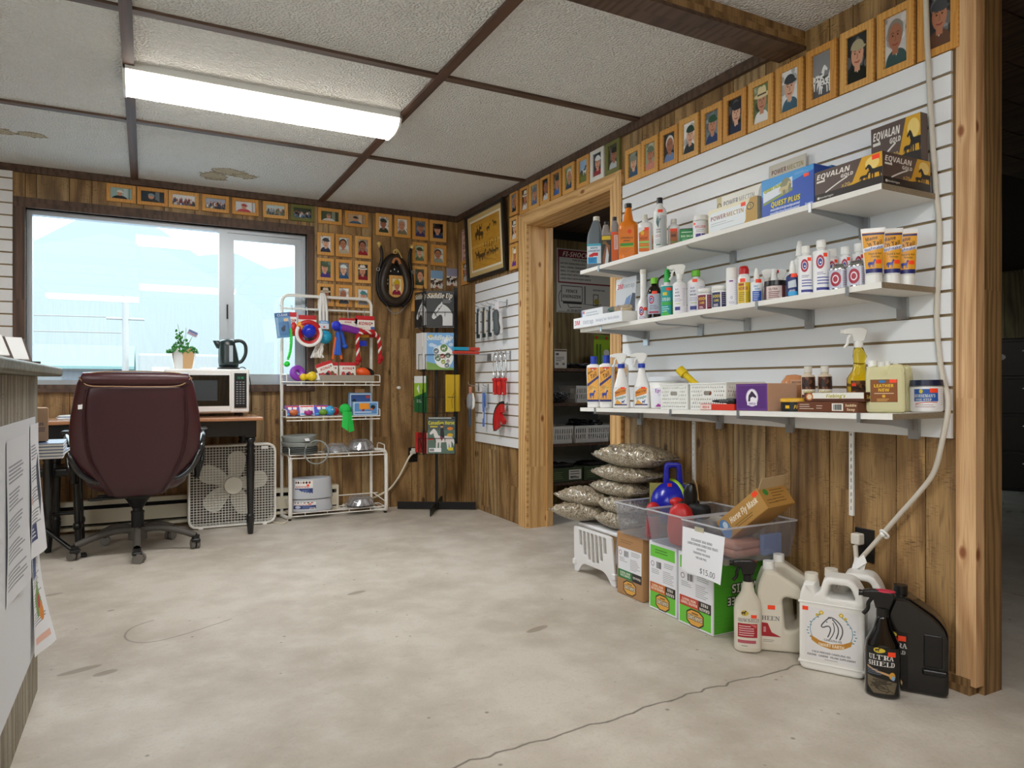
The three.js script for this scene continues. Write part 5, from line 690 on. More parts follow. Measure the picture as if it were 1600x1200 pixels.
// ---------------------------------------------------------------- magazine stand
{
  const a = R(-24), t = thing('magazine_stand', 'black floor stand with wire pockets for magazines in the corner', 'magazine stand', [-0.29, 0, 0.27], a), B = M.darkMetal;
  const arm = (d) => { const g = bx(0.6, 0.055, 0.006, 0, 0.0325, 0); return g.rotateY(d); };
  mesh(t, 'base', [arm(R(-30) - a), arm(R(60) - a), cy(0.02, 0.02, 0.05, 0, 0.03, 0)], B); mesh(t, 'post', rb(0.022, 1.62, 0.022, 0.003, 0, 0.82, 0), B);
  const pocket = (x, y, z, w, h, d, ry) => { const g = []; for (const q of [0, h]) g.push(rod([-w / 2, q, d], [w / 2, q, d], 0.0022, 6), rod([-w / 2, q, 0], [-w / 2, q, d], 0.0022, 6), rod([w / 2, q, 0], [w / 2, q, d], 0.0022, 6)); for (const s of [-1, -0.33, 0.33, 1]) g.push(rod([s * w / 2, 0, 0], [s * w / 2, h + (Math.abs(s) === 1 ? 0.06 : 0), Math.abs(s) === 1 ? 0 : d], 0.0022, 6)); for (const s of [-1, 1]) g.push(rod([s * w / 2, 0, d], [s * w / 2, h, d], 0.0022, 6)); return g.map((q) => q.rotateY(ry).translate(x, y, z)); };
  for (const y of [1.38, 1.06, 0.74, 0.43]) mesh(t, 'wire_pocket', [...pocket(0.03, y, 0.05, 0.22, 0.12, 0.03, 0), ...pocket(-0.1, y, -0.02, 0.2, 0.12, 0.03, -PI / 2)], B);
  mesh(t, 'wire_frame', [-0.1, -0.03, 0.05, 0.14].map((x) => rod([x, 0.42, 0.045], [x, 1.7, 0.045], 0.002, 6)).concat([-0.08, 0.0, 0.06].map((z) => rod([-0.095, 0.42, z], [-0.095, 1.7, z], 0.002, 6))), B); mesh(t, 'back_plate', bx(0.03, 1.2, 0.004, 0.145, 1.1, -0.02), B);
  const loc = new THREE.Matrix4().makeRotationY(a); const put = (x, y, z) => { const v = new THREE.Vector3(x, y, z).applyMatrix4(loc); return [v.x - 0.29, v.y, v.z + 0.27]; };
  const mag = (name, label, x, y, z, w, h, d, c, ry = 0, m = M.paper) => { const o = thing(name, label, name, put(x, y, z), a + ry); mesh(o, 'pages', bx(w, h, d, 0, h / 2, 0), m); if (c) mesh(o, 'cover', card(w, h, c, 0, h / 2, d / 2 + 0.0006), printMat); return o; };
  const head = (g, c, x, y, s) => { g.save(); g.translate(x, y); g.scale(s / 100, s / 100); g.fillStyle = c; g.beginPath(); g.moveTo(95, 110); g.lineTo(95, 40); g.bezierCurveTo(80, 5, 55, -15, 30, -22); g.lineTo(28, -40); g.lineTo(16, -24); g.bezierCurveTo(0, -15, -14, 10, -34, 42); g.bezierCurveTo(-44, 58, -36, 72, -22, 70); g.lineTo(10, 44); g.bezierCurveTo(28, 40, 34, 50, 30, 110); g.fill(); g.strokeStyle = '#33353a'; g.lineWidth = 4; g.beginPath(); g.moveTo(-24, 30); g.lineTo(-4, 56); g.moveTo(-14, 40); g.lineTo(26, -14); g.stroke(); disc(g, '#222', 8, 6, 4); g.restore(); };
  const saddle = (W) => prints.cell(W, 190, (g, w, h) => { ink(g, w, h, '#26282a'); txt(g, 'Saddle Up', '#ece8d8', 34, w / 2, 26, { f: 'serif', max: w - 14, sk: 0.25 }); curve(g, '#caa84a', 3, [[8, 20], [30, 12], [60, 18]]); lines(g, '#aaa', w * 0.6, 46, w * 0.35, 3, 7, 2); head(g, '#d2d4d4', w * 0.42, h * 0.46, 84); });
  mag('magazine', 'black magazine with white horse head in the top pocket', 0.03, 1.385, 0.066, 0.205, 0.275, 0.014, saddle(150)); mag('magazine', 'black horse magazine turned sideways in the top side pocket', -0.115, 1.39, 0.0, 0.16, 0.27, 0.012, saddle(120), R(-52));
  mag('magazine', 'sky blue magazine with round photo bubbles', 0.03, 1.065, 0.066, 0.205, 0.28, 0.012, prints.cell(150, 195, (g, w, h) => { ink(g, w, h, '#78aee0'); for (let k = 0; k < 14; k++) disc(g, 'rgba(255,255,255,0.55)', rr(0, w), rr(30, 110), rr(10, 22), rr(6, 12)); poly(g, '#7aa04a', [[0, 150], [60, 165], [w, 185], [w, h], [0, h]]); disc(g, '#eef2f0', 95, 125, 52, 58); for (const [x, y, r, c] of [[96, 80, 20, '#5f8a4c'], [54, 96, 15, '#64747c'], [64, 134, 15, '#557a58'], [88, 122, 13, '#9a5040'], [118, 118, 14, '#5e6e58'], [92, 152, 12, '#8aa030'], [112, 170, 13, '#586a78'], [118, 148, 9, '#888']]) { disc(g, '#fff', x, y, r + 2); disc(g, c, x, y, r); horse(g, '#e8e4dc', x, y + r * 0.6, r); } txt(g, 'Saddle Up', '#f4f0d8', 32, w / 2, 26, { f: 'serif', max: w - 12, sk: 0.25 }); disc(g, '#d8c060', 24, 18, 12, 7); }));
  for (let k = 0; k < 3; k++) mag('catalogue', ['white catalogue edge-on next to the sky blue magazine', 'white catalogue edge-on between two others in the side pocket', 'white catalogue edge-on, outermost in the side pocket'][k], -0.1 - k * 0.012, 1.07, 0.02 + k * 0.004, 0.12, 0.275, 0.008, null, R(-62));
  mag('folder', 'green and white booklet in the side pocket', -0.12, 0.745, 0.01, 0.15, 0.275, 0.01, prints.cell(90, 170, (g, w, h) => { ink(g, w, h, '#1f6a38'); rect(g, '#eef0ee', 0, 0, w, 34); poly(g, '#9ac43a', [[0, 34], [w, 34], [w, 74], [0, 100]]); poly(g, '#eee', [[20, 60], [34, 40], [40, 84]]); lines(g, '#d8e8d8', 20, 112, 50, 2, 8, 3); }), R(-50), mat(0x1f6a38, 0.5));
  for (let k = 0; k < 3; k++) mag('booklet', ['front yellow booklet standing above the rider magazine', 'middle yellow booklet standing above the rider magazine', 'rear yellow booklet standing above the rider magazine'][k], 0.12 + k * 0.004, 0.75, 0.05 - k * 0.02, 0.12, 0.28, 0.008, prints.cell(60, 140, (g, w, h) => { ink(g, w, h, '#e2bc28'); curve(g, '#8a6a10', 2, [[w * 0.6, h * 0.5], [w * 0.4, h * 0.65], [w * 0.5, h * 0.9]]); }), R(38), mat(0xd9b020, 0.5));
  mag('magazine', 'dark magazine with yellow title and white horse and rider', 0.04, 0.435, 0.066, 0.205, 0.275, 0.014, prints.cell(150, 195, (g, w, h) => { ink(g, w, h, '#4c5a58'); rect(g, '#2e3638', 0, 0, w, 14); lines(g, '#c8d0c8', 6, 4, w - 20, 1, 6, 5, 0.1); rect(g, '#5a7468', 0, 70, w, h); txt(g, 'Canadian Horse', '#e8dc2a', 26, w / 2, 32, { max: w - 8 }); rect(g, '#d8c832', 14, 48, 40, 7); horse(g, '#e4e2de', 78, 172, 110, -1); poly(g, '#20242a', [[70, 60], [86, 58], [92, 110], [68, 112]]); disc(g, '#c89878', 77, 50, 8); disc(g, '#1a1c20', 77, 43, 10, 5); disc(g, '#e0822a', 122, 62, 16, 9); disc(g, '#e0b02a', 122, 96, 16, 9); rect(g, '#e6d024', 112, 162, 26, 16); rect(g, '#cc3a2a', 4, 112, 28, 10); rect(g, '#eef0f4', 8, 164, 66, 22); bars(g, 12, 168, 22, 14); poly(g, '#b04a66', [[66, 100], [84, 112], [76, 130]]); }));
  for (let k = 0; k < 2; k++) mag('booklet', k ? 'pink booklet behind the red one in the lowest side pocket' : 'red booklet in the lowest side pocket', -0.115 + k * 0.02, 0.435, 0.0 + k * 0.02, 0.13, 0.155, 0.012, null, R(-45), mat(k ? 0xdf9a92 : 0xc4322e, 0.5));
}
// ---------------------------------------------------------------- grooming tools on the small slat panel
{
  const peg = (t, y, len) => mesh(t, 'peg', [tb([[0, y, 0.018], [0, y, len * 0.6], [0, y + 0.01, len], [0, y + 0.03, len + 0.008]], 0.0025, false, 20, 6), rb(0.02, 0.06, 0.004, 0.001, 0, y - 0.01, 0.021)], M.steel);
  const hang = (name, label, y, z, grp) => thing(name, label, 'grooming tool', [0, y, z], -PI / 2, grp);
  for (let k = 0; k < 3; k++) { const t = hang('hoof_pick_pack', ['carded black hoof tool, first on the slat panel', 'carded black hoof tool with cream handle', 'carded black hoof tool beside the grey brush'][k], 1.41, 0.575 + k * 0.1, 'carded hoof tools'); peg(t, 0.115, 0.1); const m = mesh(t, 'backing_card', bx(0.062, 0.23, 0.0015, 0, 0, 0.08), M.paper); mesh(m, 'print', card(0.06, 0.228, prints.cell(46, 170, (g, w, h) => { ink(g, w, h, k === 1 ? '#d8d2c0' : '#dfe2e4'); rect(g, '#8a94a0', 4, 6, w - 8, 18); rect(g, '#1e2e26', 0, h - 22, w, 22); lines(g, '#667', 6, 30, 30, 3, 6, 2); }), 0, 0, 0.0812), printMat); mesh(t, 'tool', [rb(0.016, 0.17, 0.014, 0.006, 0, -0.012, 0.088), tb([[0, 0.07, 0.088], [0.012, 0.085, 0.09], [0.008, 0.1, 0.09]], 0.004)], k === 1 ? mat(0x3a3c3e, 0.4) : mat(0x22282a, 0.35)); }
  { const t = hang('body_brush', 'large dark grey grooming brush hanging on the slat panel', 1.41, 0.925); peg(t, 0.12, 0.12); mesh(t, 'hang_card', bx(0.07, 0.075, 0.0015, 0, 0.085, 0.1), mat(0xe6dfe4, 0.5)); mesh(t, 'brush_back', loft([[-0.105, 0.012, 0.006], [-0.095, 0.03, 0.014], [-0.06, 0.038, 0.018], [-0.01, 0.03, 0.017], [0.03, 0.036, 0.018], [0.06, 0.034, 0.015], [0.075, 0.015, 0.006]], 26).rotateZ(0.16).translate(0, -0.01, 0.105), mat(0x4a5254, 0.5)); mesh(t, 'bristle_pad', rb(0.035, 0.16, 0.03, 0.012, 0.022, -0.03, 0.085, 0, 0, 0.16), mat(0xd8dade, 0.7)); }
  { const t = hang('comb_pack', 'teal and red comb pack sticking out on a long peg', 1.195, 0.62); mesh(t, 'teal_case', rb(0.035, 0.025, 0.12, 0.005, 0, 0.018, 0.24), M.teal); mesh(t, 'red_case', [rb(0.037, 0.025, 0.09, 0.005, 0, 0.018, 0.14), rb(0.037, 0.02, 0.2, 0.005, 0, -0.008, 0.2)], mat(0xc8402e, 0.4)); mesh(t, 'peg', [rod([0, -0.02, 0.02], [0, -0.02, 0.3], 0.003), rb(0.07, 0.055, 0.004, 0.001, 0.02, -0.04, 0.021), rod([0.03, -0.03, 0.02], [0.03, -0.07, 0.02], 0.003)], M.steel); }
  for (let k = 0; k < 3; k++) { const t = hang('sweat_scraper', ['steel loop scraper with red handle, first on its peg', 'steel loop scraper with price sticker on its red handle', 'steel loop scraper with red handle, end one by the casing'][k], 1.0, 0.835 + k * 0.07, 'red-handled steel scrapers'); peg(t, 0.17, 0.07 + k * 0.01); mesh(t, 'loop', tb([[0, 0.0, 0.07], [-0.028, 0.05, 0.07], [-0.026, 0.12, 0.07], [-0.012, 0.165, 0.07], [0.012, 0.165, 0.07], [0.026, 0.12, 0.07], [0.028, 0.05, 0.07]], 0.0045, true, 60, 8), M.chrome); mesh(t, 'handle', [rb(0.04, 0.115, 0.022, 0.008, 0, -0.06, 0.07), rb(0.05, 0.022, 0.026, 0.006, 0, -0.01, 0.07)], M.red); if (k === 1) mesh(t, 'price_sticker', bx(0.02, 0.025, 0.001, 0, -0.04, 0.0815), mat(STICK, 0.5)); else mesh(t, 'hang_hole', cy(0.006, 0.006, 0.001, 0, -0.105, 0.0815, PI / 2), M.offwhite); }
  { const t = hang('grooming_brush', 'grey handled oval brush hanging past the slat panel edge', 0.77, 0.455); peg(t, 0.175, 0.1); mesh(t, 'hang_card', bx(0.05, 0.06, 0.0015, 0, 0.14, 0.09), mat(0xcf8a7e, 0.5)); mesh(t, 'head', loft([[0.0, 0.015, 0.01], [0.02, 0.032, 0.018], [0.07, 0.036, 0.02], [0.11, 0.024, 0.014], [0.12, 0.008, 0.006]], 24).translate(0, 0, 0.095), mat(0x8a9098, 0.4)); mesh(t, 'bristle_rim', loft([[0.0, 0.02, 0.006], [0.02, 0.04, 0.01], [0.07, 0.044, 0.01], [0.12, 0.02, 0.006]], 24).translate(0.01, 0.0, 0.08), M.white); mesh(t, 'handle', [rb(0.026, 0.14, 0.02, 0.009, 0, -0.06, 0.095), rod([0, -0.13, 0.095], [0, -0.19, 0.095], 0.003)], mat(0x3e4c5c, 0.4)); }
  { const t = hang('mane_comb', 'blue plastic mane comb in clear pack on the slat panel', 0.76, 0.62); peg(t, 0.18, 0.06); mesh(t, 'pack', bx(0.085, 0.15, 0.002, 0, 0.1, 0.05), mat(0xe8eef4, 0.15, 0, { transmission: 0.7, thickness: 0 })); mesh(t, 'comb', [rb(0.022, 0.25, 0.01, 0.004, 0, 0.01, 0.058), ...Array.from({ length: 10 }, (_, i) => bx(0.02, 0.004, 0.004, 0.018, 0.12 - i * 0.009, 0.058))], mat(0x4a78d0, 0.4)); mesh(t, 'label', bx(0.012, 0.05, 0.001, 0, -0.03, 0.0635), M.paper); }
  { const t = hang('curry_scraper', 'red curved scraper with black rubber edge on the slat panel', 0.72, 0.93); peg(t, 0.09, 0.08); const arc = (r, w) => { const P = []; for (let i = 0; i <= 10; i++) { const a = R(95 + i * 11); P.push([r * Math.cos(a), r * Math.sin(a)]); } for (let i = 10; i >= 0; i--) { const a = R(95 + i * 11); P.push([(r - w) * Math.cos(a), (r - w) * Math.sin(a)]); } return P; }; mesh(t, 'body', slab(arc(0.135, 0.06), 0.03, 0.006).translate(0.05, -0.03, 0.075), M.red); mesh(t, 'rubber_edge', slab(arc(0.15, 0.02), 0.026, 0.003).translate(0.05, -0.03, 0.075), M.black); mesh(t, 'handle', [beam([-0.01, 0.03, 0.08], [0.085, -0.025, 0.085], 0.03, 0.025)], M.red); }
}

// ---------------------------------------------------------------- storeroom shelving and stock
{
  const t = thing('storeroom_shelving', 'dark wooden shelving with pale backs seen through the doorway', 'shelving'), x0 = WALL_T + 0.002, x1 = CX - 0.012, z0 = CZ0 + 0.002, z1 = 0.8;
  for (const y of [1.055, 0.795, 0.49, 0.2]) mesh(t, 'shelf_board', ext(x0, x1, y, y + 0.02, z0, z1), M.brown); mesh(t, 'back_panel', ext(x0, x1, 0.22, 1.055, z0, z0 + 0.006), mat(0xb9c6cc, 0.6)); mesh(t, 'divider', ext(1.02, 1.035, 0.22, 1.055, z0, z0 + 0.1), mat(0xaebcc4, 0.6)); for (const x of [x0, x1 - 0.02]) mesh(t, 'side_panel', ext(x, x + 0.02, 0, 1.055, z0, z1 - 0.03), M.brown); mesh(t, 'plinth', ext(x0, x1, 0, 0.06, z1 - 0.03, z1 - 0.005), M.oak);
  const basket = (label, x, y, w) => { const b = thing('wire_basket', label, 'basket', [x, y, 0.66], 0, 'white storeroom baskets'), P = mat(0xdcdcd8, 0.5), h = 0.13; const side = (W) => { const hs = []; const n = Math.floor(W / 0.02); for (let r = 0; r < 2; r++) for (let i = 0; i < n; i++) { const X = -W / 2 + 0.016 + i * (W - 0.03) / (n - 1 || 1), Y = 0.03 + r * 0.045; if (i !== Math.floor(n / 3)) hs.push([[X - 0.004, Y], [X - 0.004, Y + 0.034], [X + 0.004, Y + 0.034], [X + 0.004, Y]]); } return slab([[-W / 2 + 0.01, 0], [W / 2 - 0.01, 0], [W / 2, h], [-W / 2, h]], 0.003, 0, hs, 1, 1); }; mesh(b, 'side', side(w).rotateX(0.08).translate(0, 0, 0.115), P); mesh(b, 'side', side(w).rotateX(-0.08).translate(0, 0, -0.115), P); mesh(b, 'side', side(0.24).rotateY(PI / 2).translate(-w / 2 + 0.004, 0, 0), P); mesh(b, 'side', side(0.24).rotateY(PI / 2).translate(w / 2 - 0.004, 0, 0), P); mesh(b, 'bottom', bx(w - 0.02, 0.003, 0.22, 0, 0.0015, 0), P); return b; };
  basket('white slotted basket on the upper storeroom shelf', 0.79, 0.816, 0.3); basket('white slotted basket partly hidden by the door jamb', 0.48, 0.511, 0.27); basket('white slotted basket full of dark straps on the storeroom shelf', 0.79, 0.511, 0.32); basket('white slotted basket beside the strap-filled one', 1.1, 0.511, 0.26);
  const tangle = (name, label, x, y, z, w, h, m) => { const q = thing(name, label, 'tack', [x, y, z]); const g = []; for (let k = 0; k < 16; k++) g.push(tb(Array.from({ length: 7 }, () => [rr(-w, w), rr(0.01, h), rr(-0.07, 0.07)]), 0.006, false, 30, 5)); mesh(q, 'straps', g, m).userData.kind = 'stuff'; mesh(q, 'buckle', Array.from({ length: 5 }, () => new THREE.TorusGeometry(0.012, 0.003, 5, 12).rotateX(rr(0, 3)).translate(rr(-w, w) * 0.8, h * rr(0.7, 1), rr(-0.04, 0.08))), M.steel); };
  tangle('strap_heap', 'tangle of dark blue straps in the storeroom basket', 0.79, 0.53, 0.66, 0.13, 0.15, mat(0x20242c, 0.5)); tangle('strap_heap', 'grey packaged straps beside the upper storeroom basket', 0.53, 0.818, 0.68, 0.08, 0.08, mat(0x4c4e50, 0.35)); tangle('strap_heap', 'loose metal bits on the storeroom top shelf', 0.72, 1.077, 0.7, 0.11, 0.035, mat(0x5a5c60, 0.3, 0.6));
  for (let k = 0; k < 3; k++) { const b = thing('shoe_box', ['green carton with white label, half behind the jamb', 'green carton with white label, middle of the low storeroom shelf', 'green carton with white label beside the casing'][k], 'carton', [0.56 + k * 0.29, 0.221, 0.655]); mesh(b, 'box', rb(0.275, 0.105, 0.26, 0.003, 0, 0.0525, 0), mat(0x46543a, 0.7)); mesh(b, 'print', card(0.27, 0.1, prints.cell(150, 56, (g, w, h) => { ink(g, w, h, '#3f4e36'); lines(g, '#6a7c50', 12, 16, 50, 4, 8, 3); rect(g, '#e4e2d8', 84, 8, 60, 40); lines(g, '#444', 90, 14, 48, 3, 10, 3); bars(g, 92, 36, 40, 8); }), 0, 0.0525, 0.1306), printMat); mesh(b, 'dark_stuffing', crumple(loft([[0.105, 0.12, 0.11], [0.125, 0.1, 0.1], [0.132, 0.04, 0.05]], 30), 0.008, 30, k), mat(0x201d1a, 0.9)); }
  const p = thing('wall_poster', 'fence energizer poster with red header on the storeroom wall', 'poster', [0.985, 1.8, CZ0 + 0.002]); mesh(p, 'sheet', bx(0.6, 0.52, 0.003, 0, 0, 0.002), M.paper); mesh(p, 'print', card(0.6, 0.52, prints.cell(330, 290, (g, w, h) => { ink(g, w, h, '#cfcdc4'); rect(g, '#7a1f24', 8, 6, w - 16, 150); rect(g, '#d6d4ca', 14, 40, w - 28, 110); txt(g, 'FI-SHOCK', '#efe9e0', 30, 100, 24, { sk: 0.25, max: 150 }); txt(g, 'INC.', '#efe9e0', 12, 196, 28); txt(g, 'TYPE OF ENERGIZER', '#3a3a38', 11, w / 2 - 30, 50); ['BATTERY ENERGIZER & KITS', 'SMALL ANIMAL ENERGIZERS', 'SMALL TO LARGE ANIMAL POLYTAPE', 'LARGE FENCE WITH LIGHT WEED', 'LARGE FENCE WITH HEAVY WEEDS'].forEach((s, i) => txt(g, s, '#444', 10, 20, 68 + i * 17, { a: 'left', max: w - 60 })); g.strokeStyle = '#333'; g.lineWidth = 3; g.strokeRect(26, 168, 110, 70); txt(g, 'FENCE', '#333', 20, 80, 190); txt(g, 'ENERGIZER', '#333', 20, 80, 214, { max: 96 }); rect(g, '#222', 34, 240, 98, 8); curve(g, '#333', 3, [[26, 190], [10, 200], [14, 250], [22, 268]]); curve(g, '#333', 3, [[60, 248], [62, 268], [90, 262], [130, 262]]); rect(g, '#777', 146, 164, 8, 80); g.strokeRect(196, 200, 26, 50); disc(g, '#a89a3a', 214, 232, 14); curve(g, '#333', 2, [[130, 244], [180, 250], [240, 244]]); txt(g, 'GROUND ROD', '#444', 10, 226, 180); txt(g, 'AC OR BATTERY', '#333', 12, 100, 278); rect(g, '#aaa69a', 8, 282, 130, 6); }), 0, 0, 0.004), printMat);
  for (let k = 0; k < 2; k++) { const b = thing('blister_pack', k ? 'wide lime green tool pack with black clipper on the storeroom shelf' : 'narrow lime green tool pack on the storeroom shelf', 'tool pack', [k ? 1.06 : 0.93, 1.077, 0.66 - k * 0.02]); const w = k ? 0.2 : 0.09, h = 0.27; mesh(b, 'card', bx(w, h, 0.004, 0, h / 2, 0), mat(0x93b42a, 0.45)); mesh(b, 'header', bx(w, 0.03, 0.005, 0, h - 0.02, 0.001), mat(0x6d9030, 0.5)); mesh(b, 'red_dot', cy(0.012, 0.012, 0.002, -w * 0.2, h - 0.02, 0.005, PI / 2), M.red); mesh(b, 'tool', k ? [rb(0.09, 0.16, 0.03, 0.02, 0.03, 0.11, 0.018), rb(0.05, 0.08, 0.03, 0.015, 0.08, 0.18, 0.018)] : [rb(0.012, 0.18, 0.012, 0.005, -0.015, 0.11, 0.01), rb(0.012, 0.18, 0.012, 0.005, 0.015, 0.11, 0.01)], k ? M.black : mat(0x5c7c34, 0.4)); if (k) mesh(b, 'gauge_disc', cy(0.028, 0.028, 0.004, -0.045, 0.13, 0.008, PI / 2), M.offwhite); }
  { const b = thing('carton', 'small cream printed carton on the storeroom top shelf', 'carton', [0.525, 1.077, 0.72]); mesh(b, 'box', rb(0.11, 0.145, 0.06, 0.003, 0, 0.0725, 0), mat(0xd8d2c2, 0.7)); mesh(b, 'print', card(0.106, 0.14, prints.cell(70, 90, (g, w, h) => { ink(g, w, h, '#d9d4c6'); rect(g, '#6a5a44', 2, 2, w - 4, 8); rect(g, '#555', 8, 18, 16, 10); lines(g, '#666', 8, 36, 50, 3, 8, 3); rect(g, '#777', 8, 64, 14, 10); rect(g, '#777', 44, 64, 14, 10); }), 0, 0.0725, 0.0306), printMat); }
}
{ const t = thing('filing_cabinet', 'tall black cabinet with labels in the unlit room', 'cabinet', [4.95, 0, 1.75], R(-60)); mesh(t, 'body', rb(0.9, 1.37, 0.6, 0.01, 0, 0.685, 0), M.black); for (let k = 0; k < 4; k++) { const d = mesh(t, 'drawer', rb(0.84, 0.31, 0.02, 0.006, 0, 0.18 + k * 0.335, 0.305), M.black); mesh(d, 'handle', tb([[-0.06, 0.25 + k * 0.335, 0.318], [0, 0.25 + k * 0.335, 0.345], [0.06, 0.25 + k * 0.335, 0.318]], 0.006), M.steel); mesh(d, 'label_holder', bx(0.08, 0.03, 0.002, 0.2, 0.24 + k * 0.335, 0.318), M.paper); } mesh(t, 'oval_badge', cy(0.06, 0.06, 0.003, -0.2, 1.2, 0.318, PI / 2).scale(1.3, 0.6, 1).translate(0.0, 0.48, 0), M.offwhite); }
// ---------------------------------------------------------------- three product shelves
const SH = { 1: [1.534, 1.563], 2: [1.239, 1.266], 3: [0.839, 0.870] }, SZ0 = 2.285;
const shY = (s, z) => SH[s][0] + (SH[s][1] - SH[s][0]) * (z - SZ0) / 1.652;
const SLAB = ['top white product shelf on the slat panel', 'middle white product shelf on the slat panel', 'bottom white product shelf on the slat panel'];
for (const s of [1, 2, 3]) {
  const z1 = s === 3 ? 3.972 : 3.937, L = z1 - SZ0, yc = (shY(s, SZ0) + shY(s, z1)) / 2, t = thing('product_shelf', SLAB[s - 1], 'shelf', [0, yc, (SZ0 + z1) / 2]);
  t.rotation.x = -Math.atan((SH[s][1] - SH[s][0]) / 1.652);
  mesh(t, 'board', bx(0.28, 0.018, L - 0.002, -0.16, -0.009, -0.001), M.shelf); mesh(t, 'raw_edge', bx(0.28, 0.018, 0.002, -0.16, -0.009, L / 2 - 0.001), M.speck, 'bare particleboard end');
  for (const z of (s === 1 ? [2.45, 3.06, 3.68] : s === 2 ? [2.47, 2.86, 3.14, 3.45, 3.82] : [2.42, 2.98, 3.36, 3.86])) { const q = z - (SZ0 + z1) / 2; if ((s === 1 && z === 3.06) || (s === 2 && (z === 2.86 || z === 3.14))) { mesh(t, 'wire_bracket', [tb([[-0.285, -0.012, q], [-0.27, -0.026, q], [-0.2, -0.028, q], [-0.04, -0.03, q]], 0.004, false, 24, 6), bx(0.012, 0.05, 0.03, -0.0265, -0.046, q)], M.steel); continue; } const b = mesh(t, 'bracket', [slab([[-0.02, -0.019], [-0.298, -0.019], [-0.298, -0.03, 0.004], [-0.14, -0.042, 0.03], [-0.02, -0.062]], 0.0028, 0).translate(0, 0, q), bx(0.262, 0.002, 0.02, -0.16, -0.0195, q), bx(0.003, 0.03, 0.012, -0.302, -0.014, q)], M.steel); mesh(b, 'wall_hook', [bx(0.012, 0.07, 0.036, -0.0265, -0.055, q)], M.steel); }
}
// ---------------------------------------------------------------- bottle builders
const FACE = R(-41);
function onShelf(name, label, cat, s, x, z, turn = FACE, group) { const t = thing(name, label, cat, [x, shY(s, z) + 0.0006, z], turn, group); t.quaternion.premultiply(new THREE.Quaternion().setFromAxisAngle(new THREE.Vector3(1, 0, 0), -Math.atan((SH[s][1] - SH[s][0]) / 1.652))); return t; }
// round bottle; returns thing parts. o: r, h (to neck top), nr, sh (shoulder start), cap [r, h, m], m, sx, sz
function bottle(t, o) {
  const { r, h, nr = r * 0.4, sh = h * 0.72, nl = h * 0.08, m = M.whiteGloss, sx = 1, sz = 1 } = o, n0 = h - nl;
  mesh(t, 'bottle', lathe([[0, 0.001], [r * 0.9, 0], [r, r * 0.12], [r, sh], [r * 0.94, sh + (n0 - sh) * 0.25], [(r + nr) * 0.56, sh + (n0 - sh) * 0.7], [nr, n0], [nr, h], [0, h]], 30).scale(sx, 1, sz), m);
  if (o.cap) { const [cr, ch, cm] = o.cap; mesh(t, 'cap', [cy(cr, cr * 0.96, ch, 0, h + ch / 2 - 0.004, 0, 0, 0, 0, 24)], cm); }
  if (o.label) { const [y0, y1, half, c] = o.label; mesh(t, 'label', wrap(r + 0.0006, y1 - y0, half, c, (y0 + y1) / 2, sx, sz), printMat); }
  if (o.tag) { const [y, a = 0.3] = o.tag; mesh(t, 'price_sticker', wrap(r + 0.0012, 0.013, 0.26 * 0.04 / r, stickCell, y, sx, sz).rotateY(a), printMat, 'orange price sticker'); }
}
const stickCell = prints.cell(12, 12, (g, w, h) => ink(g, w, h, STICK));
// trigger sprayer head standing on a neck at height y; nozzle points along +x times d
function sprayer(t, y, m, s = 1, d = -1, tm = m) {
  const Q = mesh(t, 'spray_head', [cy(0.0145 * s, 0.0145 * s, 0.022 * s, 0, y + 0.011 * s, 0, 0, 0, 0, 20), slab([[-0.016, 0.02], [0.016, 0.02], [0.024, 0.042, 0.006], [0.03, 0.058, 0.01], [0.012, 0.068, 0.01], [-0.03, 0.066, 0.004], [-0.046, 0.062, 0.004], [-0.046, 0.046, 0.004], [-0.022, 0.044, 0.004]], 0.022, 0.004).scale(s, s, s).rotateY(d > 0 ? PI : 0).translate(0, y, 0)], m);
  mesh(Q, 'trigger', tb([[d * 0.022 * s, y + 0.046 * s, 0], [d * 0.032 * s, y + 0.03 * s, 0], [d * 0.034 * s, y + 0.014 * s, 0], [d * 0.044 * s, y + 0.0 * s, 0]], 0.005 * s, false, 16, 8), tm); mesh(Q, 'nozzle', cy(0.007 * s, 0.008 * s, 0.01 * s, d * 0.05 * s, y + 0.054 * s, 0, 0, 0, PI / 2), tm);
}
const pinNozzle = (t, y, m, s = 1) => mesh(t, 'mist_nozzle', [cy(0.011 * s, 0.009 * s, 0.03 * s, 0, y + 0.015 * s, 0), cy(0.0075 * s, 0.006 * s, 0.014 * s, 0, y + 0.036 * s, 0)], m);
const L = (w, h, f) => prints.cell(w, h, f);
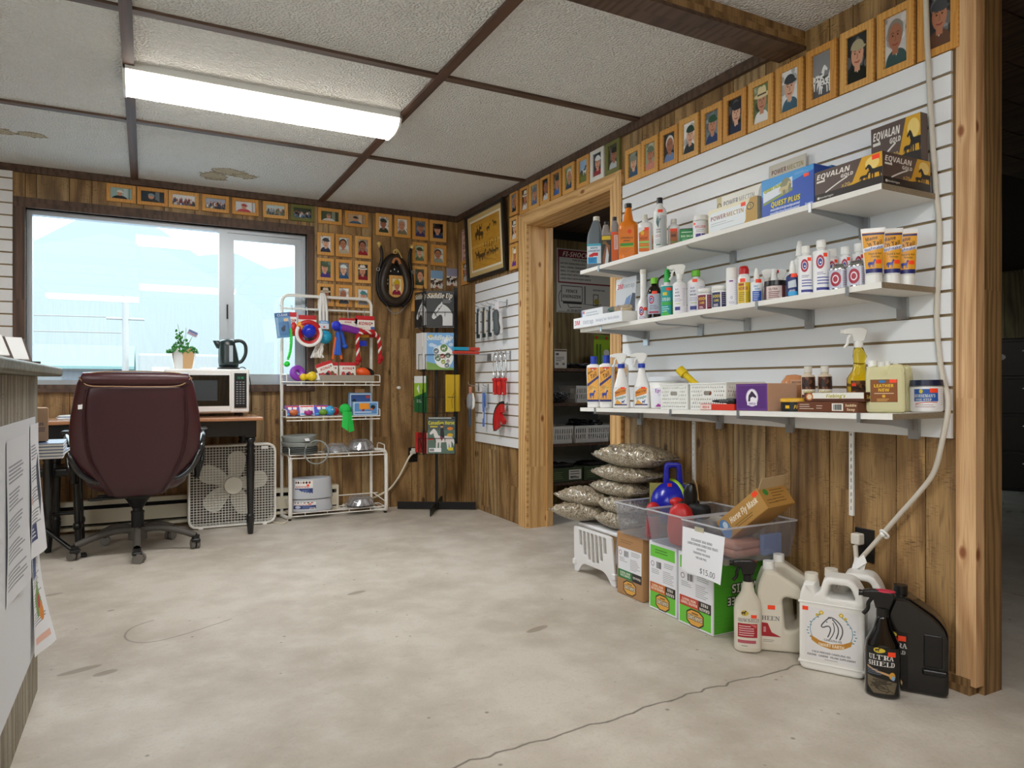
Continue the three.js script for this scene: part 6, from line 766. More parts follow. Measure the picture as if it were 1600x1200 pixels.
// ----- top shelf
{
  let t = onShelf('liniment_jug', 'grey translucent jug with blue and red label, first on top shelf', 'bottle', 1, -0.25, 2.344); const gm = mat(0x6b757c, 0.35);
  mesh(t, 'bottle', slab([[-0.037, 0, 0.008], [0.037, 0, 0.008], [0.037, 0.19, 0.01], [0.024, 0.245, 0.01], [-0.004, 0.245, 0.006], [-0.037, 0.165, 0.03]], 0.062, 0.012, [[[-0.016, 0.165], [0.006, 0.222], [0.012, 0.222], [0.012, 0.165]]]), gm); mesh(t, 'cap', cy(0.017, 0.016, 0.024, 0.01, 0.254, 0), M.offwhite); mesh(t, 'label', card(0.07, 0.1, L(80, 110, (g, w, h) => { ink(g, w, h, '#dfe8ee'); rect(g, '#4ab0c8', 0, 0, w, 14); txt(g, 'WHITE', '#2a5a8a', 13, w / 2, 24); txt(g, 'LINIMENT', '#2a5a8a', 14, w / 2, 40, { max: 70 }); poly(g, '#d0262c', [[12, 62], [36, 50], [36, 72], [12, 72]]); rect(g, '#d0262c', 36, 50, 26, 18); rect(g, '#2a9ad8', 6, 74, 50, 34); lines(g, '#1a5a90', 12, 82, 38, 3, 7, 2); }), 0, 0.075, 0.0317), printMat);
  t = onShelf('dosing_bottle', 'twin-neck dosing bottle with horse label on top shelf', 'bottle', 1, -0.24, 2.462); mesh(t, 'bottle', slab([[-0.04, 0, 0.006], [0.042, 0, 0.006], [0.042, 0.2, 0.008], [0.034, 0.218], [0.012, 0.218], [0.008, 0.165], [0.0, 0.165], [-0.006, 0.2, 0.006], [-0.03, 0.2, 0.006], [-0.04, 0.155, 0.01]], 0.05, 0.008), mat(0x8f8a88, 0.35)); mesh(t, 'cap', cy(0.011, 0.011, 0.02, 0.023, 0.228, 0), M.black); mesh(t, 'cap', cy(0.011, 0.011, 0.018, -0.018, 0.209, 0), M.black);
  mesh(t, 'label', card(0.048, 0.14, L(60, 160, (g, w, h) => { ink(g, w, h, '#2c3030'); rect(g, '#d8c02a', 4, 4, w - 8, 22); poly(g, '#8a5a34', [[8, 120], [30, 40], [52, 60], [40, 158], [8, 158]]); poly(g, '#cfd8e0', [[20, 158], [34, 60], [44, 110], [40, 158]]); lines(g, '#c8a02a', 8, 34, 30, 3, 6, 2); }), -0.016, 0.076, 0.0256), printMat); mesh(t, 'label', card(0.034, 0.14, L(44, 160, (g, w, h) => { ink(g, w, h, '#d8641e'); sticker(g, 2, 0, 18, 12); rect(g, '#e8c8c0', 18, 18, 24, 80); lines(g, '#a05040', 22, 24, 16, 10, 7, 2); }), 0.025, 0.09, 0.0256), printMat);
  t = onShelf('shampoo_bottle', 'large orange bottle with tapered neck on top shelf', 'bottle', 1, -0.25, 2.624); const om = mat(0xe8801a, 0.28); mesh(t, 'bottle', loft([[0, 0.04, 0.032, 0, 0, 3], [0.006, 0.046, 0.036, 0, 0, 3], [0.15, 0.046, 0.036, 0, 0, 3], [0.17, 0.042, 0.034, 0, 0, 2.6], [0.182, 0.024, 0.024, 0, 0, 2], [0.24, 0.014, 0.014, 0, 0, 2], [0.246, 0.014, 0.014, 0, 0, 2]], 36), om); mesh(t, 'cap', cy(0.0165, 0.0165, 0.02, 0, 0.254, 0), M.black); mesh(t, 'label', card(0.07, 0.12, L(90, 150, (g, w, h) => { ink(g, w, h, '#e8801a'); disc(g, '#e84a1a', 62, 18, 12); txt(g, 'CITRONELLA', '#3a2408', 14, w / 2, 54, { max: 70 }); txt(g, 'SPRAY', '#3a2408', 13, w / 2, 70); rect(g, '#3a9a3a', 8, 84, w - 16, 16); rect(g, '#8ac83a', 8, 102, w - 16, 5); lines(g, '#c86a10', 10, 116, 60, 3, 8, 2); }), -0.006, 0.08, 0.0364), printMat); mesh(t, 'back_label', card(0.03, 0.1, L(40, 130, (g, w, h) => { ink(g, w, h, '#d8a070'); lines(g, '#5a3a20', 4, 6, 32, 14, 6, 2); rect(g, '#fff', 4, 96, 32, 30); bars(g, 8, 100, 24, 20); }), 0.0455, 0.075, 0.006, 0, PI / 2 - 0.4), printMat);
  const orangeL = L(60, 110, (g, w, h) => { ink(g, w, h, '#e2701c'); poly(g, '#eee', [[0, 0], [w, 0], [0, 26]]); disc(g, '#e8c030', 22, 26, 10); txt(g, 'HOOF', '#8a3a10', 16, w / 2, 50); rect(g, '#9ad06a', 0, 62, w, 10); rect(g, '#e89a3a', 0, 76, w, 6); rect(g, '#9ad06a', 0, 86, w, 7); sticker(g, 34, 2, 26, 14); });
  t = onShelf('conditioner_bottle', 'white flat bottle with orange label beside the tapered orange bottle', 'bottle', 1, -0.25, 2.746); bottle(t, { r: 0.032, h: 0.165, sh: 0.14, nr: 0.013, sz: 0.7, cap: [0.013, 0.022, M.offwhite] }); mesh(t, 'label', card(0.045, 0.11, orangeL, -0.004, 0.068, 0.0228), printMat);
  t = onShelf('conditioner_bottle', 'white bottle behind, between orange label and black cap bottles', 'bottle', 1, -0.17, 2.72); bottle(t, { r: 0.03, h: 0.16, sh: 0.135, nr: 0.012, sz: 0.7, cap: [0.012, 0.02, M.offwhite] }); mesh(t, 'label', card(0.042, 0.1, orangeL, 0, 0.066, 0.0214), printMat);
  t = onShelf('shampoo_bottle', 'tall white bottle with black cap and grey thistle label', 'bottle', 1, -0.25, 2.851); bottle(t, { r: 0.03, h: 0.212, sh: 0.165, nr: 0.013, cap: [0.0135, 0.026, M.black], label: [0.01, 0.16, 1.0, L(110, 220, (g, w, h) => { ink(g, w, h, '#e2e4e4'); rect(g, '#c4c8cc', w * 0.5, 14, w * 0.5, h - 28); for (let k = 0; k < 14; k++) curve(g, '#4a6a6a', 3, [[44, 90], [30 + rr(-8, 20), 60], [26 + rr(0, 40), 16 + rr(0, 40)]]); txt(g, 'HIGH', '#555', 14, 44, 104); txt(g, 'SHINE', '#555', 12, 44, 120); lines(g, '#b06a6a', 18, 138, 54, 2, 10, 3); lines(g, '#888', 14, 168, 60, 3, 9, 2); rect(g, '#5a8a6a', 24, 196, 34, 8); })], tag: [0.17, 0.1] });
  t = onShelf('conditioner_bottle', 'small white bottle with brown-orange label beside the green box', 'bottle', 1, -0.19, 2.872); bottle(t, { r: 0.025, h: 0.128, sh: 0.108, nr: 0.012, sz: 0.7, cap: [0.013, 0.018, M.offwhite] }); mesh(t, 'label', card(0.03, 0.085, L(40, 100, (g, w, h) => { ink(g, w, h, '#b8602a'); sticker(g, 0, 0, 40, 16); rect(g, '#6a2f14', 6, 30, 26, 14); rect(g, '#7a9a4a', 0, 66, w, 8); }), 0, 0.055, 0.0182), printMat);
  t = onShelf('salve_box', 'small green carton on top shelf', 'carton', 1, -0.19, 2.955); mesh(t, 'box', rb(0.06, 0.075, 0.05, 0.002, 0, 0.0375, 0), mat(0x1f8a48, 0.5)); mesh(t, 'print', card(0.058, 0.073, L(80, 100, (g, w, h) => { ink(g, w, h, '#1f8c4a'); rect(g, '#bfe0c4', 10, 14, 60, 6); txt(g, 'BAG BALM', '#d8f0d0', 17, w / 2, 40, { max: 66 }); lines(g, '#8ad0a0', 14, 54, 50, 3, 8, 3); rect(g, '#0f6a34', 0, 82, w, 18); }), 0, 0.0375, 0.0254), printMat); mesh(t, 'lid_edge', bx(0.056, 0.004, 0.046, 0, 0.0765, 0), mat(0x2c2c2a, 0.6));
  t = onShelf('supplement_jar', 'white jar with violet block label on top shelf', 'jar', 1, -0.2, 3.052); bottle(t, { r: 0.032, h: 0.095, sh: 0.084, nr: 0.028, nl: 0.006, cap: [0.031, 0.022, M.white], label: [0.008, 0.082, 1.1, L(110, 90, (g, w, h) => { ink(g, w, h, '#ecebee'); sticker(g, 0, 0, 20, 12); txt(g, 'PSYLLIUM', '#c0405a', 16, 50, 24, { max: 70 }); lines(g, '#999', 24, 38, 60, 2, 8, 2); rect(g, '#4a3a8c', 20, 58, 34, 22); rect(g, '#5a4a98', 58, 58, 24, 22); })] });
}
function carton(s, name, label, x0, z0, z1, d, h, m, prt, o = {}) { // box facing away from the slat wall; x0 = front face
  const w = z1 - z0, zc = (z0 + z1) / 2, t = onShelf(name, label, 'carton', s, x0 + d / 2, zc, -PI / 2); t.position.y += o.y || 0;
  mesh(t, 'box', rb(w, h, d, 0.0015, 0, h / 2, 0), m); if (prt) mesh(t, 'front_print', card(w - 0.002, h - 0.002, prt, 0, h / 2, d / 2 + 0.0006), printMat); if (o.end) mesh(t, 'end_print', card(d - 0.002, h - 0.002, o.end, w / 2 + 0.0006, h / 2, 0, 0, PI / 2), printMat); return t;
}
{
  const gold = mat(0xd9cfa8, 0.4);
  const pm = (big) => L(230, big ? 120 : 80, (g, w, h) => { ink(g, w, h, '#e9e2c4'); poly(g, '#bd9230', [[150, h], [200, 0], [w, 0], [w, h]]); g.fillStyle = '#e6ecee'; g.beginPath(); g.roundRect(4, h * 0.14, 176, h * 0.76, 26); g.fill(); txt(g, 'POWER', '#8a4a3a', 27, 12, h * 0.36, { a: 'left', max: 76 }); txt(g, 'MECTIN', '#b08a4a', 27, 90, h * 0.36, { a: 'left', max: 82 }); lines(g, '#9aa0a0', 14, h * 0.55, 110, 2, 10, 2); lines(g, '#9aa0a0', 60, h * 0.84, 110, 1, 4, 2, 0); disc(g, '#2e2c26', 200, h * 0.3, 16); disc(g, '#cfae50', 200, h * 0.3, 12); curve(g, '#2e2c26', 3, [[194, h * 0.3], [200, h * 0.22], [206, h * 0.3], [200, h * 0.38]]); });
  const a = carton(1, 'dewormer_carton', 'white and gold medicine carton in front of its display lid', -0.25, 3.15, 3.405, 0.09, 0.105, gold, pm(true)); mesh(a, 'price_sticker', bx(0.022, 0.014, 0.001, 0.06, 0.088, 0.0462), mat(STICK, 0.5));
  carton(1, 'dewormer_carton', 'white and gold carton with horse head, standing at the back', -0.145, 3.09, 3.345, 0.06, 0.185, gold, L(230, 166, (g, w, h) => { ink(g, w, h, '#eeebe0'); rect(g, '#cdbf86', 0, 0, 26, h); disc(g, '#2e2c26', 14, 34, 11); disc(g, '#cdbf86', 14, 34, 8); txt(g, 'POWER', '#7a7470', 26, 34, 32, { a: 'left', max: 74 }); txt(g, 'MECTIN', '#a8a29a', 26, 110, 32, { a: 'left', max: 76 }); poly(g, '#a8aaae', [[196, 60], [206, 20], [216, 4], [222, 14], [230, 26], [230, 60], [220, 40], [204, 64]]); lines(g, '#aaa', 40, 60, 120, 3, 10, 2); rect(g, '#bd9230', 0, 120, w, 46); }));
  const fl = onShelf('product_card', 'grey medicine show card leaning on the slat panel', 'card', 1, -0.045, 3.362, -PI / 2); mesh(fl, 'card', bx(0.178, 0.28, 0.002, 0, 0.14, 0, -0.05), mat(0xcfcabc, 0.6)); mesh(fl, 'print', card(0.176, 0.278, L(140, 220, (g, w, h) => { ink(g, w, h, '#cfcabc'); txt(g, 'POWER', '#6a3a34', 22, 10, 26, { a: 'left', max: 58 }); txt(g, 'MECTIN', '#a08a50', 22, 70, 26, { a: 'left', max: 62 }); lines(g, '#8a857a', 12, 46, 110, 5, 9, 2); lines(g, '#b8b2a4', 12, 100, 110, 8, 12, 2); }), 0, 0.14, 0.0014, -0.05), printMat);
  const qp = L(230, 150, (g, w, h) => { ink(g, w, h, '#2f58b8'); poly(g, '#3f9adc', [[0, 0], [w, 0], [w, 20], [0, 66]]); poly(g, '#dfe6ee', [[8, 44], [140, 20], [140, 60], [8, 90]]); txt(g, 'QUEST PLUS', '#e8d83a', 14, 52, 42, { st: '#2a6a3a', max: 84, rot: -0.12 }); poly(g, '#8aa03a', [[8, 92], [140, 62], [140, 72], [8, 100]]); disc(g, '#8a8a6a', 112, 48, 24, 30); horse(g, '#c8b88a', 108, 76, 44); txt(g, 'QUEST PLUS', '#f0d82a', 27, 108, 104, { max: 130, st: '#3a5a1a', lw: 3, sk: 0.15 }); txt(g, 'moxidectin/praziquantel', '#e8ecf4', 13, 106, 124, { max: 130, sk: 0.2 }); txt(g, 'moxidectine/praziquantel', '#e8ecf4', 13, 104, 138, { max: 130, sk: 0.2 }); rect(g, STICK, 188, 26, 22, 12); lines(g, '#9ab8e8', 150, 12, 60, 2, 5, 1.5); txt(g, 'Zoetis', '#dfe6f4', 11, 208, 138); });
  carton(1, 'dewormer_carton', 'bright blue medicine carton with yellow lettering on top shelf', -0.275, 3.45, 3.676, 0.12, 0.14, mat(0x2f58b8, 0.4), qp);
  carton(1, 'dewormer_carton', 'spare blue carton on end behind the bright blue one', -0.14, 3.5, 3.64, 0.1, 0.165, mat(0x2a66a8, 0.45), L(90, 100, (g, w, h) => { ink(g, w, h, '#2f7ab4'); lines(g, '#bfe0ea', 10, 14, 70, 5, 12, 4); rect(g, '#c8cc5a', 60, 30, 20, 30); })); carton(1, 'dewormer_carton', 'slim dark blue carton against the slat panel', -0.06, 3.6, 3.74, 0.035, 0.175, mat(0x2a4a9c, 0.45), null);
  const eq = (w0) => L(w0, 110, (g, w, h) => { ink(g, w, h, '#5c4c46'); poly(g, '#d9a423', [[w * 0.58, 74], [w * 0.72, 0], [w, 0], [w, 84], [w * 0.5, 84]]); rect(g, '#2c2724', 0, 84, w, 26); poly(g, '#2c2724', [[w * 0.42, 90], [w * 0.7, 80], [w, 82], [w, 92]]); disc(g, '#efd27a', w * 0.86, 30, 22); horse(g, '#1c1814', w * 0.9, 84, 52, -1); horse(g, '#1c1814', w * 0.76, 84, 30); rect(g, '#e8e4dc', 8, 36, 30, 7); txt(g, 'EQVALAN', '#f0ece4', 26, 8, 22, { a: 'left', max: w * 0.56, sk: 0.18 }); txt(g, 'GOLD', '#f0ece4', 16, w * 0.5, 42, { sk: 0.1 }); curve(g, '#e6e2da', 5, [[w * 0.18, 82], [w * 0.34, 64], [w * 0.5, 50]]); txt(g, 'x20', '#c9a85a', 18, w * 0.48, 76, { sk: 0.1 }); disc(g, '#d8d4cc', 14, 98, 5); txt(g, 'Boehringer', '#d8d4cc', 9, 44, 98); });
  const dk = mat(0x5c4c46, 0.45), a2 = carton(1, 'dewormer_carton', 'brown and gold medicine carton with horses at the shelf end', -0.29, 3.69, 3.933, 0.235, 0.1, dk, eq(230), { end: eq(200) }); mesh(a2, 'price_sticker', bx(0.025, 0.014, 0.001, 0.1, 0.088, 0.1182), mat(STICK, 0.5));
  const a3 = carton(1, 'dewormer_carton', 'brown and gold medicine carton stacked behind, leaning on slat panel', -0.078, 3.745, 3.918, 0.035, 0.16, dk, eq(190), { y: 0.1008 }); mesh(a3, 'gold_flap', bx(0.05, 0.11, 0.003, 0.055, 0.058, -0.022), mat(0xd9a423, 0.5));
}
// ----- middle shelf
{
  let t = onShelf('bandage_tray', 'low white bandage display tray overhanging the middle shelf', 'tray', 2, -0.265, 2.475, -PI / 2); const c = L(260, 34, (g, w, h) => { ink(g, w, h, '#e6e8ec'); txt(g, '3M', '#c8323a', 22, 22, 17); txt(g, 'Vetrap', '#8a94a4', 20, 84, 17, { w: 'normal' }); txt(g, 'Bandaging Tape / Bande adhésive', '#9aa2b0', 12, 186, 18, { w: 'normal', max: 120 }); });
  mesh(t, 'tray', [bx(0.41, 0.003, 0.125, 0, 0.0015, 0), bx(0.41, 0.05, 0.003, 0, 0.025, 0.063), bx(0.41, 0.05, 0.003, 0, 0.025, -0.063), bx(0.003, 0.05, 0.125, 0.204, 0.025, 0), bx(0.003, 0.05, 0.125, -0.204, 0.025, 0)], M.white); mesh(t, 'front_print', card(0.405, 0.047, c, 0, 0.025, 0.0651), printMat); mesh(t, 'header', bx(0.16, 0.2, 0.002, 0.06, 0.13, -0.064, -0.06), M.paper); mesh(t, 'header_print', card(0.158, 0.198, L(110, 140, (g, w, h) => { ink(g, w, h, '#c4c8cc'); poly(g, '#e6e8ea', [[0, 40], [0, 0], [40, 0]]); txt(g, '3M', '#c8323a', 24, 26, 28); txt(g, 'Vetrap', '#6a7078', 20, 74, 28, { w: 'normal' }); poly(g, '#6a86b0', [[30, 140], [60, 70], [86, 60], [70, 140]]); poly(g, '#3c4454', [[66, 140], [92, 56], [110, 60], [110, 140]]); }), 0.06, 0.13, -0.0624, -0.06), printMat);
  t = onShelf('bandage_box', 'white carton of bandages in the display tray', 'carton', 2, -0.262, 2.40, -PI / 2); t.position.y += 0.004; mesh(t, 'box', rb(0.19, 0.085, 0.09, 0.002, 0, 0.0425, 0), mat(0xe0e3e6, 0.5)); mesh(t, 'print', card(0.186, 0.082, L(120, 54, (g, w, h) => { ink(g, w, h, '#dfe2e6'); rect(g, '#4a78c0', 0, 0, 8, h); rect(g, '#d8604a', 10, 4, 10, 8); lines(g, '#9aa4b0', 30, 10, 80, 5, 8, 2); }), 0, 0.0425, 0.0456), printMat);
  [[2.525, 0x2f5c50, 'green wrapped bandage roll in the display tray'], [2.575, 0xcdb48c, 'tan wrapped bandage roll in the display tray'], [2.625, 0xd8c29a, 'cream wrapped bandage roll at the tray end']].forEach(([z, k, l]) => { const b = onShelf('bandage_roll', l, 'bandage', 2, -0.262, z); b.position.y += 0.004; mesh(b, 'roll', [cy(0.027, 0.027, 0.06, 0, 0.045, 0, 0.5, 0, 0, 24), cy(0.01, 0.01, 0.061, 0, 0.045, 0, 0.5)], mat(k, 0.9)); mesh(b, 'wrapper', crumple(sp(0.035, 0, 0.045, 0, 1, 1.1, 1, 24), 0.006, 50, z), wrapM); });
  t = onShelf('tonic_bottle', 'white bottle with very long neck on middle shelf', 'bottle', 2, -0.25, 2.735); mesh(t, 'bottle', lathe([[0, 0], [0.026, 0], [0.028, 0.005], [0.028, 0.07], [0.024, 0.085], [0.0145, 0.1], [0.0135, 0.215], [0, 0.215]], 28), M.whiteGloss); mesh(t, 'cap', cy(0.0145, 0.0145, 0.02, 0, 0.222, 0), M.offwhite); const rings = (g, x, y, r) => { disc(g, '#b02a44', x, y, r); disc(g, '#f0eef0', x, y, r * 0.62); disc(g, '#3a4a9a', x, y, r * 0.5); disc(g, '#f0eef0', x + r * 0.1, y + r * 0.1, r * 0.22, r * 0.12); };
  const ringL = (o = {}) => L(110, o.h || 150, (g, w, h) => { ink(g, w, h, '#f0eff2'); rings(g, 38, o.y || 36, 26); sticker(g, 58, 4, 26, 14); lines(g, '#6a6a9a', 18, h * 0.5, 60, 2, 6, 2); lines(g, '#4a54a4', 18, h * 0.62, 74, 3, 11, 4, 0.1); rect(g, '#3a3a8c', 12, h - 18, 84, 10); }); mesh(t, 'label', wrap(0.0286, 0.06, 1.0, L(100, 60, (g, w, h) => { ink(g, w, h, '#eeedf1'); rings(g, 34, 24, 20); sticker(g, 54, 8, 26, 14); lines(g, '#7a6aa0', 14, 48, 60, 2, 6, 2); }), 0.035), printMat);
  t = onShelf('tonic_bottle', 'dark amber bottle with lime cap on middle shelf', 'bottle', 2, -0.26, 2.825); bottle(t, { r: 0.031, h: 0.158, sh: 0.115, nr: 0.0125, m: mat(0x1c130c, 0.12), cap: [0.0165, 0.026, mat(0x76c41e, 0.4)], label: [0.018, 0.108, 1.1, L(110, 100, (g, w, h) => { ink(g, w, h, '#a9b4c4'); rings(g, 34, 30, 20); lines(g, '#4a5468', 22, 58, 66, 3, 8, 2); rect(g, '#b03a54', 14, 86, 70, 9); })], tag: [0.112, 0.05] });
  t = onShelf('pump_bottle', 'teal and green labelled bottle with green spout', 'bottle', 2, -0.25, 2.9); bottle(t, { r: 0.028, h: 0.15, sh: 0.135, nr: 0.014, label: [0.004, 0.132, 1.3, L(130, 130, (g, w, h) => { ink(g, w, h, '#1f9c9c'); rect(g, '#d8c83a', 30, 28, 34, 14); txt(g, 'FLYS-OFF', '#e8e4da', 20, 56, 58, { max: 66 }); rect(g, '#3ab04a', 10, 70, 90, 14); poly(g, '#2a8a3c', [[90, 130], [100, 60], [130, 70], [130, 130]]); poly(g, '#48b84a', [[0, 130], [50, 104], [90, 130]]); lines(g, '#bfe8e0', 20, 90, 60, 3, 9, 3); })], tag: [0.118, 0.25] }); mesh(t, 'spout', lathe([[0.013, 0.15], [0.0125, 0.19], [0.011, 0.2], [0.0065, 0.212], [0, 0.214]], 20), mat(0x27b043, 0.4)); mesh(t, 'hose', tb([[-0.03, 0.06, -0.04], [-0.04, 0.16, -0.03], [0.0, 0.192, -0.03], [0.05, 0.19, -0.04], [0.06, 0.12, -0.04]], 0.004, false, 40, 6), M.darkMetal);
  const flyL = (h0 = 150) => L(110, h0, (g, w, h) => { ink(g, w, h, '#eceaf0'); txt(g, 'FLY', '#5a5a7c', 14, 34, 26); txt(g, 'BYE!', '#5a5a7c', 14, 36, 42); txt(g, 'WASH', '#3a3a50', 13, 36, 58); lines(g, '#9a98b4', 16, 72, 60, 3, 7, 2); rect(g, '#b8c87a', 24, 98, 34, 4); rect(g, '#3a3a8a', 18, h - 34, 38, 18); lines(g, '#a8a6be', 74, 20, 30, 12, 8, 2); });
  t = onShelf('spray_bottle', 'white spray bottle with white trigger behind lime cap bottle', 'spray bottle', 2, -0.25, 2.98); bottle(t, { r: 0.029, h: 0.155, sh: 0.128, nr: 0.012, label: [0.006, 0.126, 1.1, flyL()] }); sprayer(t, 0.152, M.white, 0.95, -1);
  t = onShelf('lotion_bottle', 'white rounded bottle with lime cap on middle shelf', 'bottle', 2, -0.2, 3.025); bottle(t, { r: 0.037, h: 0.165, sh: 0.135, nr: 0.014, sz: 0.75, cap: [0.018, 0.024, mat(0x6cc428, 0.4)], label: [0.006, 0.13, 1.1, flyL()], tag: [0.14, -0.2] });
  for (const [z, bg, l] of [[3.132, '#7a1f3a', 'white tub with maroon label on middle shelf'], [3.212, '#1d2c58', 'white tub with navy label on middle shelf']]) { const q = onShelf('ointment_tub', l, 'tub', 2, -0.25, z); bottle(q, { r: 0.03, h: 0.078, sh: 0.07, nr: 0.026, nl: 0.006, cap: [0.0305, 0.016, M.white], label: [0.006, 0.066, 1.2, L(120, 70, (g, w, h) => { ink(g, w, h, bg); rect(g, '#e8e6ea', 0, 0, w, 4); txt(g, 'HOOF', '#e8c82a', 20, 38, 20); txt(g, 'CARE', '#e8c82a', 14, 36, 40); rect(g, '#e8e4e8', 62, 0, 8, h); lines(g, '#e0c8d0', 76, 10, 40, 6, 9, 2); lines(g, '#e8d8dc', 16, 56, 40, 2, 6, 3); })] }); mesh(q, 'lid_rib', new THREE.TorusGeometry(0.0305, 0.0012, 5, 30).rotateX(PI / 2).translate(0, 0.078, 0), M.offwhite); }
  t = onShelf('aerosol_can', 'plain white aerosol can on middle shelf', 'aerosol', 2, -0.25, 3.279); mesh(t, 'can', lathe([[0, 0], [0.021, 0], [0.0225, 0.003], [0.0225, 0.105], [0.021, 0.11], [0, 0.11]], 26), M.whiteGloss); mesh(t, 'cap', [lathe([[0.0215, 0.108], [0.0215, 0.148], [0.019, 0.153], [0, 0.153]], 26)], M.white); mesh(t, 'label', wrap(0.0231, 0.1, 0.9, L(80, 120, (g, w, h) => { ink(g, w, h, '#eeecf2'); rect(g, '#7a3a8a', 18, 6, 28, 6); curve(g, '#8a8a94', 2, [[26, 84], [34, 76], [42, 84], [34, 92], [26, 84]]); lines(g, '#aaa8bc', 14, 102, 44, 2, 6, 2); lines(g, '#c8c4d4', 56, 20, 20, 8, 10, 2); }), 0.055), printMat);
  t = onShelf('aerosol_can', 'yellow labelled aerosol can with red cap', 'aerosol', 2, -0.25, 3.341); mesh(t, 'can', lathe([[0, 0], [0.022, 0], [0.0235, 0.003], [0.0235, 0.1], [0.018, 0.118], [0, 0.118]], 26), M.whiteGloss); mesh(t, 'cap', lathe([[0.0185, 0.116], [0.0185, 0.135], [0.014, 0.147], [0, 0.15]], 24), M.red); mesh(t, 'label', wrap(0.0241, 0.078, 1.2, L(110, 100, (g, w, h) => { ink(g, w, h, '#dcb81e'); rect(g, '#a84a2a', 10, 6, 40, 10); txt(g, 'HORSE', '#a0302a', 22, 44, 30, { max: 70 }); lines(g, '#8a7a14', 12, 48, 50, 5, 9, 3); rect(g, '#b8a018', 66, 44, 30, 50); rect(g, '#f4ecc8', 54, 0, 5, h); }), 0.045), printMat); mesh(t, 'price_sticker', wrap(0.0245, 0.014, 0.4, stickCell, 0.092).rotateY(-0.3), printMat);
  const blueL = L(90, 110, (g, w, h) => { ink(g, w, h, '#eaeef4'); txt(g, 'Vet', '#4a8ac0', 18, 34, 20, { sk: 0.2 }); txt(g, 'mist', '#4a8ac0', 16, 44, 36, { sk: 0.2 }); rect(g, '#2a56b4', 8, 48, 66, 58); lines(g, '#cfe0f4', 14, 56, 46, 5, 10, 3); });
  t = onShelf('mist_bottle', 'small white mist bottle with blue label in front', 'spray bottle', 2, -0.25, 3.403); bottle(t, { r: 0.022, h: 0.088, sh: 0.074, nr: 0.01, label: [0.004, 0.074, 1.0, blueL], tag: [0.08, 0.2] }); pinNozzle(t, 0.084, M.white, 1.05);
  for (const [x, z, l] of [[-0.17, 3.38, 'white spray bottle with red trigger behind the mist bottle'], [-0.12, 3.4, 'white spray bottle with red trigger behind the brown jar']]) { t = onShelf('spray_bottle', l, 'spray bottle', 2, x, z); bottle(t, { r: 0.024, h: 0.09, sh: 0.07, nr: 0.01 }); sprayer(t, 0.086, M.white, 0.75, x < -0.16 ? 1 : -1, M.red); }
  t = onShelf('mist_bottle', 'white mist bottle standing behind the black lidded jar', 'spray bottle', 2, -0.185, 3.425); bottle(t, { r: 0.022, h: 0.088, sh: 0.074, nr: 0.01 }); pinNozzle(t, 0.084, M.white, 1.05);
  t = onShelf('balm_jar', 'squat jar with black lid and brown-white label', 'jar', 2, -0.24, 3.482); bottle(t, { r: 0.04, h: 0.056, sh: 0.052, nr: 0.036, nl: 0.003, m: mat(0x4a2a26, 0.3), cap: [0.0405, 0.018, M.black], label: [0.004, 0.05, 1.25, L(150, 60, (g, w, h) => { ink(g, w, h, '#d8c8c4'); rect(g, '#5a2a2e', 0, 0, 16, h); txt(g, 'ULTRA', '#7a4a4a', 15, 54, 14); lines(g, '#8a5a58', 30, 26, 60, 4, 8, 4, 0.2); rect(g, '#6a2f34', 100, 0, 24, h); lines(g, '#a88a88', 128, 8, 20, 6, 8, 2); })] });
  t = onShelf('mist_bottle', 'navy mist bottle with white nozzle and cyan band', 'spray bottle', 2, -0.25, 3.566); bottle(t, { r: 0.0215, h: 0.088, sh: 0.072, nr: 0.01, m: mat(0x1d2a66, 0.3), label: [0.004, 0.074, 1.0, L(90, 110, (g, w, h) => { ink(g, w, h, '#22306e'); poly(g, '#c8d0d8', [[6, 30], [60, 20], [66, 60], [6, 66]]); txt(g, 'arctic', '#dfe6ee', 15, 36, 78, { sk: 0.2 }); rect(g, '#3aa8e0', 6, 84, 66, 22); })], tag: [0.076, 0.1] }); pinNozzle(t, 0.084, M.white, 1.05);
  t = onShelf('mist_bottle', 'tall slim white bottle with finger pump standing at the back', 'spray bottle', 2, -0.17, 3.53); bottle(t, { r: 0.022, h: 0.165, sh: 0.14, nr: 0.01 }); pinNozzle(t, 0.16, M.white, 1.25);
  t = onShelf('medicated_bottle', 'white bottle with red ring logo beside the navy bottle', 'bottle', 2, -0.25, 3.622); bottle(t, { r: 0.0255, h: 0.15, sh: 0.134, nr: 0.0135, cap: [0.0145, 0.024, M.white], label: [0.004, 0.13, 1.0, ringL()] });
  t = onShelf('medicated_bottle', 'taller white bottle with red ring logo beside silver tins', 'bottle', 2, -0.24, 3.677); bottle(t, { r: 0.027, h: 0.158, sh: 0.142, nr: 0.0145, cap: [0.016, 0.026, M.white], label: [0.004, 0.136, 1.0, ringL()] });
  for (const [x, z, l] of [[-0.155, 3.655, 'white ring-logo bottle behind the first silver tin'], [-0.15, 3.7, 'white ring-logo bottle standing between the silver tins'], [-0.15, 3.752, 'white ring-logo bottle behind the second silver tin']]) { t = onShelf('medicated_bottle', l, 'bottle', 2, x, z); bottle(t, { r: 0.0205, h: 0.14, sh: 0.128, nr: 0.013, cap: [0.015, 0.026, M.white], label: [0.02, 0.126, 1.0, ringL({ h: 130 })] }); }
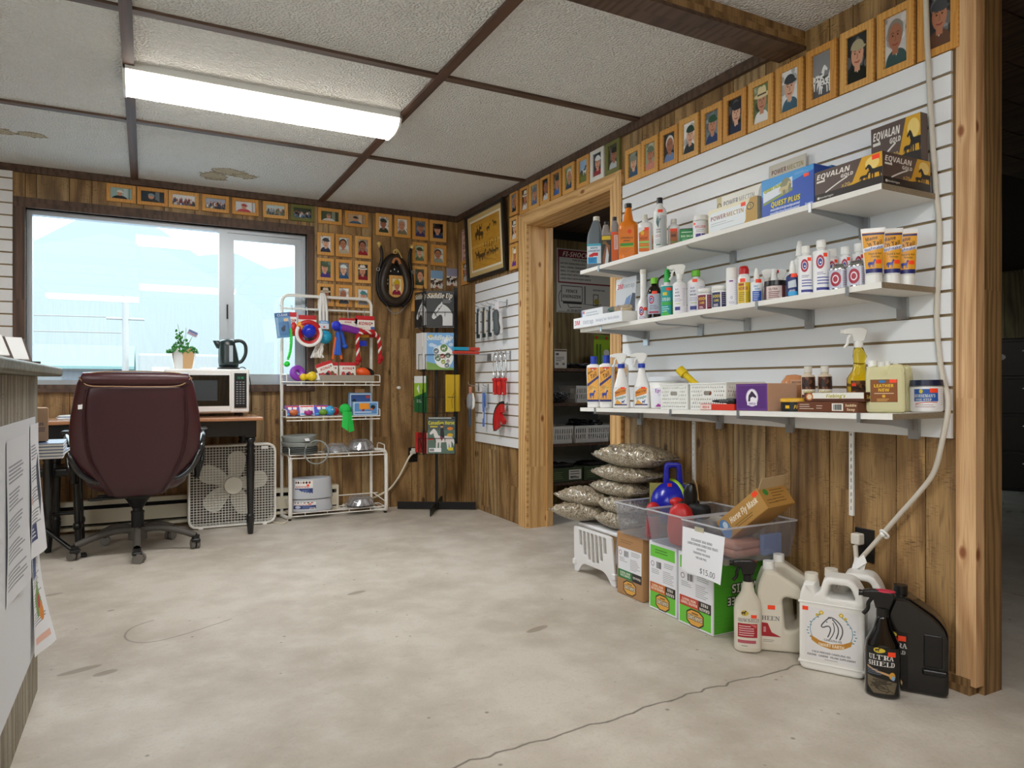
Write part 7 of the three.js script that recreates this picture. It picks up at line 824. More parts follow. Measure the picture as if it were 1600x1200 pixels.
  for (const [z, l] of [[3.741, 'silver tin with red ring label, first of two'], [3.808, 'silver tin with red ring label beside the tubes']]) { t = onShelf('ointment_tin', l, 'tin', 2, -0.238, z); mesh(t, 'tin', lathe([[0, 0], [0.03, 0], [0.031, 0.002], [0.0305, 0.006], [0.0305, 0.07], [0.031, 0.074], [0.027, 0.078], [0.02, 0.08], [0.019, 0.088], [0, 0.088]], 30), M.chrome); mesh(t, 'label', wrap(0.0311, 0.06, 1.35, L(130, 70, (g, w, h) => { ink(g, w, h, '#c4c6d4'); disc(g, '#a8263c', 40, 36, 27); disc(g, '#e8e4ea', 40, 36, 16); disc(g, '#a8263c', 40, 36, 11); rect(g, '#dfe0ea', 66, 0, 8, h); lines(g, '#8a5a78', 78, 8, 46, 8, 7, 2); }), 0.038), printMat); }
  const tubeL = L(110, 170, (g, w, h) => { ink(g, w, h, '#e8a42a'); rect(g, '#2a2a6a', 0, 4, w, 8); txt(g, "Mane", '#3a1a0a', 20, 46, 26, { rot: -0.15 }); txt(g, "'n Tail", '#3a1a0a', 24, 60, 48, { rot: -0.15, max: 80 }); poly(g, '#e8e6ee', [[0, 66], [w, 50], [w, 66], [0, 84]]); txt(g, 'Hoofmaker', '#2a3a8a', 17, 56, 68, { rot: -0.15, max: 96 }); txt(g, 'Hand & Nail', '#5a3a10', 11, 62, 90); txt(g, 'Therapy', '#5a3a10', 11, 62, 102); horse(g, '#2a3a9a', 44, 148, 36); rect(g, STICK, 62, 116, 32, 16); rect(g, '#22286e', 0, 152, w, 18); });
  [[-0.255, 3.878, 'yellow squeeze tube standing first at the shelf end', 0], [-0.2, 3.9, 'yellow squeeze tube standing second at the shelf end', 0.1], [-0.145, 3.912, 'yellow squeeze tube standing third at the shelf end', 0]].forEach(([x, z, l, dr]) => { t = onShelf('squeeze_tube', l, 'tube', 2, x, z, R(-48) + dr); const tube = (y0, y1, n) => { const S = []; for (let i = 0; i <= n; i++) { const f = i / n, y = y0 + (y1 - y0) * f; S.push([y, 0.024 + 0.011 * f, 0.021 * (1 - f) + 0.0012, 0, 0, 2]); } return S; }; mesh(t, 'tube', loft(tube(0.03, 0.178, 8), 36), M.whiteGloss); mesh(t, 'cap', cy(0.0245, 0.0245, 0.03, 0, 0.015, 0, 0, 0, 0, 28), M.white); const g = new THREE.CylinderGeometry(1, 1, 1, 20, 10, true, -1.15, 2.3), p = g.attributes.position; for (let i = 0; i < p.count; i++) { const f = p.getY(i) + 0.5, y = 0.036 + f * 0.128, F = (y - 0.03) / 0.148; p.setXYZ(i, p.getX(i) * (0.0246 + 0.011 * F), y, p.getZ(i) * (0.0216 * (1 - F) + 0.0018)); } g.computeVertexNormals(); mesh(t, 'label', cellUV(g, tubeL), printMat); });
}
// ----- bottom shelf
{
  const mtL = L(110, 190, (g, w, h) => { ink(g, w, h, '#e8a02e'); for (let k = 0; k < 18; k++) { g.save(); g.translate(60, 120); g.rotate(k * 0.35); g.fillStyle = 'rgba(255,226,150,0.35)'; g.fillRect(0, -3, 90, 6); g.restore(); } rect(g, '#d84a20', 30, 0, 60, 12); txt(g, "Mane 'n", '#3a1a0a', 18, 40, 22, { rot: -0.35 }); txt(g, 'Tail', '#3a1a0a', 34, 62, 44, { rot: -0.35 }); poly(g, '#2a2a6e', [[0, 92], [w, 44], [w, 58], [0, 108]]); lines(g, '#6a5a4a', 20, 104, 70, 3, 7, 2); horse(g, '#2a3a9a', 50, 172, 48); rect(g, '#22286e', 0, 178, w, 12); }), blue = mat(0x1c3fb0, 0.4);
  for (const [x, z, l] of [[-0.26, 2.352, 'white bottle with orange mane label, first on bottom shelf'], [-0.25, 2.446, 'white bottle with orange mane label, second on bottom shelf'], [-0.17, 2.46, 'white bottle with orange mane label standing behind']]) { const t = onShelf('shampoo_bottle', l, 'bottle', 3, x, z, R(-46)); mesh(t, 'bottle', loft([[0, 0.03, 0.02, 0, 0, 3], [0.005, 0.033, 0.022, 0, 0, 3], [0.19, 0.036, 0.024, 0, 0, 3], [0.21, 0.034, 0.023, 0, 0, 3], [0.218, 0.018, 0.016, 0, 0, 2]], 36), M.whiteGloss); mesh(t, 'cap', cy(0.0165, 0.0165, 0.04, 0, 0.237, 0), blue); mesh(t, 'label', card(0.058, 0.17, mtL, 0, 0.115, 0.0245, -0.008), printMat); }
  const spL = L(100, 110, (g, w, h) => { ink(g, w, h, '#eceef2'); poly(g, '#e08a24', [[4, 30], [40, 8], [96, 6], [92, 40], [4, 60]]); txt(g, "Mane 'n Tail", '#5a2a0a', 18, 48, 28, { rot: -0.2, max: 80 }); txt(g, 'Detangler', '#1f6a4a', 20, 50, 62, { rot: -0.15, max: 86, f: 'serif' }); poly(g, '#e8a83a', [[4, 106], [20, 74], [70, 106]]); horse(g, '#2a3a8a', 70, 98, 22); rect(g, '#2a2a6a', 0, 102, w, 8); sticker(g, 50, 0, 34, 12); });
  for (const [x, z, l] of [[-0.27, 2.596, 'white detangler spray bottle beside the mane label bottles'], [-0.2, 2.66, 'white detangler spray bottle beside the salt bucket']]) { const t = onShelf('spray_bottle', l, 'spray bottle', 3, x, z, R(-46)); mesh(t, 'bottle', loft([[0, 0.036, 0.026, 0, 0, 2.8], [0.006, 0.04, 0.028, 0, 0, 2.8], [0.09, 0.038, 0.027, 0, 0, 2.6], [0.14, 0.024, 0.02, 0, 0, 2], [0.175, 0.016, 0.016, 0, 0, 2], [0.19, 0.0135, 0.0135, 0, 0, 2]], 36), M.whiteGloss); mesh(t, 'collar', cy(0.0165, 0.0165, 0.02, 0, 0.198, 0), blue); sprayer(t, 0.195, M.white, 0.95, -1); mesh(t, 'label', card(0.058, 0.085, spL, 0, 0.056, 0.0288), printMat); }
  let t = onShelf('salt_bucket', 'white bucket of bath salt with magenta sunrise label', 'bucket', 3, -0.13, 2.755, FACE); mesh(t, 'bucket', lathe([[0, 0], [0.07, 0], [0.073, 0.004], [0.08, 0.125], [0, 0.125]], 40), M.white); mesh(t, 'lid', lathe([[0.083, 0.122], [0.084, 0.14], [0.08, 0.146], [0.07, 0.142], [0, 0.142]], 40), mat(0xd8dce2, 0.3)); mesh(t, 'label', wrap(0.0755, 0.085, 1.0, L(170, 100, (g, w, h) => { ink(g, w, h, '#ebeaf2'); txt(g, 'Epsom Salt', '#8a3aa0', 26, 84, 16, { max: 120 }); lines(g, '#b8a0c8', 40, 32, 70, 2, 7, 2); disc(g, '#c23aa8', 84, 88, 16); for (let k = 0; k < 9; k++) { const a = PI + k * PI / 8; curve(g, '#c23aa8', 2.5, [[84 + 20 * Math.cos(a), 88 + 20 * Math.sin(a)], [84 + 28 * Math.cos(a), 88 + 28 * Math.sin(a)], [84 + 34 * Math.cos(a), 88 + 34 * Math.sin(a)]]); } poly(g, '#a83a9c', [[20, 100], [40, 82], [60, 96], [110, 92], [150, 100]]); lines(g, '#aaa', 136, 12, 28, 9, 7, 2); }), 0.05, 1, 1, 0.0795), printMat);
  t = onShelf('lattice_basket', 'white lattice plastic basket beside the salt bucket', 'basket', 3, -0.19, 2.99, -PI / 2); const P = mat(0xe4e5e0, 0.45);
  const latBox = (q, w, d, h) => { const side = (W, hnd) => { const hs = []; const nx = Math.floor(W / 0.0125), ny = 6; for (let j = 0; j < ny; j++) for (let i = 0; i < nx; i++) { const X = -W / 2 + 0.012 + i * 0.0125 + (j % 2) * 0.006, Y = 0.012 + j * 0.0155; if (X > W / 2 - 0.01 || (hnd && Math.abs(X) < 0.032 && Math.abs(Y - 0.066) < 0.02)) continue; hs.push([[X - 0.0035, Y - 0.003], [X, Y + 0.0045], [X + 0.0035, Y - 0.003]]); } if (hnd) hs.push([[-0.022, 0.058, 0.008], [-0.022, 0.075, 0.008], [0.022, 0.075, 0.008], [0.022, 0.058, 0.008]]); return slab([[-W / 2, 0], [W / 2, 0], [W / 2, h], [-W / 2, h]], 0.0025, 0, hs, 1, 3); }; mesh(q, 'side', side(w, 1).translate(0, 0, d / 2), P); mesh(q, 'side', side(w, 1).translate(0, 0, -d / 2), P); mesh(q, 'side', side(d, 0).rotateY(PI / 2).translate(w / 2, 0, 0), P); mesh(q, 'side', side(d, 0).rotateY(PI / 2).translate(-w / 2, 0, 0), P); mesh(q, 'bottom', bx(w, 0.003, d, 0, 0.0015, 0), P); mesh(q, 'rim', [bx(w + 0.01, 0.006, 0.008, 0, h, d / 2), bx(w + 0.01, 0.006, 0.008, 0, h, -d / 2), bx(0.008, 0.006, d, w / 2, h, 0), bx(0.008, 0.006, d, -w / 2, h, 0)], P); };
  latBox(t, 0.17, 0.2, 0.105);
  t = onShelf('lattice_basket', 'white lattice plastic basket with reddish goods beside the purple carton', 'basket', 3, -0.19, 3.19, -PI / 2); latBox(t, 0.2, 0.2, 0.105);
  t = onShelf('leather_goods', 'reddish brown leather pieces inside the lattice basket', 'leather', 3, -0.19, 3.18); t.position.y += 0.004; mesh(t, 'pieces', crumple(loft([[0, 0.06, 0.06], [0.05, 0.065, 0.06], [0.075, 0.05, 0.04], [0.08, 0.02, 0.02]], 30), 0.012, 30, 4), mat(0xa85a30, 0.6)); mesh(t, 'tag', bx(0.02, 0.03, 0.002, -0.02, 0.085, 0.02, 0.4), M.paper);
  t = onShelf('yellow_scoop', 'yellow plastic handle sticking out of the lattice basket', 'scoop', 3, -0.18, 2.99, -PI / 2); t.position.y += 0.006; mesh(t, 'handle', [rod([-0.045, 0.15, 0.02], [0.06, 0.06, -0.01], 0.014, 14), cy(0.02, 0.02, 0.035, -0.05, 0.153, 0.021, 0.3, 0, 0.8, 20)], M.yellow); mesh(t, 'head', rb(0.06, 0.03, 0.06, 0.01, 0.06, 0.05, -0.01), M.yellow);
  t = onShelf('thin_box', 'flat red carton with white label at the shelf edge', 'carton', 3, -0.262, 3.243, R(-86)); mesh(t, 'box', rb(0.17, 0.024, 0.07, 0.002, 0, 0.012, 0), mat(0xd8351f, 0.45)); mesh(t, 'print', card(0.055, 0.02, L(60, 22, (g, w, h) => { ink(g, w, h, '#ecd8d0'); txt(g, 'RED-X', '#c03028', 13, w / 2, h / 2); }), -0.055, 0.012, 0.0357), printMat);
  t = onShelf('thin_box', 'flat black case lying on the red carton', 'case', 3, -0.26, 3.25, R(-92)); t.position.y += 0.025; mesh(t, 'case', rb(0.165, 0.02, 0.065, 0.008, 0, 0.01, 0), M.black); mesh(t, 'print', bx(0.05, 0.004, 0.0006, 0.03, 0.01, 0.0328), mat(0x6a6a6c, 0.5));
  const pur = L(170, 100, (g, w, h) => { ink(g, w, h, '#5a2a7a'); g.strokeStyle = 'rgba(150,110,180,0.6)'; g.lineWidth = 2; g.strokeRect(6, 6, w - 12, h - 12); disc(g, '#cfc4d8', 88, 52, 33); disc(g, '#f2eef4', 88, 52, 29); poly(g, '#3a2a44', [[66, 74], [70, 44], [86, 28], [92, 30], [112, 48], [108, 54], [92, 48], [80, 52], [76, 74]]); rect(g, '#f2eef4', 62, 66, 52, 14); txt(g, 'OMEGA', '#6a3a8a', 11, 88, 74); });
  carton(3, 'treat_carton', 'purple carton with white horse emblem on bottom shelf', -0.285, 3.335, 3.487, 0.15, 0.1, mat(0xc9a084, 0.7), pur);
  t = onShelf('treat_bag', 'clear bag of orange treats lying behind the purple carton', 'bag', 3, -0.075, 3.43); t.position.y += 0.004; mesh(t, 'bag', crumple(loft([[0, 0.05, 0.03], [0.05, 0.055, 0.035], [0.1, 0.05, 0.03], [0.125, 0.03, 0.012]], 30), 0.006, 30, 8), mat(0xc98a5c, 0.35)); mesh(t, 'label', card(0.05, 0.02, L(60, 26, (g, w, h) => { ink(g, w, h, '#d8a884'); txt(g, 'REFUEL', '#5a3020', 13, w / 2, 13); }), 0, 0.1, 0.04), printMat);
  const oilL = L(90, 110, (g, w, h) => { ink(g, w, h, '#4c2a1c'); for (let k = 0; k < 20; k++) disc(g, rnd() > 0.5 ? '#7a4a2c' : '#2c1810', rr(0, w), rr(0, 44), rr(4, 9)); rect(g, '#e8e4d8', 0, 44, w, 18); txt(g, "Fiebing's", '#a89a2a', 15, 44, 53, { sk: 0.2, max: 76 }); txt(g, 'Oak Oil', '#efe8dc', 17, 44, 76); txt(g, 'Liquid', '#efe8dc', 17, 44, 94); });
  for (const [x, z, l] of [[-0.17, 3.566, 'brown labelled oil bottle behind the yellow tin'], [-0.143, 3.614, 'brown labelled oil bottle beside its twin']]) { t = onShelf('oil_bottle', l, 'bottle', 3, x, z); bottle(t, { r: 0.023, h: 0.14, sh: 0.122, nr: 0.012, m: mat(0xd8c8b0, 0.35), cap: [0.0135, 0.022, M.offwhite], label: [0.01, 0.12, 1.25, oilL] }); }
  t = onShelf('polish_tin', 'round black tin with yellow lid and lettering', 'tin', 3, -0.247, 3.58); mesh(t, 'tin', cy(0.052, 0.052, 0.034, 0, 0.017, 0, 0, 0, 0, 40), M.black); mesh(t, 'lid', lathe([[0.0535, 0.033], [0.0535, 0.042], [0.05, 0.046], [0, 0.046]], 40), mat(0xe0ac1e, 0.4)); mesh(t, 'label', wrap(0.0526, 0.026, 1.0, L(150, 40, (g, w, h) => { ink(g, w, h, '#141412'); txt(g, "Fiebing's", '#e8b828', 26, 96, 20, { sk: 0.2, max: 90 }); rect(g, '#e8b828', 8, 12, 22, 16); }), 0.016), printMat);
  const bb = L(200, 34, (g, w, h) => { ink(g, w, h, '#6a3a22'); lines(g, '#e0d4c4', 8, 8, 50, 3, 7, 2); lines(g, '#e0d4c4', 66, 12, 30, 2, 8, 2); rect(g, '#efece4', 118, 5, 36, 24); bars(g, 122, 8, 28, 18); txt(g, 'Saddle', '#e8d8b0', 11, 178, 11); txt(g, 'Soap', '#e8d8b0', 11, 178, 24); });
  carton(3, 'soap_carton', 'long brown carton with barcode at the shelf edge', -0.29, 3.62, 3.85, 0.08, 0.034, mat(0x6a3a22, 0.5), bb); const sc = carton(3, 'soap_carton', 'long brown and white carton lying on the barcode carton', -0.282, 3.64, 3.865, 0.075, 0.03, mat(0x6a3a22, 0.5), L(200, 30, (g, w, h) => { ink(g, w, h, '#5a3220'); rect(g, '#e8e6de', 30, 0, 170, 20); disc(g, '#b86a34', 20, 14, 13); disc(g, '#e8d0b0', 20, 14, 9); txt(g, "Fiebing's", '#a89a2a', 15, 110, 11, { sk: 0.2 }); }), { y: 0.0345 }); mesh(sc, 'end_print', card(0.07, 0.028, L(60, 26, (g, w, h) => { ink(g, w, h, '#3c2214'); txt(g, 'Saddle', '#e0c04a', 14, w / 2, 13); }), 0.1132, 0.015, 0, 0, PI / 2), printMat);
  t = onShelf('spray_bottle', 'tall clear spray bottle of yellow saddle soap with white trigger', 'spray bottle', 3, -0.14, 3.745); const yl = mat(0xffffff, 0.08, 0, { transmission: 1, thickness: 0.05, ior: 1.35, attenuationColor: new THREE.Color(0xf0c41a), attenuationDistance: 0.05 }); mesh(t, 'bottle', loft([[0, 0.034, 0.024, 0, 0, 2.8], [0.006, 0.038, 0.026, 0, 0, 2.8], [0.11, 0.038, 0.026, 0, 0, 2.6], [0.14, 0.022, 0.02, 0.002, 0, 2], [0.165, 0.018, 0.018, 0.002, 0, 2], [0.185, 0.022, 0.019, 0.004, 0, 2], [0.2, 0.018, 0.017, 0.001, 0, 2], [0.215, 0.013, 0.013, 0, 0, 2]], 36), yl); sprayer(t, 0.214, M.white, 1.0, -1); mesh(t, 'label', card(0.062, 0.09, L(90, 120, (g, w, h) => { ink(g, w, h, '#54301c'); for (let k = 0; k < 18; k++) disc(g, rnd() > 0.5 ? '#8a5a30' : '#2c180e', rr(0, w), rr(0, 52), rr(4, 10)); rect(g, '#e8e4d8', 0, 54, w, 22); disc(g, '#b86a34', 14, 60, 13); txt(g, "Fiebing's", '#a89a2a', 16, 58, 65, { sk: 0.2, max: 60 }); rect(g, '#241610', 0, 76, w, 44); txt(g, 'Liquid Glycerine', '#efe8dc', 12, 45, 90, { max: 80 }); txt(g, 'Saddle Soap', '#efe8dc', 12, 45, 106, { max: 80 }); sticker(g, 4, 12, 20, 13); }), 0, 0.058, 0.0268), printMat);
  const cream = mat(0xe9e4b4, 0.35, 0, { transmission: 0.25, thickness: 0, side: THREE.DoubleSide });
  for (const [x, z, l, lab] of [[-0.2, 3.882, 'cream square jug with brown leather cleaner label', 1], [-0.075, 3.825, 'cream square jug standing behind the brown labelled one', 0]]) { t = onShelf('cleaner_jug', l, 'jug', 3, x, z, R(-58)); mesh(t, 'jug', slab([[-0.055, 0, 0.012], [0.055, 0, 0.012], [0.055, 0.115, 0.012], [0.05, 0.15, 0.012], [0.012, 0.15, 0.006], [0.006, 0.132], [-0.018, 0.132], [-0.022, 0.148, 0.004], [-0.05, 0.142, 0.008], [-0.055, 0.12, 0.006]], 0.075, 0.01, [[[0.016, 0.12, 0.008], [0.016, 0.138, 0.008], [0.042, 0.138, 0.008], [0.042, 0.12, 0.008]]]), cream); mesh(t, 'cap', cy(0.014, 0.014, 0.02, -0.036, 0.154, 0), M.white); mesh(t, 'dosing_cap', cy(0.008, 0.008, 0.024, 0.006, 0.148, 0), M.white); if (lab) mesh(t, 'label', card(0.074, 0.07, L(110, 104, (g, w, h) => { ink(g, w, h, '#8a4f1e'); g.strokeStyle = '#5a300f'; g.lineWidth = 5; g.strokeRect(0, 0, w, h); disc(g, '#3a78b0', 48, 10, 14, 7); txt(g, 'LEATHER', '#f0c82a', 20, 54, 28, { max: 80 }); txt(g, 'NEW', '#f0c82a', 20, 54, 47); lines(g, '#e8d8b8', 16, 62, 78, 1, 5, 3, 0); disc(g, '#e8b02a', 54, 76, 7); lines(g, '#d8b060', 26, 88, 56, 2, 7, 3); sticker(g, 78, 0, 28, 16); }), -0.004, 0.068, 0.0381), printMat); else mesh(t, 'label', bx(0.06, 0.06, 0.001, 0, 0.06, 0.038), mat(0x8a4f1e, 0.5)); }
  t = onShelf('conditioner_tub', 'white tub with navy lid and blue label', 'tub', 3, -0.07, 3.93, R(-52)); bottle(t, { r: 0.046, h: 0.085, sh: 0.082, nr: 0.044, nl: 0.002, cap: [0.0475, 0.02, M.navy], label: [0.008, 0.078, 1.1, L(170, 96, (g, w, h) => { ink(g, w, h, '#eceaec'); rect(g, '#2a5aa8', 16, 8, 116, 52); disc(g, '#e0c83a', 52, 18, 9); txt(g, "HORSEMAN'S", '#e8e4d4', 18, 68, 36, { f: 'serif', max: 100 }); txt(g, 'ONE STEP', '#e8e4d4', 15, 62, 52, { f: 'serif' }); curve(g, '#c8503a', 3, [[24, 70], [70, 62], [126, 64]]); lines(g, '#9a6a6a', 20, 74, 100, 2, 8, 2); sticker(g, 92, 6, 38, 18); lines(g, '#bbb', 148, 10, 20, 8, 9, 2); })] });
}

// ---------------------------------------------------------------- wall standards, outlet, long white cord
for (const [z, y0, y1, l] of [[2.796, 0.43, 0.785, 'white slotted shelf standard above the plastic totes'], [3.617, 0.486, 0.787, 'white slotted shelf standard above the outlet']]) { const t = thing('shelf_standard', l, 'shelf standard', [-0.001, 0, z]); mesh(t, 'channel', slab([[-0.009, y0], [0.009, y0], [0.009, y1], [-0.009, y1]], 0.01, 0.001, Array.from({ length: Math.floor((y1 - y0 - 0.03) / 0.025) }, (_, i) => [[-0.002, y0 + 0.02 + i * 0.025], [-0.002, y0 + 0.033 + i * 0.025], [0.002, y0 + 0.033 + i * 0.025], [0.002, y0 + 0.02 + i * 0.025]])).rotateY(-PI / 2).translate(-0.0055, 0, 0), M.white); mesh(t, 'screw', cy(0.004, 0.004, 0.002, -0.0115, y1 - 0.01, 0, 0, 0, PI / 2), M.steel); }
{
  const t = thing('wall_outlet', 'black outlet plate with beige plug below the slat panel', 'outlet', [-0.001, 0.39, 3.666], -PI / 2); mesh(t, 'plate', rb(0.074, 0.116, 0.006, 0.002, 0, 0, 0.003), M.black); mesh(t, 'plug', [rb(0.034, 0.04, 0.034, 0.006, -0.016, 0.02, 0.02), rod([-0.014, 0.004, 0.03], [-0.01, -0.03, 0.034], 0.006)], M.offwhite);
  const c = thing('extension_cord', 'long white flat cord hanging from the ceiling to the outlet', 'cord'), W = mat(0xcfc8ba, 0.5);
  mesh(c, 'cable', tb([[-0.03, 2.32, 3.9], [-0.03, 2.1, 3.905], [-0.032, 1.85, 3.918], [-0.03, 1.6, 3.932], [-0.028, 1.45, 3.944], [-0.028, 1.3, 3.94], [-0.028, 1.15, 3.936], [-0.03, 1.0, 3.952], [-0.05, 0.9, 3.985], [-0.06, 0.78, 3.972], [-0.05, 0.68, 3.94], [-0.05, 0.6, 3.885], [-0.05, 0.52, 3.82], [-0.05, 0.45, 3.765], [-0.055, 0.385, 3.715], [-0.06, 0.345, 3.685], [-0.055, 0.33, 3.672], [-0.045, 0.355, 3.662], [-0.04, 0.39, 3.655]], 0.0085, false, 160, 8), W);
  mesh(c, 'cable_tie', [tb([[-0.052, 0.46, 3.76], [-0.06, 0.465, 3.775], [-0.055, 0.45, 3.79], [-0.045, 0.44, 3.775]], 0.004, true), sp(0.01, -0.052, 0.452, 3.768)], M.white); mesh(c, 'paper_tag', [bx(0.002, 0.06, 0.04, -0.07, 0.325, 3.69, 0.3, 0.2), bx(0.002, 0.05, 0.03, -0.075, 0.345, 3.7, 0.9, -0.3)], M.paper);
}
// ---------------------------------------------------------------- stool and feed bags
{
  const t = thing('step_stool', 'white plastic folding step stool under the chip bags', 'stool', [0, 0, 0]); const P = mat(0xe9e9ea, 0.4), z0 = 2.24, z1 = 2.585, zc = (z0 + z1) / 2;
  mesh(t, 'top', rb(0.24, 0.02, z1 - z0, 0.008, -0.17, 0.243, zc), P);
  const holes = []; for (let i = 0; i < 7; i++) { const c = -0.105 + i * 0.035, w = 0.0125, top = 0.222, cut = Math.sqrt(Math.max(0.05, 1 - Math.pow(c / 0.125, 2))) * 0.145; holes.push([[c - w, top - cut, 0.006], [c - w, top, 0.004], [c + w, top, 0.004], [c + w, top - cut, 0.006]]); }
  const side = () => slab([[-0.18, 0, 0.006], [-0.145, 0, 0.01], [-0.1, 0.055, 0.04], [0.1, 0.055, 0.04], [0.145, 0, 0.01], [0.18, 0, 0.006], [0.165, 0.236, 0.015], [-0.165, 0.236, 0.015]], 0.012, 0.003, holes);
  mesh(t, 'leg_panel', side().rotateX(0.06).rotateY(-PI / 2).translate(-0.296, 0.001, zc), P); mesh(t, 'leg_panel', side().rotateX(-0.06).rotateY(-PI / 2).translate(-0.045, 0.001, zc), P); mesh(t, 'foot_step', [-1, 1].map((s) => rb(0.02, 0.03, 0.03, 0.006, -0.302, 0.05, zc + s * 0.17)), P);
}
const chipTex = (() => { const c = canvas(512, 512), g = c.getContext('2d'); ink(g, 512, 512, '#6e6250'); for (let k = 0; k < 5200; k++) { g.save(); g.translate(rr(0, 512), rr(0, 512)); g.rotate(rr(0, 6.3)); g.fillStyle = ['#a89a80', '#8c7d64', '#c2b59c', '#d3c9b4', '#6a5d48', '#9a8c72', '#b0a48c'][Math.floor(rnd() * 7)]; g.fillRect(-rr(4, 11), -rr(2, 4), rr(8, 22), rr(4, 8)); g.restore(); } const t = new THREE.CanvasTexture(c); t.colorSpace = THREE.SRGBColorSpace; t.wrapS = t.wrapT = THREE.RepeatWrapping; t.repeat.set(1 / 0.22, 1 / 0.22); return t; })();
const chipBump = chipTex.clone(); chipBump.colorSpace = THREE.NoColorSpace; chipBump.needsUpdate = true;
const bagMat = mat(0xffffff, 0.45, 0, { map: chipTex, bumpMap: chipBump, bumpScale: 0.006, clearcoat: 1, clearcoatRoughness: 0.08 });
function chipBag(label, x, y, z, len, w, h, ry, sd, rz = 0) {
  const t = thing('chip_bag', label, 'bag', [x, y, z], ry, 'clear bags of wood chips'); const S = [], n = 30; h += 0.012; for (let i = 0; i <= n; i++) { const f = i / n, q = Math.pow(Math.sin(PI * Math.max(0.012, Math.min(0.988, f))), 0.55); S.push([(f - 0.5) * len, w / 2 * (0.72 + 0.28 * q), Math.max(0.002, h / 2 * q), 0, h / 2, 2.3]); }
  let g = loft(S, 56, 'x'); const uv = g.attributes.uv.clone(), p = g.attributes.position; for (let i = 0; i < p.count; i++) { uv.setXY(i, p.getX(i), p.getZ(i) + p.getY(i) * 1.4); const d = 0.007 * noise2(p.getX(i) * 24 + sd, p.getZ(i) * 24) + 0.004 * noise2(p.getX(i) * 60 + sd, p.getZ(i) * 60 + p.getY(i) * 50); p.setY(i, p.getY(i) + d * (p.getY(i) > h * 0.3 ? 1 : 0.3)); p.setZ(i, p.getZ(i) + d); } g.setAttribute('uv', uv); g.computeVertexNormals();
  g.rotateZ(rz); mesh(t, 'bag', g, bagMat); for (const s of [-1, 1]) mesh(t, 'end_seal', bx(0.022, 0.002, w * 0.66, s * (len / 2 + 0.008), h / 2 + s * len / 2 * Math.sin(rz), 0, 0, 0, rz), mat(0xdcdad4, 0.15, 0, { transmission: 0.6, thickness: 0 }));
}
chipBag('clear bag of wood chips at the bottom front of the pile', -0.25, 0.254, 2.23, 0.3, 0.21, 0.088, R(-66), 1); chipBag('clear bag of wood chips at the bottom beside the brown carton', -0.2, 0.254, 2.51, 0.25, 0.19, 0.08, R(-80), 2); chipBag('clear bag of wood chips second layer, jutting out over the stool', -0.22, 0.326, 2.24, 0.34, 0.2, 0.088, R(-72), 3); chipBag('clear bag of wood chips second layer beside the totes', -0.18, 0.322, 2.51, 0.26, 0.2, 0.082, R(-86), 4); chipBag('clear bag of wood chips third layer of the pile', -0.16, 0.4, 2.46, 0.34, 0.2, 0.08, R(-84), 5); chipBag('clear bag of wood chips just below the topmost bag', -0.16, 0.475, 2.5, 0.36, 0.21, 0.08, R(-80), 6); chipBag('clear bag of wood chips topmost on the pile', -0.15, 0.55, 2.535, 0.42, 0.22, 0.105, R(-80), 7);
// ---------------------------------------------------------------- treat cartons and totes
const logo = (g, x, y, s, rot = PI) => { g.save(); g.translate(x, y); g.rotate(rot); g.scale(s, s); g.fillStyle = '#2c2620'; g.beginPath(); g.moveTo(-38, -14); g.lineTo(-18, -28); g.lineTo(18, -28); g.lineTo(38, -14); g.lineTo(38, 14); g.lineTo(18, 26); g.lineTo(-18, 26); g.lineTo(-38, 14); g.fill(); g.fillStyle = '#e0a84a'; g.beginPath(); g.moveTo(-34, -12); g.lineTo(-16, -24); g.lineTo(16, -24); g.lineTo(34, -12); g.lineTo(34, 12); g.lineTo(16, 22); g.lineTo(-16, 22); g.lineTo(-34, 12); g.fill(); txt(g, 'DARFORD', '#f4ead2', 17, 0, 0, { max: 62, st: '#3a2a1c', lw: 4 }); rect(g, '#3a2a1c', -14, 12, 28, 3); g.restore(); };
const treatFace = (kind) => L(150, 230, (g, w, h) => { const bg = ['#b08458', '#6cc83e', '#6cc83e'][kind], band = ['#1f7a44', '#c8662a', '#c2452f'][kind]; ink(g, w, h, kind ? '#e8eaf0' : '#b08458'); if (kind) rect(g, bg, 8, 10, w - 16, 40); else lines(g, '#8a6440', 20, 24, 100, 2, 8, 3); if (kind) lines(g, '#3f7a2a', 34, 22, 80, 2, 9, 3); rect(g, '#e8eaf0', 6, 54, w - 12, 84); g.strokeStyle = '#7a4a5a'; g.lineWidth = 2; g.beginPath(); g.arc(20, 74, 8, 0, 7); g.stroke(); bars(g, 42, 64, 26, 22); lines(g, '#777', 84, 62, 54, 3, 6, 1.5); lines(g, '#888', 78, 90, 60, 7, 6, 1.5); lines(g, '#888', 14, 92, 48, 3, 6, 1.5); rect(g, band, 6, 138, 84, 32); rect(g, '#2a2624', 90, 138, w - 96, 32); txt(g, kind ? 'GRAIN' : 'Naturals', '#efe9df', kind ? 14 : 12, 116, kind ? 162 : 154, { rot: PI, max: 44 }); if (kind) txt(g, 'FREE', '#efe9df', 14, 116, 147, { rot: PI }); txt(g, kind === 0 ? 'CHARCOAL' : kind === 1 ? 'PUMPKIN RECIPE' : 'ROASTED TURKEY', '#f4e8d8', 12, 48, 158, { rot: PI, max: 74 }); txt(g, 'MINI TREATS', '#f4e8d8', 10, 48, 147, { rot: PI, max: 70 }); rect(g, bg, 6, 170, w - 12, 54); logo(g, w / 2, 198, 1); });
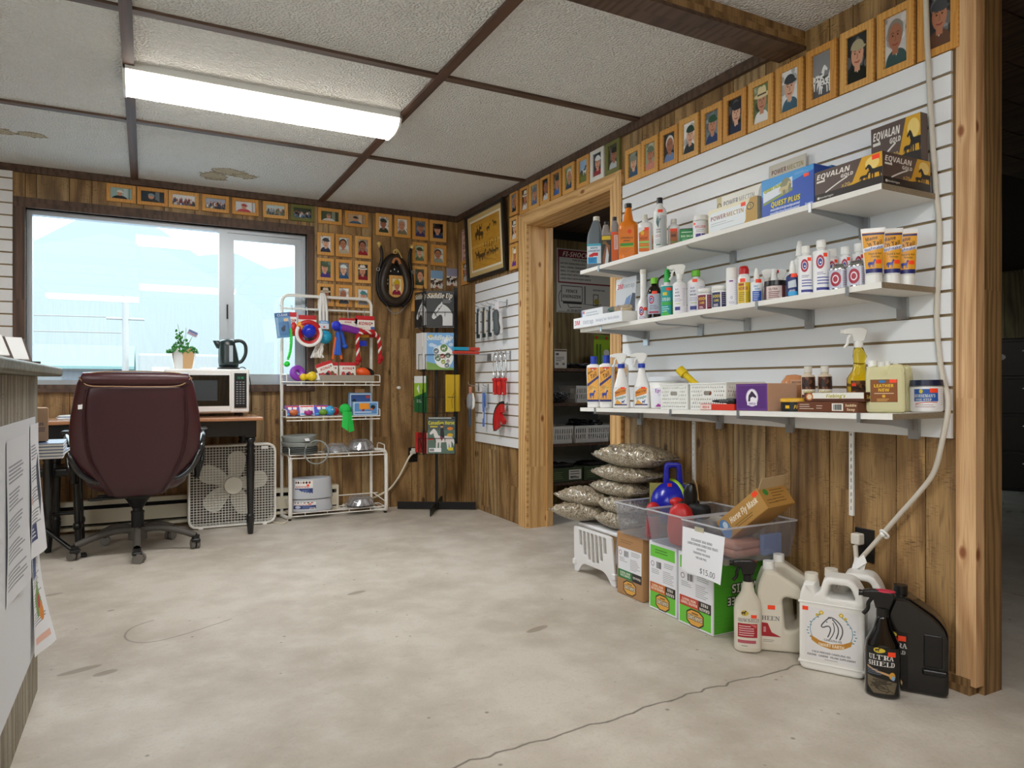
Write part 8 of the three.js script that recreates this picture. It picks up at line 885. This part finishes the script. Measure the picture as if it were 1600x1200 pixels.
function treatBox(label, z0, z1, kind, xf, h) {
  const w = z1 - z0, d = -xf - 0.02, t = thing('treat_carton', label, 'carton', [xf + d / 2, 0.001, (z0 + z1) / 2], -PI / 2); mesh(t, 'carton', rb(w, h, d, 0.003, 0, h / 2, 0), mat(kind ? 0xe6e8ea : 0xb38a5c, 0.75)); mesh(t, 'front_print', card(w - 0.006, h - 0.006, treatFace(kind), 0, h / 2, d / 2 + 0.0008), printMat); mesh(t, 'lid_flap', bx(w - 0.004, 0.002, d / 2 - 0.003, 0, h + 0.001, d / 4), mat(kind ? 0xdedfe0 : 0xb38a5c, 0.8));
  if (kind === 2) mesh(t, 'side_print', card(d - 0.01, h - 0.01, L(300, 260, (g, W, H2) => { ink(g, W, H2, '#52a82e'); g.globalAlpha = 0.35; for (let k = 0; k < 60; k++) { g.strokeStyle = '#3c8a20'; g.lineWidth = 2; g.strokeRect(rr(0, W), rr(0, H2), rr(16, 50), rr(8, 26)); } g.globalAlpha = 1; rect(g, '#2f6f1c', 60, 10, 200, 12); txt(g, 'GRAIN FREE', '#ecebdc', 40, 168, 150, { rot: PI, st: '#22301a', max: 210 }); txt(g, 'MINIS', '#ecebdc', 44, 150, 106, { rot: PI, st: '#22301a' }); logo(g, 160, 216, 0.9); }), w / 2 + 0.0008, h / 2, 0, 0, PI / 2), printMat);
}
treatBox('brown kraft treat carton beside the stool, upside-down lettering', 2.642, 2.832, 0, -0.33, 0.28); treatBox('green and white treat carton between the brown and the sign', 2.886, 3.065, 1, -0.34, 0.287); treatBox('green and white treat carton under the paper sign', 3.088, 3.284, 2, -0.353, 0.287);
const toteM = mat(0xf4f6fa, 0.12, 0, { transmission: 0.95, thickness: 0, ior: 1.45 });
function tote(label, zc, y, xf, w) {
  const d = -xf - 0.02, t = thing('storage_tote', label, 'tote', [xf + d / 2, y, zc], -PI / 2), h = 0.14, b = 0.88, X = w / 2, Z = d / 2;
  const wall = (W, off, r) => slab([[-W * b, 0.002], [W * b, 0.002], [W, h], [-W, h]], 0.002, 0).rotateX(Math.atan(off * (1 - b) / h)).translate(0, 0, off * b).rotateY(r);
  mesh(t, 'wall', wall(X, Z, 0), toteM); mesh(t, 'wall', wall(X, Z, PI), toteM); mesh(t, 'wall', wall(Z, X, PI / 2), toteM); mesh(t, 'wall', wall(Z, X, -PI / 2), toteM); mesh(t, 'bottom', bx(2 * X * b, 0.002, 2 * Z * b, 0, 0.002, 0), toteM);
  mesh(t, 'rim', slab([[-X - 0.005, -Z - 0.005, 0.012], [X + 0.005, -Z - 0.005, 0.012], [X + 0.005, Z + 0.005, 0.012], [-X - 0.005, Z + 0.005, 0.012]], 0.006, 0.001, [[[-X + 0.003, -Z + 0.003, 0.01], [-X + 0.003, Z - 0.003, 0.01], [X - 0.003, Z - 0.003, 0.01], [X - 0.003, -Z + 0.003, 0.01]]]).rotateX(PI / 2).translate(0, h, 0), mat(0xeef0f4, 0.25, 0, { transmission: 0.6, thickness: 0 })); return t;
}
tote('clear plastic tote on the brown carton holding the blue ball', 2.785, 0.284, -0.365, 0.225); tote('clear plastic tote with red scoop on the middle carton', 3.03, 0.291, -0.38, 0.225); tote('clear plastic tote with hanging price sign and tilted box', 3.275, 0.291, -0.4, 0.225);
{
  let t = thing('horse_ball', 'big glossy blue ball with moulded handle in the tote', 'ball', [-0.135, 0.318, 2.80], R(-35)); const B = mat(0x1c22a8, 0.22); mesh(t, 'ball', sp(0.1, 0, 0.1, 0, 1, 1, 1, 36), B); mesh(t, 'handle', slab([[-0.045, 0.17, 0.01], [0.045, 0.17, 0.01], [0.038, 0.285, 0.02], [-0.038, 0.285, 0.02]], 0.035, 0.008, [[[-0.016, 0.2, 0.01], [-0.016, 0.262, 0.012], [0.016, 0.262, 0.012], [0.016, 0.2, 0.01]]]), B); mesh(t, 'package_band', new THREE.TorusGeometry(0.099, 0.016, 4, 40, PI * 1.1).scale(1, 1, 0.5).rotateY(PI / 2 + 0.5).rotateX(0.0).translate(0, 0.096, 0), mat(0x9cc628, 0.5)); mesh(t, 'package_card', [bx(0.2, 0.16, 0.003, 0.0, 0.1, -0.085, 0, 0.1)], mat(0xb3ae5a, 0.6), 'green and brown backing card'); mesh(t, 'card_edge', bx(0.003, 0.19, 0.16, 0.108, 0.105, -0.01, 0, 0, 0.12), M.kraft); mesh(t, 'red_star', bx(0.02, 0.016, 0.001, -0.02, 0.19, 0.06, -0.6), M.red);
  t = thing('feed_scoop', 'red plastic scoop with round bowl leaning in the middle tote', 'scoop', [-0.315, 0.298, 3.06], R(-60)); mesh(t, 'bowl', loft([[0, 0.02, 0.015], [0.01, 0.045, 0.035], [0.06, 0.055, 0.045], [0.12, 0.05, 0.04], [0.15, 0.042, 0.035], [0.17, 0.02, 0.018]], 30), M.red); mesh(t, 'handle', [rod([-0.03, 0.13, -0.04], [-0.06, 0.15, -0.13], 0.014, 12), sp(0.025, -0.065, 0.152, -0.14, 1.3, 0.8, 1)], M.red);
  t = thing('hoof_brush', 'black rubber brush with thick handle in the middle tote', 'brush', [-0.215, 0.298, 3.005], R(-75)); mesh(t, 'handle', [loft([[0.03, 0.022, 0.02], [0.12, 0.026, 0.024], [0.2, 0.028, 0.026], [0.235, 0.02, 0.018], [0.242, 0.008, 0.008]], 24)], M.black); mesh(t, 'head', [rb(0.09, 0.06, 0.06, 0.02, 0.05, 0.13, 0.01), rb(0.05, 0.04, 0.12, 0.015, -0.03, 0.14, -0.03)], M.blackMatte);
  t = thing('rubber_toy', 'red rubber knob in the tote with the blue ball', 'pet toy', [-0.28, 0.29, 2.84]); mesh(t, 'knob', [sp(0.03, 0, 0.12, 0), loft([[0, 0.034, 0.034], [0.06, 0.03, 0.03], [0.1, 0.024, 0.024]], 20)], M.red); mesh(t, 'band', new THREE.TorusGeometry(0.028, 0.004, 6, 24).rotateX(PI / 2).translate(0, 0.095, 0), M.black);
  t = thing('strainer_tray', 'cream perforated plastic tray at the back of the middle tote', 'tray', [-0.115, 0.372, 3.03], R(-90)); mesh(t, 'tray', slab([[-0.08, -0.08, 0.02], [0.08, -0.08, 0.02], [0.08, 0.08, 0.02], [-0.08, 0.08, 0.02]], 0.012, 0.003, Array.from({ length: 49 }, (_, i) => { const x = -0.06 + (i % 7) * 0.02, y = -0.06 + Math.floor(i / 7) * 0.02; return [[x - 0.004, y - 0.004, 0.003], [x - 0.004, y + 0.004, 0.003], [x + 0.004, y + 0.004, 0.003], [x + 0.004, y - 0.004, 0.003]]; }), 1, 2).rotateX(-PI / 2 - 0.08), M.cream); mesh(t, 'rim', slab([[-0.085, -0.085, 0.02], [0.085, -0.085, 0.02], [0.085, 0.085, 0.02], [-0.085, 0.085, 0.02]], 0.02, 0.003, [[[-0.078, -0.078, 0.02], [-0.078, 0.078, 0.02], [0.078, 0.078, 0.02], [0.078, -0.078, 0.02]]]).rotateX(-PI / 2 - 0.08).translate(0, 0.006, 0), M.cream);
  t = thing('folded_cloth', 'salmon folded cloth inside the end tote', 'cloth', [-0.2, 0.298, 3.28]); mesh(t, 'fold', [rb(0.2, 0.03, 0.12, 0.014, 0, 0.016, 0), rb(0.16, 0.03, 0.11, 0.014, -0.01, 0.042, 0)], mat(0xc98e78, 0.9)); mesh(t, 'blue_sheet', rb(0.1, 0.08, 0.02, 0.005, 0.08, 0.045, 0.07), mat(0x7a94c4, 0.6));
  t = thing('fly_mask_box', 'kraft carton tilted up out of the end tote', 'carton', [-0.17, 0.462, 3.318]); t.rotation.set(R(-38), 0, R(4)); mesh(t, 'carton', rb(0.15, 0.085, 0.26, 0.003, 0, 0, 0), mat(0xb98c4a, 0.7)); mesh(t, 'front_print', card(0.26, 0.08, L(200, 56, (g, w, h) => { ink(g, w, h, '#b98c4a'); disc(g, '#5a86b8', 20, 30, 22, 26); disc(g, '#c8d8e4', 26, 22, 10); txt(g, 'Horse Fly Mask', '#f4ead6', 22, 116, 22, { sk: 0.2, max: 130 }); lines(g, '#7a5a28', 60, 38, 110, 2, 6, 2); sticker(g, 172, 2, 22, 12); }), -0.0758, 0, 0, 0, -PI / 2), printMat); mesh(t, 'end_print', card(0.14, 0.08, L(110, 64, (g, w, h) => { ink(g, w, h, '#b58846'); disc(g, '#3f8a3a', 22, 16, 10); lines(g, '#6a4c20', 40, 12, 60, 5, 9, 2); lines(g, '#6a4c20', 10, 40, 40, 2, 9, 2); }), 0, 0, 0.1308), printMat); mesh(t, 'open_flap', bx(0.14, 0.002, 0.05, 0, 0.046, 0.15, -0.5), mat(0xc9b28c, 0.7));
  t = thing('price_sign', 'white paper price sign with fifteen dollars hanging on the tote', 'sign', [-0.404, 0, 3.292], -PI / 2); const g = new THREE.PlaneGeometry(0.225, 0.17, 8, 8), p = g.attributes.position; for (let i = 0; i < p.count; i++) { const f = 0.5 - p.getY(i) / 0.17, e = p.getX(i) / 0.225 + 0.5; p.setZ(i, 0.006 + 0.006 * f + 0.016 * f * Math.pow(e, 4)); } cellUV(g, L(220, 170, (q, w, h) => { ink(q, w, h, '#eef0f5'); txt(q, 'ICELANDIC DOG KENO', '#555a64', 13, 104, 40, { max: 110 }); txt(q, 'LARGE DONORS CURED DOG TREATS', '#555a64', 12, 110, 56, { max: 160 }); txt(q, 'ASSORTED', '#6a6e78', 10, 104, 72); txt(q, 'TRAINING PACKAGE', '#555a64', 11, 106, 86, { max: 90 }); txt(q, '100 GM PKG', '#6a6e78', 10, 104, 104); txt(q, '$15.00', '#2a2c34', 28, 140, 148, { w: 'normal' }); })); g.computeVertexNormals(); mesh(t, 'sheet', g.translate(0, 0.322, 0), mat(0xffffff, 0.6, 0, { map: prints.tex, side: THREE.DoubleSide })); mesh(t, 'tape', bx(0.05, 0.018, 0.0006, -0.02, 0.41, 0.006), mat(0xe8e4cc, 0.2, 0, { transmission: 0.6, thickness: 0 }));
}
// ---------------------------------------------------------------- jugs and sprays on the floor
{
  const pearl = mat(0xd9d3c2, 0.28, 0, { clearcoat: 0.3 });
  let t = thing('spray_bottle', 'pearl white coat spray with black trigger and red label', 'spray bottle', [-0.335, 0.001, 3.44], R(-40)); mesh(t, 'bottle', loft([[0, 0.042, 0.03, 0, 0, 2.6], [0.008, 0.047, 0.034, 0, 0, 2.6], [0.15, 0.048, 0.035, 0, 0, 2.6], [0.18, 0.042, 0.032, 0, 0, 2.4], [0.21, 0.024, 0.022, 0, 0, 2], [0.245, 0.017, 0.017, 0, 0, 2], [0.252, 0.015, 0.015, 0, 0, 2]], 40), pearl); sprayer(t, 0.248, M.black, 1.15, -1); mesh(t, 'badge', sp(0.018, 0.008, 0.318, 0.0, 1.3, 0.25, 0.7), M.red); mesh(t, 'label', wrapS(0.0475, 0.0345, 2.6, 0.018, 0.152, 0.85, L(120, 170, (g, w, h) => { ink(g, w, h, '#ddd8ca'); disc(g, '#c8b03a', 44, 14, 16, 12); horse(g, '#3a2a1a', 42, 22, 20); txt(g, 'SHOWSHEEN', '#6a6a6e', 22, 58, 46, { f: 'serif', max: 104 }); rect(g, '#a8202c', 6, 60, 92, 62); lines(g, '#e8c8c8', 14, 70, 70, 5, 10, 4, 0.3); poly(g, '#d86a6a', [[60, 62], [96, 66], [90, 80]]); rect(g, '#b85a68', 6, 134, 84, 14); lines(g, '#888', 30, 158, 40, 1, 6, 3); sticker(g, 66, 20, 28, 15); })), printMat);
  // gallon jug: outline with a side handle; lab = label drawer, m = plastic
  const gallon = (name, label, x, z, turn, m, capM, s, d, lab, hole = true) => { const q = thing(name, label, 'jug', [x, 0.001, z], turn); mesh(q, 'jug', slab([[-0.085, 0, 0.02], [0.085, 0, 0.02], [0.086, 0.13, 0.02], [0.086, 0.195, 0.03], [0.06, 0.235, 0.03], [-0.02, 0.288, 0.012], [-0.062, 0.288, 0.012], [-0.085, 0.225, 0.03]].map(([a, b, r]) => [a * s, b * s, r]), d, 0.013, hole ? [[[0.012 * s, 0.075 * s, 0.02], [0.0 * s, 0.2 * s, 0.025], [0.058 * s, 0.188 * s, 0.012], [0.06 * s, 0.09 * s, 0.02]]] : [], 3, 8), m); mesh(q, 'cap', [cy(0.021, 0.02, 0.028, -0.041 * s, 0.3 * s, 0, 0, 0, 0, 24)], capM); if (lab) mesh(q, 'label', card(lab[0], lab[1], lab[4], lab[2], lab[3], d / 2 + 0.0008), printMat); return q; };
  const showL = L(80, 150, (g, w, h) => { ink(g, w, h, '#dcd7c8'); rect(g, STICK, 30, 4, 26, 16); txt(g, 'SHEEN', '#6a6a6e', 22, 34, 54, { f: 'serif' }); poly(g, '#a8202c', [[0, 70], [30, 72], [44, 106], [78, 122], [0, 122]]); txt(g, 'RED', '#e8d0d0', 11, 20, 96, { rot: -1.57 }); lines(g, '#aaa59a', 14, 134, 50, 2, 6, 3); });
  gallon('coat_jug', 'pearl gallon jug with red label behind the coat spray', -0.215, 3.482, R(-42), pearl, M.white, 1.0, 0.1, [0.075, 0.14, -0.04, 0.1, showL]); gallon('coat_jug', 'pearl gallon jug against the panelling', -0.1, 3.425, R(-42), pearl, M.white, 1.0, 0.09, null);
  const smart = L(210, 220, (g, w, h) => { ink(g, w, h, '#e9e9ea'); for (const s of [-1, 1]) { curve(g, '#7aa4b4', 3, [[105 + s * 30, 18], [105 + s * 74, 50], [105 + s * 84, 96], [105 + s * 70, 132]]); for (let k = 0; k < 9; k++) { const a = k / 8; disc(g, '#6a94a4', 105 + s * (44 + 44 * Math.sin(a * 2.2)) + rr(-6, 6), 26 + a * 100, 4, 2.4); } disc(g, '#d8b83a', 105 + s * 38, 18, 9); disc(g, '#d8b83a', 105 + s * 54, 30, 6); disc(g, '#f4ecc0', 105 + s * 38, 18, 3.5); } const K = '#34363c'; curve(g, K, 4, [[92, 40], [100, 30], [122, 38], [146, 62], [150, 92], [138, 120]]); curve(g, K, 4, [[92, 40], [84, 48], [70, 66], [66, 76], [74, 80], [86, 72], [98, 70], [104, 82], [98, 104], [92, 116]]); curve(g, K, 4, [[110, 40], [130, 60], [134, 90], [124, 118]]); curve(g, K, 3, [[92, 40], [96, 30], [102, 38]]); curve(g, K, 3, [[112, 54], [120, 76], [112, 104], [100, 124]]); disc(g, K, 88, 54, 2.4); poly(g, '#c48a34', [[24, 118], [60, 136], [105, 144], [150, 136], [186, 118], [180, 140], [150, 158], [105, 166], [60, 158], [30, 140]]); txt(g, 'SMART EARTH', '#f4ead6', 17, 105, 152, { max: 100 }); txt(g, 'CAMELINA OIL', '#34363c', 12, 112, 130, { f: 'serif', max: 70 }); txt(g, 'COLD PRESSED CAMELINA OIL', '#55575c', 11, 105, 186, { max: 150 }); txt(g, 'EQUINE · CANINE · FELINE SUPPLEMENT', '#3a3c40', 11, 105, 200, { max: 186 }); lines(g, '#888', 80, 212, 50, 1, 4, 2, 0); });
  const whiteJug = (label, x, z, turn, lab) => { const q = thing('oil_jug', label, 'jug', [x, 0.001, z], turn), m = M.white; mesh(q, 'jug', slab([[-0.1, 0, 0.025], [0.1, 0, 0.025], [0.1, 0.215, 0.015], [0.096, 0.27, 0.03], [0.065, 0.318, 0.02], [-0.02, 0.318, 0.02], [-0.036, 0.268, 0.008], [-0.048, 0.26], [-0.052, 0.29, 0.004], [-0.086, 0.29, 0.004], [-0.1, 0.245, 0.02]], 0.095, 0.01, [[[-0.016, 0.25, 0.012], [-0.004, 0.295, 0.012], [0.056, 0.295, 0.015], [0.074, 0.25, 0.012]]], 3, 8), m); mesh(q, 'shoulder_ridge', slab([[-0.103, 0.222, 0.002], [0.103, 0.222, 0.002], [0.103, 0.23, 0.002], [-0.103, 0.23, 0.002]], 0.098, 0.003), m); mesh(q, 'base_ridge', slab([[-0.103, 0.022, 0.002], [0.103, 0.022, 0.002], [0.103, 0.03, 0.002], [-0.103, 0.03, 0.002]], 0.098, 0.003), m); mesh(q, 'cap', [cy(0.022, 0.021, 0.026, -0.069, 0.302, 0, 0, 0, 0, 28)], M.offwhite); if (lab) { mesh(q, 'label', card(0.165, 0.172, smart, 0.0, 0.126, 0.0483), printMat); mesh(q, 'price_sticker', bx(0.018, 0.013, 0.001, -0.08, 0.206, 0.0481), mat(STICK, 0.5)); } };
  whiteJug('white gallon jug with horse head wreath emblem', -0.212, 3.7, R(-60), true); whiteJug('white gallon jug standing behind the emblem jug', -0.105, 3.695, R(-60), false);
  t = thing('spray_bottle', 'black fly spray bottle with black trigger beside the timber post', 'spray bottle', [-0.242, 0.001, 3.898], R(-54)); mesh(t, 'bottle', loft([[0, 0.044, 0.032, 0, 0, 2.6], [0.008, 0.049, 0.036, 0, 0, 2.6], [0.13, 0.05, 0.037, 0, 0, 2.6], [0.165, 0.046, 0.034, 0, 0, 2.4], [0.205, 0.026, 0.024, 0, 0, 2], [0.235, 0.018, 0.018, 0, 0, 2], [0.246, 0.016, 0.016, 0, 0, 2]], 40), mat(0x08080a, 0.12, 0, { clearcoat: 0.6 })); sprayer(t, 0.242, M.black, 1.2, -1); mesh(t, 'badge', [sp(0.022, 0.006, 0.319, 0, 1.4, 0.25, 0.7)], mat(0xc2304a, 0.4)); const ul = L(140, 180, (g, w, h) => { ink(g, w, h, '#121212'); disc(g, '#d8c03a', 58, 12, 18, 10); horse(g, '#3a2a1a', 56, 18, 16); txt(g, 'ULTRA', '#ecebe8', 26, 62, 38, { f: 'serif', max: 92 }); txt(g, 'SHIELD', '#ecebe8', 26, 64, 62, { f: 'serif', max: 100 }); rect(g, STICK, 84, 14, 34, 18); poly(g, '#c8a070', [[6, 74], [118, 106], [112, 114], [6, 80]]); disc(g, '#d8a040', 102, 104, 14); disc(g, '#8ab0d0', 106, 112, 9); lines(g, '#7a8aa0', 8, 84, 60, 4, 6, 2); poly(g, '#6a604c', [[6, 110], [70, 120], [126, 130], [110, 172], [40, 176], [8, 150]]); for (let k = 0; k < 12; k++) curve(g, '#3a3226', 3, [[rr(10, 110), rr(120, 170)], [rr(10, 110), rr(120, 170)], [rr(10, 110), rr(120, 170)]]); }); mesh(t, 'label', wrapS(0.0497, 0.0365, 2.6, 0.012, 0.155, 0.95, ul), printMat);
  const bj = gallon('fly_spray_jug', 'black gallon jug against the panelling by the post', -0.108, 3.918, R(-56), mat(0x09090a, 0.22, 0, { clearcoat: 0.4 }), M.black, 1.02, 0.1, [0.06, 0.17, -0.052, 0.1, L(80, 190, (g, w, h) => { ink(g, w, h, '#101010'); disc(g, '#d8c03a', 24, 12, 16, 9); rect(g, STICK, 44, 14, 28, 18); txt(g, 'ULTRA', '#e4e2de', 24, 34, 48, { f: 'serif' }); txt(g, 'SHIELD', '#e4e2de', 18, 36, 70, { f: 'serif' }); poly(g, '#c8a05c', [[10, 112], [60, 172], [58, 184], [6, 118]]); })], false); mesh(bj, 'grip_recess', [rb(0.05, 0.1, 0.008, 0.02, 0.045, 0.14, 0.05), rb(0.07, 0.02, 0.03, 0.008, 0.05, 0.075, 0.045)], M.black);
}
scene.traverse((o) => { if (o.isMesh) { o.castShadow = true; o.receiveShadow = true; } });
renderer.render(scene, camera);
